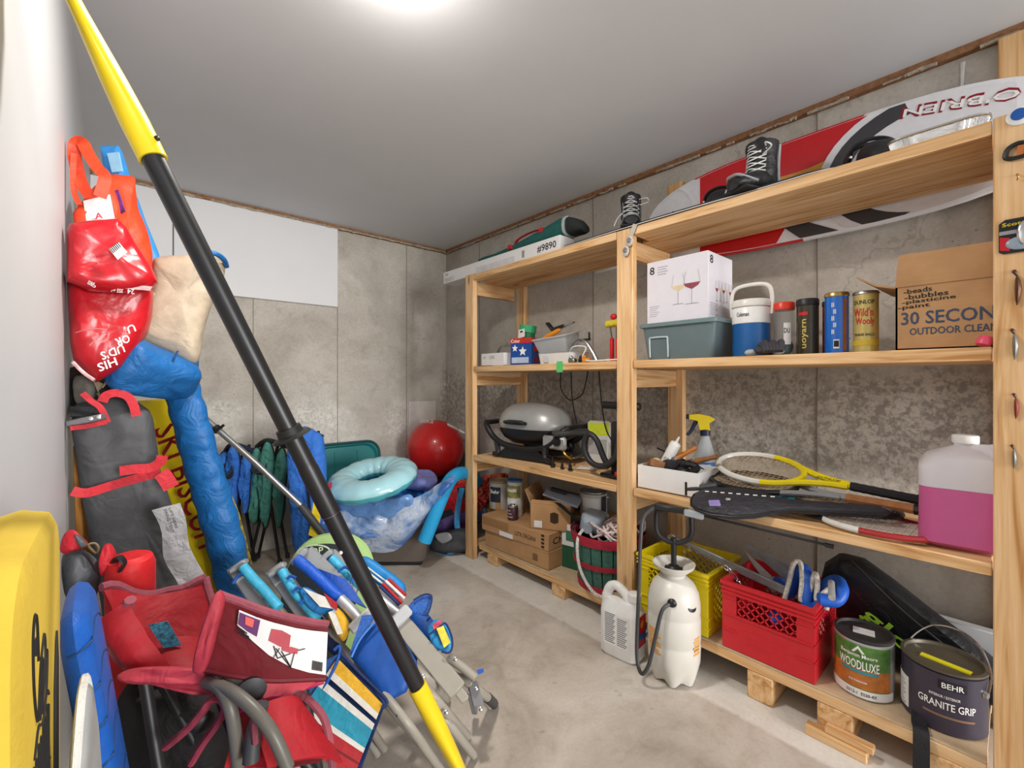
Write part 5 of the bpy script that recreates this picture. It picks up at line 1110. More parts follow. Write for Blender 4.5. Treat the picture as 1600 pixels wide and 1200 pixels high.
k = MB(); k.tube(spline([(0, 0, .008), (0, -.01, .006), (.002, -.012, -.002), (0, -.006, -.008)], 4), .0016, 6); k.build('hook', MATS['brass'], t); k = MB(); k.lathe([(.003, 0), (.003, .002), (0, .003)], 8, Matrix.Translation((0, 0, .008)) @ Matrix.Rotation(PI / 2, 4, 'X')); k.build('plate', MATS['brass'], t)
p = q(1588, 368, X=PX); t = hangx('lure_package', 'black blister card with lettering and a silver spoon lure', 'package', p.y - .004, p.z)
k = MB(); k.prism([(-.036, -.04), (-.028, -.046), (.045, -.046), (.045, .046), (-.024, .046), (-.036, .036)], .004, FRONT(0, 0, 0)); k.build('card', INK, t)
k = MB(); k.prism([(-.034, -.036), (-.016, -.04), (-.016, -.005), (-.034, .0)], .001, FRONT(0, -.004, 0)); k.build('print', RED, t); k = MB(); k.prism([(-.035, .005), (.044, .005), (.044, .015), (-.035, .015)], .001, FRONT(0, -.004, 0)); k.build('print', GREYINK, t)
k = MB(); k.text('Scotty', .05, .013, FRONT(-.030, -.0045, .024)); k.build('lettering', YEL, t)
k = MB(); k.ball((.012, -.009, .002), (.016, .005, .034), 16, 10); k.build('spoon', CHROME, t); k = MB(); k.ball((.004, -.006, -.022), (.028, .004, .018), 16, 8); k.build('blister', mat('pale_blue_blister', 'A9BBCB', .25, trans=.3), t)
# swim goggles strap on the middle post
t = T('plastic_latch', 'pale plastic ski pole clip with two round discs hung on the middle post', 'clip', (PX - .004, 1.205, 1.885), F)
LT = mat('pale_latch', 'B9B4AB', .4)
k = MB(); k.bar((.03, -.004, .06), (-.0, -.006, -.005), .02, .006, (0, 1, 0)); k.ball((.0, -.006, -.012), (.019, .006, .026), 14, 8); k.ball((-.02, -.006, -.055), (.018, .006, .026), 14, 8); k.build('clip_body', LT, t)
for x, z in ((.002, -.01), (-.019, -.052)):
    k = MB(); k.lathe([(.012, 0), (.012, .004), (.010, .006), (0, .006)], 16, Matrix.Translation((x, -.011, z)) @ Matrix.Rotation(PI / 2, 4, 'X')); k.build('disc', STEEL, t)
# ------------------------------------------------------------------ helpers for soft things
from mathutils import noise as mnoise
EYE = V((0, 0, HC))
def puff(pts, th, wr=.006, ws=8., n=56, flat=.55, seed=0, smooth=True):
    """cushion-like solid from a closed 3-D outline: bulges by th/2 on both sides, wrinkled"""
    pts = [V(p) for p in pts]
    if smooth: pts = spline(pts, max(2, n // len(pts)), True)
    else:
        per = max(1, n // len(pts)); pts = [a.lerp(b, k / per) for a, b in zip(pts, pts[1:] + pts[:1]) for k in range(per)]
    N = len(pts); c = sum(pts, V()) / N; nm = V()
    for a, b in zip(pts, pts[1:] + pts[:1]): nm += (a - c).cross(b - c)
    nm.normalize()
    if nm.dot(EYE - c) < 0: nm = -nm
    m = MB(); S = [1, .985, .94, .85, .7, .5, .28]; vs = []; lay = [(s, 1) for s in S[::-1]] + [(s, -1) for s in S[1:]]
    lay = lay[:len(S)] + lay[len(S):]
    for s, sd in lay:
        h = th / 2 * (1 - s ** 6) ** flat * sd
        for p in pts:
            v = c + (p - c) * s
            d = mnoise.noise(v * ws + V((seed, 0, 0))) * wr * (1 if s < .99 else .3) + mnoise.noise(v * ws * 2.7 + V((seed, 5, 0))) * wr * .4
            vs.append(v + nm * (h + d))
    L = len(lay)
    fs = [(i * N + k, i * N + (k + 1) % N, (i + 1) * N + (k + 1) % N, (i + 1) * N + k) for i in range(L - 1) for k in range(N)]
    o = len(vs); vs += [c + nm * th / 2, c - nm * th / 2]
    fs += [(o, k, (k + 1) % N) for k in range(N)] + [(o + 1, (L - 1) * N + (k + 1) % N, (L - 1) * N + k) for k in range(N)]
    return m.add(vs, fs)
def qp(l, d=None): return [q(p[0], p[1], p[2] if len(p) > 2 else d) for p in l]
def qsheet(TL, TR, BR, BL, nu=10, nv=8, wr=.006, ws=9., bow=0., th=.005, seed=0):
    """thin cloth spanned between four points, bowed towards the viewer by bow"""
    A, B, C, D = (V(p) if len(p) == 3 and isinstance(p, V) else q(*p) for p in (TL, TR, BR, BL)); g = []
    nm = (B - A).cross(D - A).normalized()
    if nm.dot(EYE - A) < 0: nm = -nm
    for i in range(nv + 1):
        v = i / nv; row = []
        for j in range(nu + 1):
            u = j / nu; p = A.lerp(B, u).lerp(D.lerp(C, u), v)
            row.append(p + nm * (bow * 4 * u * (1 - u) + mnoise.noise(p * ws + V((seed, 1, 2))) * wr + mnoise.noise(p * ws * 2.5 + V((seed, 1, 2))) * wr * .4))
        g.append(row)
    return g
def TQ(m, st, p0, p1, h, d):
    """lettering on a face at depth d running from p0 to p1"""
    d0, d1 = d if isinstance(d, tuple) else (d, d)
    a, b = q(*p0, d0), q(*p1, d1); e = V((p1[0] - p0[0], p1[1] - p0[1])); u = V((e.y, -e.x)).normalized() * h
    c = q(p0[0] + u.x, p0[1] + u.y, d0); x = b - a; y = c - a; z = x.cross(y).normalized()
    if z.dot(EYE - a) < 0: z = -z
    vs, fs = textdata(st); m.seg.append((len(m.v), len(m.f)))
    return m.add([a + x * v.x + y * v.y + z * (.0015 + v.z * .02) for v in vs], fs)
HOME = (0, 0, 0)

# ------------------------------------------------------------------ far corner heap
t = T('dark_tote', 'dark grey brown storage bin on the floor under the plastic heap', 'bin', (1.40, 2.93, .002), R(-41))
DB = plastic('smoky_bin', '5F5650', .3)
k = MB(); loft(k, [ring(.32, .20, .03, .05), ring(.355, .235, .33, .06), ring(.352, .232, .33, .06), ring(.31, .19, .04, .05)]); k.build('tub', DB, t)
k = MB(); k.box(-.30, .30, -.19, .19, 0, .032, .01); k.build('base_rim', BLK, t)
k = MB(); loft(k, [ring(.365, .245, .32, .06), ring(.368, .248, .335, .06), ring(.355, .235, .34, .06)]); k.build('rim', DB, t)
MB().ball((.10, -.225, .15), (.035, .012, .03), 12, 8).build('sticker', mat('rust_orange', 'A8683C', .5), t, 'rusty orange spot')
t = T('corner_bin', 'dark plastic bin in the far corner under the red ball', 'bin', (2.06, 3.24, .002), 0)
k = MB(); loft(k, [ring(.20, .22, 0, .04), ring(.24, .27, .37, .05), ring(.236, .266, .37, .05), ring(.195, .215, .01, .04)]); k.build('tub', DGR, t)
k = MB(); loft(k, [ring(.247, .277, .36, .05), ring(.25, .28, .39, .05), ring(.24, .27, .395, .05)]); k.build('lid', BLK, t)
BALLR = plastic('ball_red', 'C61F1F', .3, coat=.2)
t = T('exercise_ball', 'big glossy red exercise ball in the far corner', 'ball', (2.035, 3.285, .395 + .243))
k = MB(); k.ball((0, 0, 0), .243, 40, 24); k.build('ball', BALLR, t)
def onball(px, py, R0=.2445):
    c = V((2.035, 3.285, .638)); dv = (q(px, py, 1.) - EYE).normalized(); oc = EYE - c; b = oc.dot(dv); disc = b * b - oc.length_squared + R0 * R0
    return EYE + dv * (-b - math.sqrt(max(disc, 0))) - c
k = MB(); k.sheet([[onball(699 + 27 * i / 6, 664 + 14 * i / 6 - (1 - j) * 3) for i in range(7)] for j in (0, 1)], .003); k.build('stripe', WHITEINK, t, 'white stripe')
k = MB()
vs, fs = textdata('ZONE'); k.add([onball(656 + v.x * 21, 660.5 - v.y * 5 + v.x * 1.0, .2445 + v.z * .03) for v in vs], fs); k.build('lettering', WHITEINK, t)
k = MB(); k.tube([(0, 0, 0)] * 0 + [V((.2432 * math.cos(u) * math.cos(.15), .2432 * math.sin(u) * math.cos(.15), .2432 * math.sin(.15) * .0 + .03)) for u in [i * PI / 24 for i in range(48)]], .0012, 4, closed=True); k.build('mould_seam', plastic('ball_seam', '8E1414', .4), t)

TEAL = plastic('teal_plastic', '1F7A7C', .45)
c0 = q(538, 722, 3.30)
t = T('teal_tub_lid', 'large teal plastic tub lid standing upright against the far wall', 'lid', M=Matrix.Translation((1.37, 3.475, .001)) @ Matrix.Rotation(R(-6), 4, 'X'))
def rrect(a, b, r, n=6):
    return [(p[0], p[1]) for p in ring(a, b, 0, r, n)]
M_ = Matrix.Translation((0, 0, .36)) @ Matrix.Rotation(PI / 2, 4, 'X')
k = MB(); loft(k, [[M_ @ V((x, y, z)) for x, y, _ in ring(a, b, 0, .10)] for a, b, z in ((.245, .345, 0), (.265, .36, 0), (.265, .36, .03), (.25, .345, .03), (.235, .33, .008))]); k.build('panel', TEAL, t)
k = MB(); k.tube([M_ @ V((x, y, .03)) for x, y, _ in ring(.265, .36, 0, .10)], .011, 8, closed=True); k.build('rim', plastic('dark_teal', '17484C', .45), t)
for x in (-.09, .09): MB().bar(M_ @ V((x, -.3, .01)), M_ @ V((x, .3, .01)), .012, .012, (0, -1, 0)).build('rib', TEAL, t)

# folded camp chairs against the far wall
def folded_chair(name, lab, foot, top, spread, fab, trim, cup=True, seed=1, h0=.42, grp='folded camp chairs by the far wall'):
    """bundle of four legs with its fabric gathered round the upper part; foot, top: centre points"""
    t = T(name, lab, 'folding chair', foot, 0, grp)
    f, tp = V(foot), V(top); d = tp - f; side = V((SN * 0 + CS, -SN, 0)); dep = V((SN, CS, 0)); g = random.Random(seed)
    for sx, sy in ((-1, -1), (1, -1), (-1, 1), (1, 1)):
        a = side * (spread * sx) + dep * (spread * .5 * sy); b = d * .97 + side * (-spread * .55 * sx) + dep * (spread * .3 * sy)
        k = MB(); k.tube([a + V((0, 0, .004)), a.lerp(b, .5), b], .010, 8); k.tube([a, a + V((0, 0, .03))], .015, 8); k.build('leg', BLK, t)
    for i in range(3):
        w = spread * (1.25 - .2 * i); u = i - 1
        c = side * (u * spread * .8) + dep * (-.035 - .02 * (i == 1)); z0, z1 = h0 - .05 * (i == 1) - g.uniform(0, .1), .99 - .06 * abs(u)
        ol = [c + side * (w * .45 * math.cos(an) * (1.15 if math.sin(an) > 0 else .75)) + d * ((z0 + z1) / 2 + (z1 - z0) / 2 * math.sin(an)) for an in [j * PI / 6 for j in range(12)]]
        puff([p + f for p in ol], .075, .022, 13, 48, seed=seed + i).build('fabric_fold', fab, t).matrix_parent_inverse = Matrix.Translation(-f)
        k = MB(); k.tube(spline(ol, 4, True), .006, 6, closed=True); k.build('trim', trim, t)
    if cup:
        c = side * (-.02) + dep * (-.11) + d * .80
        k = MB(); k.lathe([(.034, -.05), (.044, 0), (.048, .004), (.042, .006), (.036, -.04)], 18, Matrix.Translation(c) @ Matrix.Rotation(R(50), 4, side)); k.build('cup_holder', fabric('dark_mesh', '2A3134', .8), t)
    k = MB(); k.tube(spline([d * .93 + side * -spread, d * .99 + dep * -.06, d * .93 + side * spread], 5), .014, 8); k.build('armrest', trim, t)
    return t
BLF = fabric('royal_blue_canvas', '2F6CC4', .75, .7, 16); GNF = fabric('bottle_green_canvas', '468578', .75, .7, 16); NVT = fabric('navy_trim', '141A33', .8); GTR = fabric('dark_green_trim', '182420', .8)
folded_chair('camp_chair', 'folded blue camp chair farthest left by the far wall, behind the silver pole', q(372, 880, Z=.012), q(374, 690, 2.78), .085, BLF, NVT, True, 3, .48)
folded_chair('camp_chair', 'folded dark green camp chair with black legs by the far wall', q(420, 876, Z=.012), q(426, 684, 2.86), .10, GNF, GTR, True, 7, .36)
t = folded_chair('camp_chair', 'folded blue camp chair between the green chair and the teal lid', q(486, 872, Z=.012), q(484, 668, 2.95), .085, BLF, NVT, False, 11, .12)
t = T('blue_chair_bag', 'blue fabric chair bag slumped under the black paddle shaft', 'bag', HOME)
puff(qp([(452, 700), (470, 668), (490, 672), (505, 690), (508, 760), (500, 840), (478, 880), (462, 860), (455, 780)], 2.62), .12, .02, 9, 54, seed=5).build('bag', BLF, t)
k = MB(); k.tube(spline(qp([(466, 676, 2.55), (476, 720, 2.54), (484, 790, 2.54), (486, 850, 2.54)]), 5), .006, 6); k.build('stitching', NVT, t)

# silver pole
t = T('telescopic_pole', 'silver telescopic pole slanting across the folded chairs', 'pole', HOME)
a, b, c, e = q(322, 655, 2.40), q(400, 724, 2.40), q(470, 790, 2.40), q(530, 866, 2.42)
k = MB(); k.tube([a, b, c], .0155, 12); k.build('shaft', ALU, t); k = MB(); k.tube([c, c.lerp(e, .1), e, q(588, 936, 2.44)], [.017, .021, .019, .017], 12); k.build('grip', DGR, t)
k = MB(); k.tube([q(336, 668, 2.40), q(342, 673, 2.40)], .022, 12); k.bar(q(334, 676, 2.38), q(350, 664, 2.38), .008, .012); k.build('lock_collar', BLK, t)
t = T('yellow_strap', 'crumpled yellow strap end beside the black paddle shaft', 'strap', HOME)
k = MB(); k.sheet(qsheet((492, 772, 2.44), (503, 776, 2.44), (498, 842, 2.4), (482, 836, 2.4), 4, 8, .01, 14)); k.build('strap', fabric('yellow_webbing', 'DFC51E', .7, .3, 30), t)
k = MB(); k.sheet(qsheet((503, 762, 2.5), (519, 752, 2.5), (518, 762, 2.5), (506, 774, 2.5), 4, 3, .006, 14)); k.build('flag', mat('red_flag', 'A83040', .7), t, 'small red and orange tag')

# deflated plastic heap
CLB2 = mat('clear_blue_vinyl', '6E9BD6', .12, var=.25, ns=6, trans=.25, ior=1.35, coat=.5, wrinkle=.9, ws=7)
BLV = mat('blue_vinyl', '2A6FC0', .2, var=.3, ns=7, coat=.5, wrinkle=.8, ws=9)
CLV = mat('clear_vinyl_sheet', 'B9C8E2', .16, trans=.3, ior=1.25, coat=.5, wrinkle=1., ws=9)
_n = NT(CLV); _v = _n.coord(); _n.base(_n.ramp(_n.noise(_v, 5, 4, .6, 1.2), [(.36, lin('3F78C4')), (.48, lin('8FAEDB')), (.6, lin('C9D3E4')), (.75, lin('7E93B8'))]))
t = T('deflated_float', 'crumpled deflated blue vinyl float heaped on the dark bin', 'pool float', (1.40, 2.92, .335), R(-41))
def heap(rx, ry, h, seed, wr, base=0.):
    m = MB(); nr, n = 12, 56; vs = []
    for i in range(nr + 1):
        s = i / nr
        for j in range(n):
            u = 2 * PI * j / n; rr = 1 + .08 * math.sin(3 * u + seed) + .05 * math.sin(5 * u)
            p = V((rx * s * rr * math.cos(u), ry * s * rr * math.sin(u), h * (1 - s ** 2.2) + base))
            if s > .8: p.z -= (s - .8) * .3
            k = mnoise.noise(p * 6 + V((seed, 0, 0))) * wr + abs(mnoise.noise(p * 11 + V((seed, 3, 0)))) * wr * .9
            p.z += k * (1 if s < .95 else .6); p.x += mnoise.noise(p * 9 + V((0, seed, 0))) * wr * .5
            vs.append(p)
    fs = [(i * n + j, i * n + (j + 1) % n, (i + 1) * n + (j + 1) % n, (i + 1) * n + j) for i in range(nr) for j in range(n)]
    o = len(vs); vs.append(V((0, 0, -.02))); fs += [(nr * n + (j + 1) % n, nr * n + j, o) for j in range(n)]
    return m.add(vs, fs)
heap(.37, .24, .15, 2.0, .06, .03).build('body', BLV, t)
puff([V((.0, -.05, .20)), V((.30, -.12, .17)), V((.36, .05, .18)), V((.2, .16, .22)), V((-.1, .12, .2))], .09, .03, 8, 50, seed=4).build('lobe', mat('lilac_vinyl', '7C86CC', .15, var=.3, ns=6, coat=.5, wrinkle=.9, ws=8), t, 'lilac lobe')
t2 = T('plastic_sheet', 'wrinkled clear plastic sheet draped over the front of the bin', 'plastic sheet', HOME)
g = []
topc = spline([(500, 782, 0), (540, 788, 0), (590, 792, 0), (650, 778, 0), (690, 755, 0), (712, 742, 0)], 6); botc = spline([(484, 838, 0), (520, 850, 0), (575, 862, 0), (622, 858, 0), (664, 815, 0), (704, 764, 0)], 6)
for i in range(21):
    row = []; v = i / 20
    for j in range(len(topc)):
        p = topc[j].lerp(botc[j], v); u = j / (len(topc) - 1)
        d = 2.80 + .10 * u - .10 * math.sin(PI * min(1, v * .9 + .1)) + .05 * max(0, v - .8)
        p3 = q(p.x, p.y, d); n1 = mnoise.noise(p3 * 8) * .035 + abs(mnoise.noise(p3 * 14 + V((4, 0, 0)))) * .035
        row.append(p3 - V((SN, CS, -.4)) * n1)
    g.append(row)
MB().sheet(g, .003).build('sheet', CLV, t2)
puff([p + V((.02, .03, 0)) for p in qp([(530, 775), (600, 780), (640, 775), (640, 795), (600, 815), (560, 810), (530, 800)], 2.74)], .06, .03, 9, 50, seed=9).build('blue_inside', CLB2, t2, 'pale blue vinyl showing through')
t = T('pool_ring', 'pale aqua inflatable pool ring lying on top of the plastic heap', 'pool ring', M=Matrix.Translation(q(582, 748, 2.86)) @ Matrix.Rotation(R(-41.5), 4, 'Z') @ Matrix.Rotation(R(13), 4, 'X') @ Matrix.Rotation(R(-7), 4, 'Y'))
def ringmesh(Rx, Ry, r, z0=-1, z1=1):
    m = MB(); n, p = 64, 18; vs = []
    for i in range(n):
        u = 2 * PI * i / n; pin = 1 + .06 * abs(math.sin(8 * u)) ** 8 * -1
        for j in range(p):
            w_ = 2 * PI * j / p; rr = r * pin * (1 + mnoise.noise(V((math.cos(u) * 3, math.sin(u) * 3, j * .4))) * .08)
            vs.append(((Rx + rr * math.cos(w_)) * math.cos(u), (Ry + rr * math.cos(w_)) * math.sin(u), rr * .66 * math.sin(w_)))
    fs = [(i * p + j, ((i + 1) % n) * p + j, ((i + 1) % n) * p + (j + 1) % p, i * p + (j + 1) % p) for i in range(n) for j in range(p)]
    m.add(vs, fs); m.m = [1 if (f[0] % p) >= p // 2 else 0 for f in fs]; return m
ringmesh(.190, .185, .098).build('ring', [mat('aqua_vinyl', 'A4D3DC', .25, var=.05, coat=.3, ns=8), mat('aqua_vinyl_dark', '4BA9B4', .25, var=.05, coat=.3)], t)

# noodles and soft things by the far post
NOOD = mat('noodle_blue', '1E93C8', .8, var=.05, bump=.3, ns=60)
t = T('pool_noodle', 'bright blue foam pool noodle bent down in front of the red ball', 'pool noodle', HOME)
pts = spline([q(663, 846, 2.80), q(678, 808, 2.82), q(694, 768, 2.86), q(706, 747, 2.92), q(722, 739, 3.08), q(740, 746, 3.32), q(752, 760, 3.46)], 6)
k = MB(); k.tube(pts, .043, 18); k.build('noodle', NOOD, t)
d = (pts[0] - pts[1]).normalized(); k = MB(); k.tube([pts[0] + d * .001, pts[0] + d * .003], .013, 12); k.build('core_hole', mat('noodle_hole', '0B2F55', .9), t)
t = T('purple_noodle', 'dull purple foam noodle lying low behind the blue strap', 'pool noodle', HOME)
k = MB(); k.tube(spline([q(668, 836, 3.30), q(700, 818, 3.36), q(740, 806, 3.44), q(775, 796, 3.50), q(800, 776, 3.52)], 6), .048, 16); k.build('noodle', mat('noodle_purple', '67508F', .8, var=.06, bump=.3, ns=60), t)
REDF = fabric('red_nylon', 'B8141F', .55, .5, 14)
t = T('life_jacket', 'red life jacket with dark straps behind the blue noodle', 'life jacket', HOME)
puff(qp([(690, 770, 3.5), (720, 756, 3.5), (742, 770, 3.5), (746, 815, 3.5), (720, 825, 3.5), (696, 815, 3.5)]), .12, .015, 9, 48, seed=2).build('panel', REDF, t)
puff(qp([(652, 800, 3.20), (666, 788, 3.20), (672, 800, 3.20), (662, 822, 3.20), (650, 818, 3.20)]), .06, .01, 12, 40, seed=3).build('panel', REDF, t)
k = MB(); k.sheet(qsheet((714, 762, 3.36), (728, 760, 3.36), (728, 778, 3.36), (716, 776, 3.36), 4, 4, .006)); k.build('buckle_strap', BLK, t)
k = MB(); k.sheet(qsheet((690, 800, 3.40), (706, 794, 3.40), (716, 828, 3.40), (690, 832, 3.40), 4, 4, .006)); k.build('side_strap', fabric('dark_slate_webbing', '2A3138', .8), t)
def pattern():
    m = bpy.data.materials.new('patterned_cloth'); tt = NT(m); tt.b.inputs['Roughness'].default_value = .7
    tt.base(tt.ramp(tt.noise(tt.coord(), 22, 3, .6, 1.5), [(.36, lin('2A1C3A')), (.44, lin('B51F24')), (.54, lin('D9402A')), (.6, lin('E8A23A')), (.68, lin('C84B8A'))])); return m
PAT = pattern()
t = T('patterned_towel', 'orange and red patterned towel bunched behind the far post', 'towel', HOME)
puff(qp([(742, 752, 3.46), (765, 742, 3.46), (792, 740, 3.46), (790, 757, 3.44), (770, 775, 3.42), (752, 800, 3.42), (742, 790, 3.42)]), .16, .03, 10, 56, seed=6).build('towel', PAT, t)
puff(qp([(712, 752, 3.58), (735, 748, 3.58), (742, 765, 3.58), (725, 775, 3.58)]), .10, .02, 10, 40, seed=8).build('fold', PAT, t)
t = T('tan_bundle', 'dull yellow and blue cloth bundle under the patterned towel', 'cloth', HOME)
puff(qp([(748, 790, 3.5), (775, 770, 3.5), (790, 780, 3.5), (785, 812, 3.5), (755, 822, 3.5)]), .14, .02, 10, 44, seed=9).build('bundle', fabric('mustard_cloth', 'A8802E', .8), t)
puff(qp([(742, 795, 3.40), (757, 792, 3.40), (762, 806, 3.40), (748, 812, 3.40)]), .06, .01, 10, 40, seed=3).build('bundle', fabric('slate_blue_cloth', '3E5A86', .8), t)
t = T('beach_bag', 'dark grey bag lying on the floor beneath the purple noodle', 'bag', HOME)
puff([p for p in qp([(672, 838, 3.14), (700, 828, 3.14), (738, 826, 3.2), (746, 850, 3.2), (735, 860, 3.16), (690, 864, 3.1), (672, 856, 3.1)])], .14, .015, 9, 48, seed=1).build('bag', fabric('charcoal_bag', '34363A', .6), t)
puff(qp([(680, 836, 3.06), (700, 832, 3.06), (706, 842, 3.06), (690, 849, 3.06)]), .02, .004, 10, 40).build('pocket', mat('grey_pvc', '8D8F92', .3), t, 'shiny grey pocket')
t = T('blue_strap', 'light blue webbing strap hanging down to the floor beside the far post', 'strap', HOME)
pts = spline([q(722, 762, 3.26), q(716, 790, 3.22), q(714, 815, 3.18), q(716, 838, 3.14), q(713, 856, 3.10), q(700, 866, Z=.01), q(686, 862, Z=.008), q(679, 856, Z=.012)], 6)
sd = V((CS, -SN, 0)); k = MB(); k.sheet([[p + sd * .019 for p in pts], [p - sd * .019 for p in pts]], .004); k.build('strap', fabric('sky_blue_webbing', '3E9BD2', .65, .2, 60), t)

# kneeboard
LIME = plastic('lime_foam', 'A3C680', .5); SLATE = mat('slate_foam', '2A3238', .7, bump=.3)
P0 = q(515, 905, 2.02)
Mk = basis(P0, (CS, -SN, .05), (.25, .28, .92))
t = T('kneeboard', 'lime green kneeboard with dark pad and oval emblem behind the beach chairs', 'kneeboard', M=Mk)
ol = [(.205 * math.copysign(abs(math.cos(u)) ** .8, math.cos(u)), .20 * math.sin(u) if math.sin(u) > 0 else .42 * math.sin(u)) for u in [i * PI / 24 for i in range(48)]]
pillow(MB(), ol, .045).build('board', LIME, t)
k = MB(); k.prism([(x * .82 - .03, min(y * .86, .175 - .12 * x) - .02) for x, y in ol], .004, Matrix.Translation((0, 0, .022))); k.build('pad', SLATE, t)
k = MB(); k.tube([(-.075 + .075 * math.cos(u), .115 + .032 * math.sin(u), .028) for u in [i * PI / 16 for i in range(32)]], .004, 6, closed=True); k.build('emblem_ring', mat('pale_green_foam', 'C5D8B4', .6), t)
k = MB(); k.text('HOP', .09, .032, Matrix.Translation((-.12, .099, .0265)) @ Matrix.Rotation(.1, 4, 'Z')); k.build('lettering', MATS['pale_green_foam'], t)
# ------------------------------------------------------------------ against the left wall
FYEL = mat('yellow_foam_board', 'D0B23C', .85, var=.06, ns=14, bump=.35); FBLUE = mat('blue_foam_skin', '1857AE', .4, var=.10, ns=30, bump=.35); FGREY = mat('grey_foam', '6C6B64', .85, bump=.4); FWHT = mat('white_foam_edge', 'DEDEDA', .9, bump=.5)
def upright(name, lab, cat, x0, y0, y1, h, th, lean, yaw, mm, r=.09):
    """board standing on the floor: runs along Y, face towards the room, leaning its top to the wall"""
    t = T(name, lab, cat, M=Matrix.Translation((x0, y0, .003)) @ Matrix.Rotation(R(yaw), 4, 'Z') @ Matrix.Rotation(R(-lean), 4, 'Y'))
    L = y1 - y0; ol = []
    for cx, cy, s0, rr in ((L - r, h - r, 0, r), (r, h - r, 1, r), (.02, .02, 2, .02), (L - .02, .02, 3, .02)):
        ol += [(cx + rr * math.cos((s0 + k / 8) * PI / 2), cy + rr * math.sin((s0 + k / 8) * PI / 2)) for k in range(9)]
    k = MB(); M = Matrix(((0, 0, 1, 0), (1, 0, 0, 0), (0, 1, 0, 0), (0, 0, 0, 1))); n = len(ol)
    cx, cy = L / 2, h / 2
    lay = [(0, .018), (.006, .006), (th * .5, 0), (th - .006, .006), (th, .018)]
    vs = [((cx + (x - cx) * (1 - 2 * e / L)), (cy + (y - cy) * (1 - 2 * e / h)), z) for z, e in lay for x, y in ol]
    k.add(vs, [(i * n + j, i * n + (j + 1) % n, (i + 1) * n + (j + 1) % n, (i + 1) * n + j) for i in range(4) for j in range(n)] + [tuple(range(n))[::-1], tuple(4 * n + j for j in range(n))], M)
    k.build('board', mm, t); return t
t = upright('bodyboard', 'thick yellow foam bodyboard with black line drawing, nearest the camera', 'bodyboard', -.1125, .50, .835, 1.066, .058, 0, 0, FYEL, .075)
k = MB(); XF = .0595   # line drawing of swirls and strokes on the face (y, z in the board's frame)
def stroke(pts, r=.0013): k.tube([(XF - .001, .045 + (y - .35) * 1.05, .70 + (z - .4) * .68) for y, z in [(p.y, p.z) for p in spline([(0, a, b) for a, b in pts], 6)]], r, 5)
stroke([(.40, .78), (.39, .84), (.375, .855), (.365, .83), (.37, .77), (.385, .72), (.40, .70), (.415, .72)])
stroke([(.39, .80), (.385, .82), (.38, .80)])
stroke([(.40, .70), (.41, .75), (.42, .77), (.43, .75), (.42, .71), (.41, .69)]); stroke([(.42, .77), (.44, .79), (.45, .76), (.44, .72), (.42, .69)])
stroke([(.45, .76), (.465, .745), (.46, .70), (.44, .67)]); stroke([(.375, .67), (.40, .69), (.43, .67), (.46, .69), (.48, .67)])
for i in range(7): stroke([(.37 + .016 * i, .665 - .004 * (i % 2)), (.365 + .017 * i, .60), (.36 + .02 * i, .50), (.35 + .022 * i, .40)], .0022)
stroke([(.36, .60), (.40, .57), (.45, .60), (.49, .56)]); stroke([(.35, .50), (.40, .47), (.45, .51), (.50, .46)])
k.build('line_drawing', INK, t, 'black line drawing')
k = MB(); k.prism([(.235, .55), (.265, .55), (.268, .88), (.255, .92), (.238, .86)], .002, Matrix(((0, 0, 1, XF - .001), (1, 0, 0, 0), (0, 1, 0, 0), (0, 0, 0, 1)))); k.build('line_drawing', INK, t, 'black printed bar')

t = upright('bodyboard', 'glossy blue foam bodyboard with thin dark curves leaning behind the yellow one', 'bodyboard', .052, .86, 1.07, .89, .034, 7.5, 0, FBLUE, .05)
for i, z in enumerate((.84, .775, .72, .665, .58, .50)):
    k = MB(); k.tube(spline([(.0338, .012, z + .01), (.0344, .08, z + .012), (.0344, .15, z - .006), (.0338, .195, z - .03)], 5), .0012, 5); k.tube(spline([(.0335, .012, z + .010), (.022, -.0002, z + .006), (.008, .0, z + .002)], 4), .0012, 5); k.build('line_print', mat('dark_line', '123A66', .6), t)
t = T('kickboard', 'small pointed grey foam kickboard with white furry edge by the blue board', 'kickboard', M=Matrix.Translation((-.0445, .600, -.0)) @ Matrix.Rotation(R(-8), 4, 'Z'))
MY = Matrix(((0, 0, 1, 0), (1, 0, 0, 0), (0, 1, 0, 0), (0, 0, 0, 1)))
ol = [(.0, .0), (.20, .0), (.20, .60), (.185, .71), (.160, .80), (.130, .865), (.116, .87), (.095, .84), (.04, .68), (.0, .52)]
pillow(MB(), ol, .016, M=MY).build('board', FGREY, t)
k = MB(); k.tube([(.0, y, z) for y, z in [(p.x, p.y) for p in spline([(a, b, 0) for a, b in ol[2:]], 6)]], .0042, 6); k.build('edge', FWHT, t, 'white fuzzy edge')

# wood plank leaning on the wall
t = T('wood_plank', 'orange brown wood plank leaning on the left wall behind the grey bag', 'plank', HOME)
k = MB(); k.bar(q(131, 690, 1.47), q(140, 1080, 1.60), .085, .02, (1, -.4, 0), .003); k.build('plank', wood('orange_pine', 2, 'B5752E', '8A5320', 'C98B42'), t)

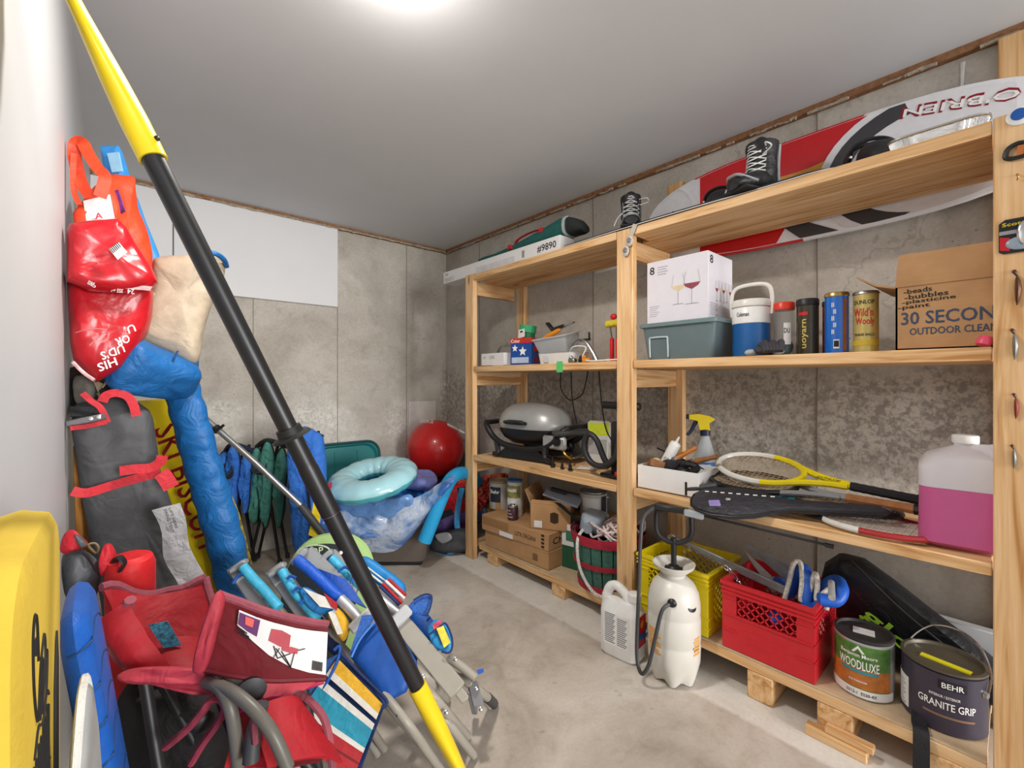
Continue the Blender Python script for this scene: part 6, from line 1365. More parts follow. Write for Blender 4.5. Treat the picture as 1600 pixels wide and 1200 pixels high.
# grey carry bag with red trim
GBAG = fabric('grey_vinyl', '4C4D50', .6, .45, 9); RTR = fabric('red_trim', 'C0202E', .6, .2, 30)
t = T('canopy_bag', 'tall dark grey canopy bag with red straps leaning on the left wall', 'bag', HOME)
D = lambda x, y: 1.37 + .0009 * (x - 110) + .00012 * (y - 640)
ol = [(112, 655), (118, 632), (150, 622), (200, 618), (232, 640), (238, 652), (250, 735), (268, 790), (285, 840), (300, 900), (318, 960), (322, 1112), (190, 1146), (152, 900), (130, 780)]
puff([q(x, y, D(x, y) + .04) for x, y in ol], .10, .012, 6, 90, seed=2, smooth=False, flat=.4).build('body', GBAG, t)
def band(name, px, wpx, mm, dz=-.03, th=.004, lab=None, n=8):
    pts = spline([q(x, y, D(x, y) + dz) for x, y in px], n); rows = [[], []]
    for i, p in enumerate(pts):
        tg = (pts[min(i + 1, len(pts) - 1)] - pts[max(i - 1, 0)]).normalized(); s = tg.cross((EYE - p).normalized()).normalized() * (wpx * (p - EYE).length / 698 / 2)
        rows[0].append(p + s); rows[1].append(p - s)
    k = MB(); k.sheet(rows, th); return k.build(name, mm, t, lab)
band('strap', [(113, 767), (136, 770), (180, 757), (220, 746), (251, 738)], 10, RTR); band('strap', [(187, 736), (210, 733), (235, 731), (250, 722), (254, 712)], 11, RTR, -.045); band('strap', [(251, 738), (258, 746), (268, 762)], 16, RTR, -.035)
band('handle', [(160, 628), (166, 618), (182, 614), (200, 620), (209, 634), (213, 650)], 9, RTR, -.03); band('handle', [(129, 614), (142, 626), (156, 636), (165, 652), (168, 660)], 6, RTR, -.05)
band('edge_trim', [(110, 669), (130, 667), (150, 663), (167, 659)], 5, RTR, -.055)
k = MB(); k.bar(q(108, 662, 1.33), q(162, 651, 1.34), .026, .018, bev=.003); k.build('rail_end', ALU, t, 'aluminium frame end'); 
for x in (142, 154): MB().lathe([(.005, 0), (.005, .003), (0, .004)], 8, Matrix.Translation(q(x, 654 - (x - 142) * .2, 1.315)) @ (EYE - q(x, 654, 1.315)).to_track_quat('Z', 'Y').to_matrix().to_4x4()).build('rivet', STEEL, t)
k = MB(); k.sheet(qsheet((110, 636, 1.35), (160, 636, 1.38), (150, 652, 1.37), (110, 652, 1.33), 6, 4, .006, 20)); k.build('opening', fabric('black_lining', '1E1F22', .8), t)
SILV = fabric('silver_fabric', 'A9AAAC', .5, .6, 16)
k = MB(); g = []
for i in range(13):
    v = i / 12; a = q(237 + 48 * v + 6 * math.sin(9 * v), 797 + 145 * v, 1.40); b = q(277 + 48 * v + 5 * math.sin(7 * v + 1), 786 + 135 * v, 1.42)
    g.append([a.lerp(b, j / 6) + V((-.4, -.8, .3)) * (mnoise.noise(a.lerp(b, j / 6) * 22) * .01) for j in range(7)])
k.sheet(g, .004); k.build('silver_flap', SILV, t, 'silver instruction flap')
k = MB(); TQ(k, 'SWING TENT', (256, 796), (268, 832), 5, 1.385); TQ(k, 'LIFT HERE', (264, 794), (275, 826), 4, 1.385); k.build('lettering', mat('dark_small_ink', '4A4A4C', .7), t)

# yellow towable tube, folded flat
t = T('ski_tube', 'flat yellow towable tube with red letters behind the grey bag', 'tow tube', HOME)
TY = plastic('tube_yellow', 'F0D41C', .45); TR_ = plastic('tube_red', 'A81E26', .5)
puff([q(x, y, 1.86) for x, y in ((215, 626), (262, 622), (300, 640), (330, 760), (352, 880), (366, 1040), (312, 1040), (285, 880), (262, 790), (240, 700))], .10, .01, 6, 80, seed=1, flat=.35, smooth=False).build('body', TY, t)
k = MB(); TQ(k, 'SKI BISCUIT', (239, 672), (314, 868), 40, 1.775); k.build('lettering', TR_, t, 'red lettering')

# blue and beige board bag
BEI = fabric('beige_nylon', 'B6A791', .6, .5, 7); BLN = fabric('bright_blue_nylon', '155F9F', .5, .5, 15)
t = T('board_bag', 'tall blue and beige nylon board bag folded over at the top', 'bag', HOME)
pts = [q(281, 560, 1.66), q(285, 610, 1.66), q(296, 650, 1.66), q(312, 710, 1.68), q(327, 760, 1.70), q(341, 807, 1.72), q(355, 860, 1.75), q(366, 913, 1.78), q(376, 970, 1.82), q(388, 1030, 1.88)]
sp = spline(pts, 6); N = len(sp); rs = [.059 + .009 * min(1, i / N * 1.8) + .003 * math.sin(i * 1.3) for i in range(N)]
k = MB(); k.tube(sp, rs, 26, flat=.75, up=(SN, CS, 0))
k.v = [v + V((-.3, -.8, .2)) * (mnoise.noise(v * 9) * .008 + mnoise.noise(V((v.x * 14, v.y * 14, v.z * 38))) * .006) for v in k.v]; k.build('leg', BLN, t)
puff([q(x, y, d) for x, y, d in ((165, 585, 1.40), (180, 560, 1.40), (208, 530, 1.42), (250, 545, 1.50), (306, 570, 1.60), (308, 590, 1.64), (296, 612, 1.66), (270, 618, 1.64), (215, 613, 1.50), (172, 605, 1.42))], .13, .012, 9, 70, seed=3, flat=.5).build('lower_panel', BLN, t)
puff([q(x, y, d) for x, y, d in ((240, 412, 1.56), (250, 402, 1.56), (295, 398, 1.58), (336, 396, 1.62), (352, 408, 1.66), (348, 440, 1.66), (330, 480, 1.65), (318, 520, 1.64), (306, 568, 1.62), (255, 548, 1.58), (210, 528, 1.54), (222, 495, 1.55), (238, 450, 1.56))], .14, .011, 6, 90, seed=8, flat=.45).build('upper_panel', BEI, t, 'beige upper panel')
k = MB(); k.tube(spline(qp([(322, 394, 1.53), (338, 397, 1.55), (350, 406, 1.60), (354, 416, 1.64)]), 5), .009, 8); k.build('zip_piping', BLN, t)
k = MB(); k.tube(spline(qp([(278, 548, 1.505), (270, 565, 1.50), (262, 585, 1.505)]), 5), .003, 6); k.build('seam', mat('dark_blue_seam', '0E3F75', .6), t)
k = MB(); k.sheet(qsheet((237, 455, 1.50), (241, 458, 1.50), (165, 600, 1.44), (160, 606, 1.44), 2, 10, .008)); k.build('webbing', fabric('beige_webbing', 'B9A88C', .8), t)
k = MB(); k.sheet(qsheet((145, 592, 1.46), (162, 600, 1.46), (150, 618, 1.46), (158, 622, 1.46), 3, 4, .004)); k.build('webbing', MATS['beige_webbing'], t)
tag(MB().tube(spline(qp([(296, 640, 1.80), (330, 720, 1.88), (352, 770, 1.94), (366, 800, 1.95), (376, 840, 1.95), (388, 880, 1.96), (394, 920, 1.99), (402, 985, 2.10)]), 6), .011, 8).tube(spline(qp([(356, 768, 1.94), (370, 802, 1.94), (381, 842, 1.94), (391, 882, 1.95)]), 6), .009, 8).build('tow_rope', mat('yellow_black_rope', '8E7C22', .8, var=.95, ns=55, bump=.6)), 'yellow and black tow rope hanging beside the blue board bag', 'rope')

# bags hung on the left wall
ORG = fabric('orange_nylon', 'E0431E', .5, .35, 9); SKY = fabric('sky_blue_nylon', '3A92DC', .5, .35, 9)
t = T('blue_tote', 'light blue tote bag hanging on the wall behind the orange one', 'bag', HOME)
puff([q(x, y, 1.60) for x, y in ((160, 228), (185, 228), (196, 275), (215, 320), (246, 400), (248, 420), (240, 440), (215, 400), (190, 330), (165, 270))], .05, .008, 9, 60, seed=4, smooth=False).build('body', SKY, t)
k = MB(); k.sheet(qsheet((168, 240, 1.555), (186, 238, 1.555), (192, 268, 1.555), (176, 270, 1.555), 4, 4, .003)); k.build('print', mat('pale_sky_print', '9CCBEA', .5), t)
t = T('orange_tote', 'orange shopping tote with two loop handles hanging on the left wall', 'bag', HOME)
puff([q(x, y, d) for x, y, d in ((118, 330, 1.33), (150, 290, 1.40), (176, 272, 1.47), (203, 276, 1.52), (212, 330, 1.53), (236, 400, 1.54), (236, 425, 1.53), (200, 430, 1.48), (120, 380, 1.33))], .07, .010, 8, 70, seed=6, smooth=False).build('body', ORG, t)
def loop(px, wpx, d, mm, name='handle', lab=None):
    global D
    D0 = D; D = lambda x, y: d; r = band(name, px, wpx, mm, 0, .004, lab, 6); D = D0; return r
loop([(141, 308), (128, 288), (120, 262), (116, 240), (118, 226), (128, 222), (138, 240), (152, 262), (164, 275), (160, 295), (156, 308)], 11, 1.34, ORG); loop([(124, 320), (116, 300), (114, 270), (116, 240)], 5, 1.33, ORG)
k = MB(); k.sheet(qsheet((130, 314, 1.34), (172, 304, 1.38), (180, 345, 1.38), (136, 350, 1.34), 4, 4, .003)); k.build('price_card', PAPER, t, 'white card with red mark')
k = MB(); TQ(k, 'A', (148, 343), (160, 341), 10, (1.325, 1.36)); k.build('lettering', RED, t)
k = MB(); k.sheet(qsheet((176, 300, 1.43), (184, 296, 1.43), (196, 330, 1.43), (188, 335, 1.43), 3, 4, .003)); k.build('printed_edge', mat('purple_print', '6A3F8C', .5, var=.5, ns=40), t)

VIN = mat('glossy_red_vinyl', 'B51320', .3, var=.06, ns=10, coat=.15, wrinkle=.5, ws=6)
t = T('cooler_bag', 'shiny red soft cooler bag hanging upside down with white lettering', 'bag', HOME)
DB_ = lambda x: 1.29 + .0010 * (x - 103)
puff([q(x, y, DB_(x) + .05) for x, y in ((104, 430), (150, 420), (236, 440), (240, 462), (238, 495), (232, 520), (214, 548), (188, 578), (150, 598), (132, 580), (114, 562), (110, 540), (106, 480))], .15, .022, 7, 80, seed=3, flat=.5, smooth=False).build('body', VIN, t)
puff([q(x, y, DB_(x) - .02) for x, y in ((104, 362), (108, 350), (135, 346), (182, 343), (196, 355), (216, 386), (238, 420), (247, 443), (238, 452), (190, 458), (140, 455), (104, 440))], .10, .018, 9, 80, seed=12, flat=.5, smooth=False).build('flap', VIN, t)
k = MB(); k.sheet(qsheet((171, 389, DB_(183) - .092), (186, 379, DB_(190) - .092), (199, 394, DB_(196) - .088), (184, 406, DB_(186) - .092), 3, 3, .0)); k.build('barcode_label', PAPER, t, 'white barcode sticker')
k = MB(); TQ(k, 'IIIIII', (178, 396), (190, 386), 10, 1.265); k.build('barcode', INK, t)
k = MB(); k.sheet(qsheet((173, 440, DB_(173) - .045), (238, 448, DB_(238) - .045), (234, 454, DB_(238) - .045), (173, 449, DB_(173) - .045), 8, 2, .001)); k.build('printed_band', mat('pale_pink_print', 'D9A9AA', .5, var=.3, ns=60), t)
k = MB(); TQ(k, '24', (211, 452), (200, 451), 8, 1.345); TQ(k, '355 mL', (193, 452), (173, 450), 6, 1.325); TQ(k, 'can', (151, 447), (139, 440), 4, 1.275); TQ(k, 'pack', (149, 442), (138, 436), 4, 1.275)
TQ(k, 'HIS', (180, 558), (151, 569), 13, (1.325, 1.30)); TQ(k, "UD'S", (192, 538), (156, 551), 13, (1.335, 1.305)); TQ(k, 'OR', (200, 522), (179, 530), 13, (1.345, 1.325)); TQ(k, 'U.', (209, 506), (193, 512), 12, (1.35, 1.335)); k.build('lettering', WHITEINK, t)
k = MB(); k.tube(spline(qp([(118, 520, 1.265), (140, 514, 1.265), (166, 516, 1.28), (150, 530, 1.275), (140, 540, 1.27)]), 6), .0012, 5); k.build('emblem', mat('pink_line_print', 'D78A8C', .5), t)
k = MB(); k.tube(spline(qp([(114, 566, 1.28), (130, 582, 1.285), (147, 594, 1.29)]), 4), .005, 6); k.build('edge_piping', MATS['pale_pink_print'], t)
t = T('dark_gap_cloth', 'dark grey and brown cloth filling the shaded gaps between the red cooler bag and grey bag', 'cloth', HOME)
puff([q(x, y, 1.50) for x, y in ((112, 575), (140, 585), (170, 600), (180, 640), (150, 650), (116, 640))], .08, .02, 10, 50, seed=2).build('bundle', fabric('gap_shade_brown', '3E3832', .8, .6, 16), t)  # dark cloth put in to stand for the shaded gaps among the bags
puff([q(x, y, 1.44) for x, y in ((118, 590), (140, 592), (146, 625), (124, 632))], .03, .01, 12, 40, seed=5).build('fold', fabric('grey_cloth', '6E6963', .8), t)

# ------------------------------------------------------------------ the black paddle
PA, PB = q(240, 250, .66), q(652, 1072, .90)
t = T('kayak_paddle', 'kayak paddle with black shaft and yellow blades leaning across the foreground', 'paddle', HOME)
d = (PB - PA); L = d.length; d.normalize()
PBK = mat('black_carbon', '1B1B1D', .38, var=.15, ns=25)
k = MB(); k.tube([PA - d * .02, PA.lerp(PB, .5), PB + d * .02], .0155, 20); k.build('shaft', PBK, t)
vw = (EYE - PA.lerp(PB, .5)).normalized()
def blade(p0, dr, Lb, nm):
    """narrow edge-on blade growing out of the shaft"""
    m = MB(); n = 20; vs = []; sd = dr.cross(vw).normalized(); secs = [(0, .0185, .0185), (.03, .0185, .0185), (.10, .0185, .021), (.20, .016, .040), (.34, .010, .075), (.46, .007, .085), (.56, .006, .07), (.60, .004, .03)]
    secs = [(s / .60 * Lb, a, b) for s, a, b in secs]
    for s, a, b in secs: vs += [p0 + dr * s + sd * (a * math.cos(2 * PI * i / n)) + vw * (b * math.sin(2 * PI * i / n) - (b - .0185) * .2) for i in range(n)]
    m.add(vs, [(i * n + j, i * n + (j + 1) % n, (i + 1) * n + (j + 1) % n, (i + 1) * n + j) for i in range(len(secs) - 1) for j in range(n)] + [tuple(range(n))[::-1], tuple((len(secs) - 1) * n + j for j in range(n))])
    return m.build(nm, plastic('paddle_yellow', 'E4C71B', .35), t)
blade(PB, d, .56, 'blade'); blade(PA, -d, .33, 'blade')
for px, py, dd, rr, tt in ((430, 638, None, .034, .004),):
    f = (py - 250) / 822; c = PA.lerp(PB, f * 1.07 * .93 if False else f * .94)
    Mr = Matrix.Translation(c) @ d.to_track_quat('Z', 'Y').to_matrix().to_4x4()
    MB().lathe([(.0155, -.012), (.020, -.012), (.021, 0), (.030, .002), (.032, .006), (.030, .006), (.020, .005), (.0155, .005)], 28, Mr).build('drip_ring', mat('black_rubber', '161617', .6), t)
c = PA.lerp(PB, .60); Mr = Matrix.Translation(c) @ d.to_track_quat('Z', 'Y').to_matrix().to_4x4()
MB().lathe([(.0157, -.0015), (.0162, 0), (.0157, .0015)], 24, Mr).build('ferrule_ring', STEEL, t); MB().lathe([(.0157, -.10), (.0166, -.09), (.0166, .0), (.0157, .001)], 24, Mr).build('ferrule', PBK, t)
sd = d.cross(vw).normalized(); MB().ball(tuple(PA.lerp(PB, .672) + sd * .0135 + vw * .009), .0035, 10, 6).build('button', WHT, t)
MB().ball(tuple(PA - d * .022 + sd * -.0165 + vw * .01), .004, 8, 6).build('button', BLK, t)

# ------------------------------------------------------------------ red folded camp chairs, front left
CRD = fabric('crimson_canvas', '9C0F1C', .65, .5, 9); CRD2 = fabric('wine_canvas', '6A121C', .65, .35, 8); HEM = fabric('dusty_rose_hem', '8A4450', .8, .3, 26); PNK = fabric('coral_canvas', 'A8313F', .65, .4, 12)
GTUBE = plastic('grey_tube', '5F5C56', .4); CBLK = plastic('chair_black', '201F20', .45)
def hem(t, px, r=.011, mm=None, name='hem'):
    k = MB(); k.tube(spline(qp(px), 6), r, 8, flat=.8); return k.build(name, mm or HEM, t)
def legs(t, ps, r=.011, mm=CBLK):
    for a, b in ps:
        k = MB(); a, b = V(a), V(b); k.tube([a, a.lerp(b, .5), b], r, 10); k.build('leg', mm, t)
t = T('camp_chair', 'red folded camp chair standing beside the blue bodyboard, its pockets gaping', 'folding chair', HOME)
k = MB(); gA = qsheet((158, 918, 1.02), (322, 906, 1.16), (356, 1010, 1.10), (215, 1052, .98), 14, 10, .012, 8, -.03)
for j, row in enumerate(gA[0]): row.z -= .022 * math.exp(-((j - 7.5) / 2.0) ** 2); row.z += .008 * math.sin(j)
k.sheet(gA, .006); k.build('back_panel', CRD, t)
k = MB(); k.tube(gA[0], .010, 8); k.build('hem', HEM, t); k = MB(); k.tube([r[-1] for r in gA], .009, 8); k.build('hem', HEM, t)
k = MB(); gB = qsheet((160, 972, .94), (204, 936, .93), (268, 1044, .93), (214, 1052, .93), 8, 10, .012, 10, .03); k.sheet(gB, .006); k.build('side_panel', CRD, t)
hem(t, [(155, 970, .955), (170, 968, .95), (198, 966, .945), (203, 938, .93)], .009); hem(t, [(204, 937, .925), (190, 955, .93), (172, 980, .935), (162, 1000, .94)], .012)
hem(t, [(162, 995, .94), (180, 1022, .935), (205, 1045, .93), (218, 1054, .93)], .009)
k = MB(); k.sheet(qsheet((225, 1010, 1.0), (310, 1000, 1.05), (330, 1060, .97), (235, 1062, .95), 8, 6, .012, 10, .02), .006); k.build('seat_panel', CRD, t)
k = MB(); k.sheet(qsheet((232, 976, .985), (262, 970, 1.0), (284, 1008, 1.0), (256, 1012, .985), 5, 5, .004, 20), .004); k.build('mesh_pocket', mat('teal_mesh', '2F6C86', .6, var=.9, ns=140), t, 'blue mesh pocket')
puff(qp([(184, 1058, .87), (205, 1045, .88), (250, 1041, .88), (310, 1043, .89), (338, 1050, .90), (330, 1066, .89), (300, 1072, .875), (240, 1070, .865), (200, 1068, .86)]), .055, .008, 12, 60, seed=2).build('arm_bolster', PNK, t)
k = MB(); k.sheet(qsheet((230, 1068, .86), (335, 1066, .88), (330, 1085, .875), (300, 1082, .86), 6, 3, .006), .005); k.build('bolster_skirt', PNK, t)
f0 = q(330, 1085, .86)
k = MB(); k.tube(spline(qp([(322, 1066, .85), (342, 1074, .82), (358, 1100, .80), (368, 1150, .80), (374, 1210, .81)]), 5), [.010, .0115], 12); k.build('arm_tube', GTUBE, t)
k = MB(); k.tube(spline(qp([(344, 1072, .82), (368, 1084, .80), (400, 1112, .78), (428, 1150, .77), (450, 1200, .77)]), 5), [.0105, .011], 12); k.build('arm_tube', GTUBE, t)
puff(qp([(196, 1075, 1.02), (260, 1072, 1.04), (330, 1078, 1.04), (352, 1120, 1.03), (350, 1240, 1.04), (210, 1240, 1.02)]), .12, .02, 9, 56, seed=3).build('dark_gap_fill', fabric('gap_black_canvas', '1A1718', .8, .6, 12), t, 'black fabric added to fill the dark gap under the seat')  # added black mass, darkens the shaded hollow below the chair
legs(t, [((.12, .98, .012), q(225, 1055, .92)), ((.30, 1.02, .012), q(250, 1060, 1.0)), ((.20, 1.20, .012), q(240, 1010, 1.08)), ((.42, 1.12, .012), q(320, 1020, 1.08))])
t = T('camp_chair', 'wine red folded camp chair with a white printed label card on its back', 'folding chair', HOME)
gC = qsheet((340, 926, .86), (512, 976, .95), (508, 1058, .95), (312, 1042, .86), 14, 8, .008, 7, .015); k = MB(); k.sheet(gC, .007); k.build('back_panel', CRD2, t)
k = MB(); k.tube(gC[0], .0075, 8); k.build('hem', HEM, t); k = MB(); k.tube(gC[-1], .0065, 8); k.build('hem', CRD2, t)
puff(qp([(334, 930, .84), (346, 926, .845), (350, 945, .845), (340, 985, .84), (328, 1030, .835), (316, 1052, .835), (302, 1048, .83), (306, 1020, .83), (322, 965, .835)]), .035, .008, 14, 50, seed=4).build('side_fold', PNK, t)
def onC(u, v, e=.006):
    A, B, Cc, Dd = gC[0][0], gC[0][-1], gC[-1][-1], gC[-1][0]; nm = (B - A).cross(Dd - A).normalized()
    if nm.dot(EYE - A) < 0: nm = -nm
    return A.lerp(B, u).lerp(Dd.lerp(Cc, u), v) + nm * (.016 * 4 * u * (1 - u) + e + .006)
def cpatch(name, top, bot, mm, e, lab=None, th=.0012):
    k = MB(); k.sheet([[onC(u, v, e) for u, v in top], [onC((u + u2) / 2, (v + v2) / 2, e) for (u, v), (u2, v2) in zip(top, bot)], [onC(u, v, e) for u, v in bot]], th); return k.build(name, mm, t, lab)
cpatch('label_card', [(.20, .06), (.35, .08), (.5, .09), (.7, .10), (.85, .10), (1.0, .10)], [(.21, .26), (.35, .42), (.5, .58), (.7, .74), (.85, .82), (1.0, .88)], PAPER, .004, 'white printed label card')
cpatch('label_print', [(.21, .08), (.30, .09), (.385, .10)], [(.215, .24), (.30, .30), (.38, .34)], mat('plum_print', '6A3A6C', .5), .006)
cpatch('label_print', [(.26, .10), (.30, .105), (.335, .11)], [(.27, .20), (.30, .21), (.335, .215)], mat('salmon_print', 'E0685C', .5), .008)
cpatch('label_print', [(.49, .18), (.58, .17), (.66, .22)], [(.48, .36), (.58, .42), (.66, .44)], mat('chair_picture_red', 'B8505A', .5), .006, 'printed picture of a red chair'); cpatch('label_print', [(.60, .42), (.68, .40), (.74, .42)], [(.60, .47), (.68, .50), (.735, .50)], MATS['chair_picture_red'], .0065)
k = MB()
for a, b in (((.53, .42), (.575, .60)), ((.58, .44), (.54, .60)), ((.60, .48), (.70, .74)), ((.71, .48), (.69, .74)), ((.575, .60), (.68, .50)), ((.55, .45), (.69, .72)), ((.74, .44), (.80, .40))): k.tube([onC(*a, .0075), onC(*b, .0075)], .0008, 4)
k.build('small_print', INK, t, 'printed chair legs')
k = MB()
for i in range(8): k.sheet([[onC(.875 + .012 * i, .60 + .005 * i, .007), onC(.875 + .006 + .012 * i, .60 + .005 * i, .007)], [onC(.875 + .012 * i, .76 + .005 * i, .007), onC(.875 + .006 + .012 * i, .76 + .005 * i, .007)]], .001)
k.build('barcode', INK, t)
k = MB()
for i in range(3): k.sheet([[onC(.225, .27 + .035 * i, .007), onC(.30 + .02 * i, .32 + .04 * i, .007)], [onC(.225, .285 + .035 * i, .007), onC(.30 + .02 * i, .335 + .04 * i, .007)]], .001)
k.build('small_print', INK, t)
k = MB(); k.sheet(qsheet((388, 1056, .92), (508, 1058, .97), (440, 1100, .90), (372, 1112, .86), 8, 6, .010, 10, .01), .006); k.build('seat_panel', PNK, t)
hem(t, [(374, 1112, .855), (410, 1098, .88), (450, 1082, .92), (505, 1064, .965)], .007, fabric('magenta_hem', 'A8244E', .7))
k = MB(); k.tube(spline(qp([(358, 1046, .90), (372, 1062, .89), (388, 1080, .885)]), 4), .016, 12); k.build('arm_tube', GTUBE, t)
k = MB(); k.lathe([(.012, -.006), (.026, -.004), (.028, .004), (.016, .010)], 18, Matrix.Translation(q(392, 1078, .875)) @ (EYE - q(392, 1078, .875)).to_track_quat('Z', 'Y').to_matrix().to_4x4() @ Matrix.Rotation(.7, 4, 'X')); k.build('joint_disc', DGR, t)
legs(t, [((.30, .72, .012), q(330, 1040, .88)), ((.34, .80, .012), q(380, 1045, .95)), ((.38, .98, .012), q(470, 1050, 1.02)), ((.30, .95, .012), q(420, 1050, 1.02))])
t = T('camp_chair', 'lowest red folded camp chair with rose hems at the bottom of the frame', 'folding chair', HOME)
k = MB(); k.tube(spline(qp([(262, 1165, .86), (292, 1140, .85), (318, 1110, .84), (330, 1094, .84), (346, 1092, .84), (352, 1106, .84), (340, 1130, .84), (318, 1160, .84), (300, 1190, .84)]), 5), .012, 9, flat=.6); k.build('arm_loop', fabric('dull_wine_loop', '8E3242', .7), t)
MB().ball(tuple(q(316, 1128, .865)), (.022, .012, .022), 14, 8).build('joint_disc', CBLK, t)
k = MB(); k.sheet(qsheet((395, 1105, .84), (470, 1092, .90), (535, 1190, .86), (420, 1200, .78), 10, 8, .012, 9, .02), .006); k.build('back_panel', CRD, t)
hem(t, [(435, 1078, .93), (470, 1086, .92), (498, 1110, .90), (512, 1140, .88), (520, 1200, .86)], .008); hem(t, [(412, 1096, .84), (400, 1130, .82), (390, 1180, .80)], .012)
k = MB(); k.sheet(qsheet((425, 1090, .90), (452, 1090, .91), (500, 1190, .86), (450, 1200, .82), 6, 8, .01), .006); k.build('side_panel', CRD2, t)
k = MB(); k.tube(spline(qp([(408, 1100, .815), (402, 1125, .81), (396, 1150, .80), (392, 1190, .79)]), 4), .014, 10); k.build('arm_tube', DGR, t)
k = MB(); k.tube([q(402, 1105, .80) , q(396, 1130, .795), q(398, 1160, .79)], .012, 8, flat=.5); k.build('arm_hem', HEM, t)
legs(t, [((.42, .66, .012), q(420, 1190, .84)), ((.52, .74, .012), q(470, 1180, .88))])
k = MB(); k.sheet(qsheet((375, 1100, .86), (420, 1110, .86), (430, 1200, .80), (350, 1200, .80), 6, 6, .014), .006); k.build('seat_panel', CRD, t)

# life jacket roll and vest behind the chairs
t = T('red_roll', 'rolled bright red foam mat standing behind the red camp chair', 'mat', HOME)
k = MB(); a, b = q(204, 872, 1.16), q(206, 1120, 1.22); k.tube([a + V((0, 0, .006)), a, a.lerp(b, .04), a.lerp(b, .5), b], [.034, .046, .052, .052, .05], 20); k.build('roll', fabric('bright_red_foam', 'CF2024', .55, .25, 12), t)
k = MB(); k.tube(spline(qp([(178, 878, 1.12), (186, 870, 1.11), (194, 880, 1.11), (188, 892, 1.11)]), 4), .010, 7, flat=.4); k.build('buckle_strap', BLK, t)
GVN = fabric('slate_grey_nylon', '55595E', .5, .4, 12)
t = T('life_vest', 'grey and red buoyancy vest squeezed between wall and red roll', 'life vest', HOME)
puff(qp([(101, 870, 1.12), (112, 860, 1.13), (128, 858, 1.14), (150, 874, 1.17), (156, 900, 1.17), (148, 930, 1.16), (110, 940, 1.12), (100, 910, 1.11)]), .08, .012, 10, 60, seed=3).build('panel', GVN, t)
puff(qp([(99, 862, 1.09), (102, 842, 1.10), (112, 828, 1.11), (120, 834, 1.12), (134, 852, 1.14), (120, 858, 1.12), (108, 866, 1.10)]), .04, .008, 12, 50, seed=4).build('shoulder', RTR, t)
puff(qp([(116, 836, 1.10), (126, 838, 1.11), (136, 850, 1.12), (124, 854, 1.11)]), .03, .005, 12, 40, seed=5).build('shoulder_pad', GVN, t)
puff(qp([(158, 862, 1.14), (165, 850, 1.15), (174, 852, 1.15), (181, 872, 1.15), (172, 890, 1.14), (160, 900, 1.13), (155, 885, 1.13)]), .045, .008, 12, 50, seed=8).build('shoulder', RTR, t)
k = MB(); k.tube(spline(qp([(103, 868, 1.07), (118, 862, 1.08), (134, 868, 1.09), (150, 892, 1.11)]), 5), .007, 6, flat=.4); k.build('strap', BLK, t)
k = MB(); k.tube(spline(qp([(138, 852, 1.13), (148, 849, 1.14), (154, 856, 1.14), (150, 864, 1.14)]), 5, True), .003, 6, closed=True); k.build('strap_ring', mat('olive_ring', '6B5A3A', .5), t)
# ------------------------------------------------------------------ folded beach chairs, front centre
AGR = plastic('armrest_grey', '8C8E91', .45); TAUPE = plastic('taupe_tube', '9A958A', .4); CYAN = fabric('cyan_sleeve', '3FA8CC', .5, .3, 16); ROY = fabric('royal_pouch', '124A98', .55, .3, 8); ROYM = mat('royal_mesh', '2A5AA6', .5, var=.4, ns=150); NAV = fabric('navy_binding', '142B5C', .7, .2, 40); WST = fabric('white_stripe', 'D2D0C8', .7, .2, 30); RST = fabric('red_stripe', 'A31F26', .65, .2, 30); GST = fabric('gold_stripe', 'D3A223', .65, .3, 30); TST = fabric('teal_stripe', '1F8AA5', .65, .3, 30)
dd = lambda y: 1.60 - (y - 880) * .0011
def Q(x, y, e=0.): return q(x, y, dd(y) + e)
def rod(t, name, px, r, mm, e=0., lab=None, n=12, flat=1.):
    ps = [Q(p[0], p[1], e + (p[2] if len(p) > 2 else 0)) for p in px]
    if name in ('frame_tube', 'leg') and px[-1][1] > 1085:      # run on down to the floor
        ps[-1] = q(px[-1][0], px[-1][1], Z=.016)
    k = MB(); k.tube(spline(ps, 4), r, n, flat=flat); return k.build(name, mm, t, lab)
def plate(t, name, px, wpx, th, mm, e=0., bev=.004):
    """flat moulded arm: a bar whose broad side faces the viewer"""
    k = MB(); a, b = Q(*px[0], e), Q(*px[1], e); up = (EYE - a).normalized(); k.bar(a, b, wpx * dd(px[0][1]) / 698, th, up, bev); return k.build(name, mm, t)
def screws(t, px, e):
    for x, y in px:
        p = Q(x, y, e); k = MB(); k.lathe([(.006, 0), (.006, .002), (.003, .004), (0, .004)], 10, Matrix.Translation(p) @ (EYE - p).to_track_quat('Z', 'Y').to_matrix().to_4x4()); k.build('screw', CHROME, t)
def sheetQ(t, name, c, mm, e=0., nu=8, nv=8, wr=.006, bow=0., th=.005, lab=None, seed=0):
    k = MB(); g = qsheet(*[Q(x, y, e) for x, y in c], nu, nv, wr, 10, bow, th, seed); k.sheet(g, th); k.build(name, mm, t, lab); return g
def stripes(t, c, bands, e, horizontal=False, bow=0.):
    A, B, C_, D_ = [Q(x, y, e) for x, y in c]
    for (u0, u1, mm) in bands:
        k = MB(); k.sheet(qsheet(A.lerp(D_, u0), B.lerp(C_, u0), B.lerp(C_, u1), A.lerp(D_, u1), 8, 2, .004, 9, bow), .004); k.build('stripe', mm, t)
GRP = 'folded beach chairs leaning together'
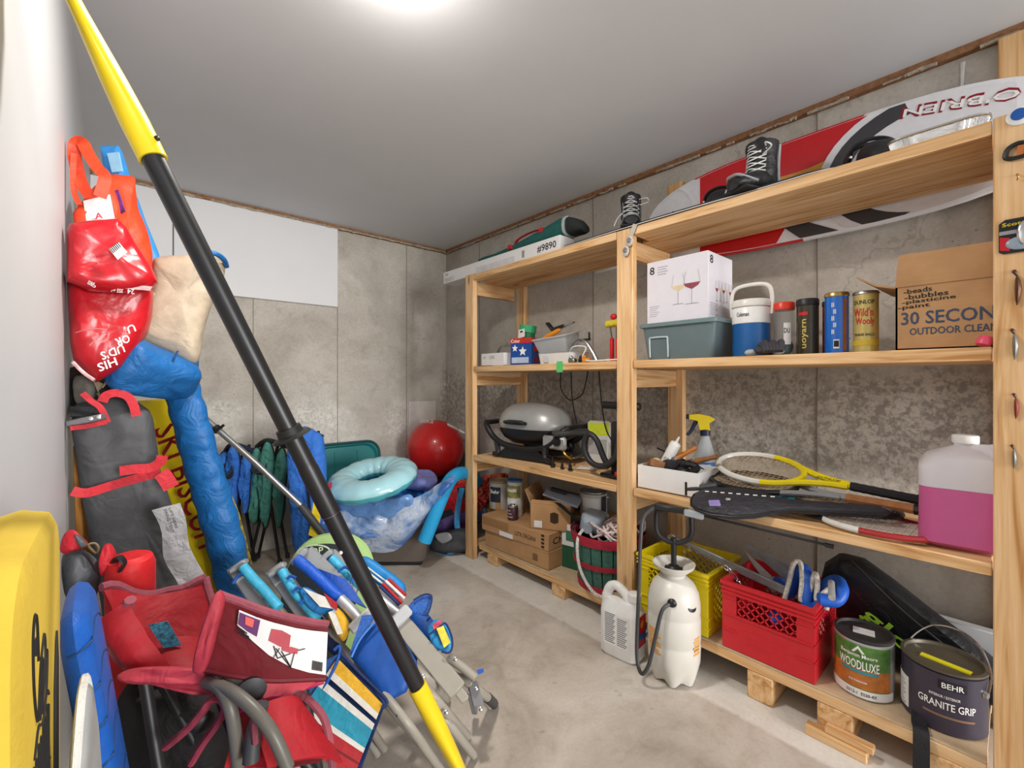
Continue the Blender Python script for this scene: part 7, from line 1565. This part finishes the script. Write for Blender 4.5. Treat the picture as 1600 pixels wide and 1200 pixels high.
# first (leftmost)
t = T('beach_chair', 'leftmost folded beach chair, cyan sleeve and grey arm beside the wine red label chair', 'beach chair', HOME, 0, GRP)
plate(t, 'armrest', [(368, 884), (450, 1000)], 26, .028, AGR, .02); k = MB(); k.bar(Q(360, 893, -.01), Q(386, 876, -.01), .022, .045, (EYE - Q(372, 886)), .006); k.build('arm_end', AGR, t)
rod(t, 'sleeve', [(380, 886), (396, 905), (414, 924), (436, 950)], .0165, CYAN, -.035); rod(t, 'frame_tube', [(425, 938), (500, 1030), (560, 1110), (600, 1170)], .0125, TAUPE, .0)
rod(t, 'binding', [(364, 912), (372, 900), (384, 897), (402, 908), (420, 930)], .006, ROY, -.04)
rod(t, 'leg', [(470, 1010), (540, 1100), (590, 1180)], .011, TAUPE, .05)
g = sheetQ(t, 'sling', [(531, 1019), (604, 1094), (560, 1215), (440, 1150)], fabric('navy_sling', '173063', .65, .3, 12), -.10, 10, 10, .004, .012)
stripes(t, [(529, 1026), (598, 1098), (551, 1218), (440, 1158)], [(.02, .16, GST), (.16, .24, WST), (.30, .38, WST), (.38, .62, TST), (.62, .68, WST), (.68, .80, RST), (.80, .83, mat('dark_red_stripe', '6E1218', .7)), (.83, .97, RST)], -.116, bow=.012)
rod(t, 'binding', [(489, 1110), (505, 1078), (522, 1045), (531, 1020), (530, 1010), (522, 1016)], .005, ROY, -.122); rod(t, 'binding', [(531, 1019), (560, 1050), (603, 1093), (598, 1106)], .0045, NAV, -.122)
sheetQ(t, 'side_flap', [(478, 1048), (528, 1022), (495, 1100), (462, 1098)], ROYM, -.09, 6, 6, .004)
# second
t = T('beach_chair', 'second folded beach chair from the left, with cyan sleeve and gold striped pillow', 'beach chair', HOME, 0, GRP)
plate(t, 'armrest', [(428, 888), (500, 985)], 27, .028, AGR, .0); k = MB(); k.bar(Q(420, 899, -.03), Q(446, 881, -.03), .022, .045, (EYE - Q(432, 890)), .006); k.build('arm_end', AGR, t)
rod(t, 'sleeve', [(440, 892), (452, 912), (466, 932), (482, 950), (496, 968)], .0155, CYAN, -.05)
for a, b in (((448, 905), (462, 903)), ((456, 926), (472, 920)), ((468, 945), (484, 936))): rod(t, 'binding', [a, ((a[0] + b[0]) / 2, (a[1] + b[1]) / 2 - 4), b], .005, ROY, -.07)
puff([Q(x, y, -.06) for x, y in ((468, 922), (480, 918), (500, 930), (522, 946), (526, 956), (510, 960), (492, 958), (478, 945))], .04, .004, 14, 48, seed=1).build('pillow', fabric('sky_pillow', '2C7FC0', .6, .3, 20), t)
sheetQ(t, 'stripe', [(474, 919), (512, 934), (526, 952), (500, 948)], WST, -.088, 6, 3, .003); sheetQ(t, 'stripe', [(506, 926), (527, 942), (526, 954), (518, 948)], RST, -.092, 5, 3, .003)
puff([Q(x, y, -.05) for x, y in ((512, 956), (528, 950), (542, 966), (546, 984), (536, 1002), (522, 984))], .04, .003, 14, 44, seed=2).build('pillow', GST, t, 'gold striped pillow'); sheetQ(t, 'stripe', [(513, 957), (522, 953), (536, 990), (528, 992)], WST, -.083, 4, 5, .003)
rod(t, 'frame_tube', [(500, 975), (560, 1040), (610, 1105), (655, 1160)], .0125, TAUPE, -.01); rod(t, 'leg', [(600, 1085), (640, 1135), (690, 1205)], .0125, TAUPE, -.07); screws(t, [(622, 1117)], -.09)
puff([Q(x, y, .0) for x, y in ((500, 960), (520, 985), (545, 1020), (530, 1030), (500, 1000))], .05, .008, 12, 44, seed=4).build('pouch', fabric('deep_navy', '101F45', .7, .4, 14), t)
# third
t = T('beach_chair', 'third folded beach chair from the left, with royal blue sleeve and big blue pouch', 'beach chair', HOME, 0, GRP)
plate(t, 'armrest', [(476, 866), (548, 935)], 30, .028, AGR, .02); k = MB(); k.bar(Q(456, 880, -.01), Q(480, 857, -.01), .024, .05, (EYE - Q(468, 868)), .006); k.build('arm_end', AGR, t)
rod(t, 'sleeve', [(464, 874), (478, 885), (500, 905), (520, 924), (536, 938)], .0185, fabric('royal_sleeve', '1752B8', .5, .35, 16), -.04)
sheetQ(t, 'cloth_fold', [(496, 888), (540, 905), (572, 950), (520, 925)], fabric('royal_fold', '14469C', .6, .5, 14), -.02, 8, 6, .012, .01)
rod(t, 'frame_tube', [(532, 936), (548, 952), (562, 968)], .0175, mat('brushed_tube', 'BFC1C4', .35, .6), -.05)
k = MB(); k.bar(Q(548, 985, -.06), Q(582, 954, -.06), .035, .03, (EYE - Q(560, 970)), .005); k.build('arm_joint', plastic('joint_grey', 'B4B6B8', .4), t)
puff([Q(x, y, -.06) for x, y in ((556, 1000), (572, 985), (596, 966), (606, 968), (632, 1000), (652, 1035), (650, 1052), (634, 1082), (612, 1094), (596, 1088), (566, 1050), (548, 1028))], .05, .004, 8, 72, seed=5, flat=.35, smooth=False).build('pouch', ROY, t, 'big plain blue pouch')
rod(t, 'binding', [(549, 1027), (562, 1000), (580, 978), (592, 966)], .0035, fabric('light_blue_binding', '3F7BC8', .6), -.105)
sheetQ(t, 'mesh_top', [(566, 962), (588, 960), (556, 1012), (546, 1024)], ROYM, -.10, 5, 6, .004)
rod(t, 'frame_tube', [(606, 1020), (650, 1075), (700, 1130), (740, 1180)], .0125, TAUPE, -.0); rod(t, 'leg', [(648, 1044), (672, 1068), (698, 1092)], .0155, TAUPE, -.03); rod(t, 'leg', [(664, 1075), (690, 1105), (730, 1150)], .014, TAUPE, -.06); screws(t, [(661, 1057), (697, 1113)], -.075)
# fourth (rightmost)
t = T('beach_chair', 'rightmost folded beach chair with flat grey arm and hinged foot on bare floor', 'beach chair', HOME, 0, GRP)
plate(t, 'armrest', [(514, 868), (560, 915)], 26, .028, AGR, .06); k = MB(); k.bar(Q(498, 878, .03), Q(520, 860, .03), .022, .045, (EYE - Q(508, 868)), .006); k.build('arm_end', AGR, t)
rod(t, 'sleeve', [(518, 872), (532, 886), (548, 902), (575, 925), (592, 938)], .0155, CYAN, .02); rod(t, 'binding', [(528, 894), (540, 886), (552, 896), (548, 912)], .005, ROY, -.01); rod(t, 'strap', [(526, 898), (548, 906), (572, 918)], .010, BLK, .03)
rod(t, 'frame_tube', [(586, 928), (602, 942), (622, 958)], .0165, MATS['brushed_tube'], .0)
k = MB(); k.bar(Q(608, 982, -.03), Q(640, 950, -.03), .040, .034, (EYE - Q(620, 968)), .006); k.build('arm_joint', MATS['joint_grey'], t)
plate(t, 'flat_arm', [(624, 970), (716, 1080)], 27, .014, TAUPE, -.02); plate(t, 'flat_arm', [(690, 1045), (728, 1095)], 14, .012, TAUPE, -.015)
puff([Q(x, y, .04) for x, y in ((562, 874), (574, 870), (600, 886), (628, 908), (634, 920), (632, 934), (618, 930), (596, 918), (574, 898))], .05, .004, 10, 60, seed=7).build('pillow', fabric('azure_pillow', '1B78B8', .5, .25, 20), t, 'blue headrest pillow with white and red piping')
rod(t, 'piping', [(562, 884), (590, 906), (616, 926)], .0035, WST, .0); rod(t, 'piping', [(566, 880), (596, 903), (622, 922)], .0025, WST, .0); 
for p0, p1, mm in (((598, 912), (628, 942), RST), ((603, 908), (632, 935), WST), ((607, 905), (634, 930), RST), ((594, 916), (624, 945), NAV)): rod(t, 'piping', [p0, p1], .0055, mm, -.01)
sheetQ(t, 'pouch', [(634, 956), (656, 944), (708, 1010), (672, 1022)], ROY, .01, 8, 8, .005, .012); sheetQ(t, 'pouch', [(618, 985), (640, 985), (652, 1030), (650, 1048)], ROY, .0, 5, 6, .005)
k = MB(); 
puff([Q(x, y, .0) for x, y in ((636, 955), (646, 938), (662, 930), (673, 930), (674, 942), (668, 960), (658, 962))], .012, .003, 14, 44, seed=8).build('mesh_flap', ROYM, t); rod(t, 'binding', [(646, 938), (662, 929), (674, 931), (673, 946), (667, 962)], .0032, NAV, -.012)
puff([Q(x, y, -.02) for x, y in ((668, 985), (680, 968), (694, 972), (704, 990), (706, 1012), (694, 1018), (678, 1010))], .03, .003, 14, 44, seed=9).build('side_pocket', fabric('sky_pocket', '2E8CC8', .55, .3, 20), t)
sheetQ(t, 'pocket_label', [(682, 982), (693, 978), (704, 1004), (694, 1012)], mat('yellow_picture', 'D9B83C', .5, var=.5, ns=40), -.045, 4, 4, .002); sheetQ(t, 'pocket_label', [(676, 976), (688, 968), (692, 974), (678, 984)], mat('pink_picture', 'C0475C', .5, var=.5, ns=60), -.045, 3, 3, .002)
rod(t, 'binding', [(670, 992), (684, 982), (696, 974), (706, 996), (706, 1014), (700, 1020), (690, 1018)], .0032, NAV, -.045)
rod(t, 'leg', [(700, 1027), (722, 1042), (743, 1060)], .0145, TAUPE, .03); rod(t, 'leg', [(714, 1053), (742, 1074), (772, 1098)], .0145, TAUPE, .08)
plate(t, 'hinge', [(738, 1066), (748, 1104)], 17, .010, plastic('hinge_grey', '77777A', .4), .06); k = MB(); k.bar(q(735, 1080, 1.52), q(742, 1112, 1.60), .02, .02, (0, 0, 1), .003); k.build('hinge', MATS['hinge_grey'], t); screws(t, [(711, 1030), (719, 1071), (744, 1076), (751, 1108)], .0)
k = MB(); k.tube([q(762, 1090, 1.58), q(772, 1100, 1.66)], .017, 10); k.build('foot_cap', DGR, t); k = MB(); k.tube([q(742, 1075, 1.52), q(765, 1104, Z=.014)], .011, 10); k.build('leg', TAUPE, t)
sheetQ(t, 'tag', [(745, 1047), (755, 1044), (756, 1050), (747, 1054)], fabric('blue_tag', '1F4FA8', .6), .04, 3, 2, .002)
k = MB(); k.sheet(qsheet(q(664, 1040, 1.62), q(682, 1034, 1.62), q(704, 1070, 1.6), q(690, 1084, 1.6), 4, 6, .008), .01); k.build('folded_sling', mat('dark_plaid', '35404A', .8, var=.9, ns=35), t, 'dark plaid folded sling')
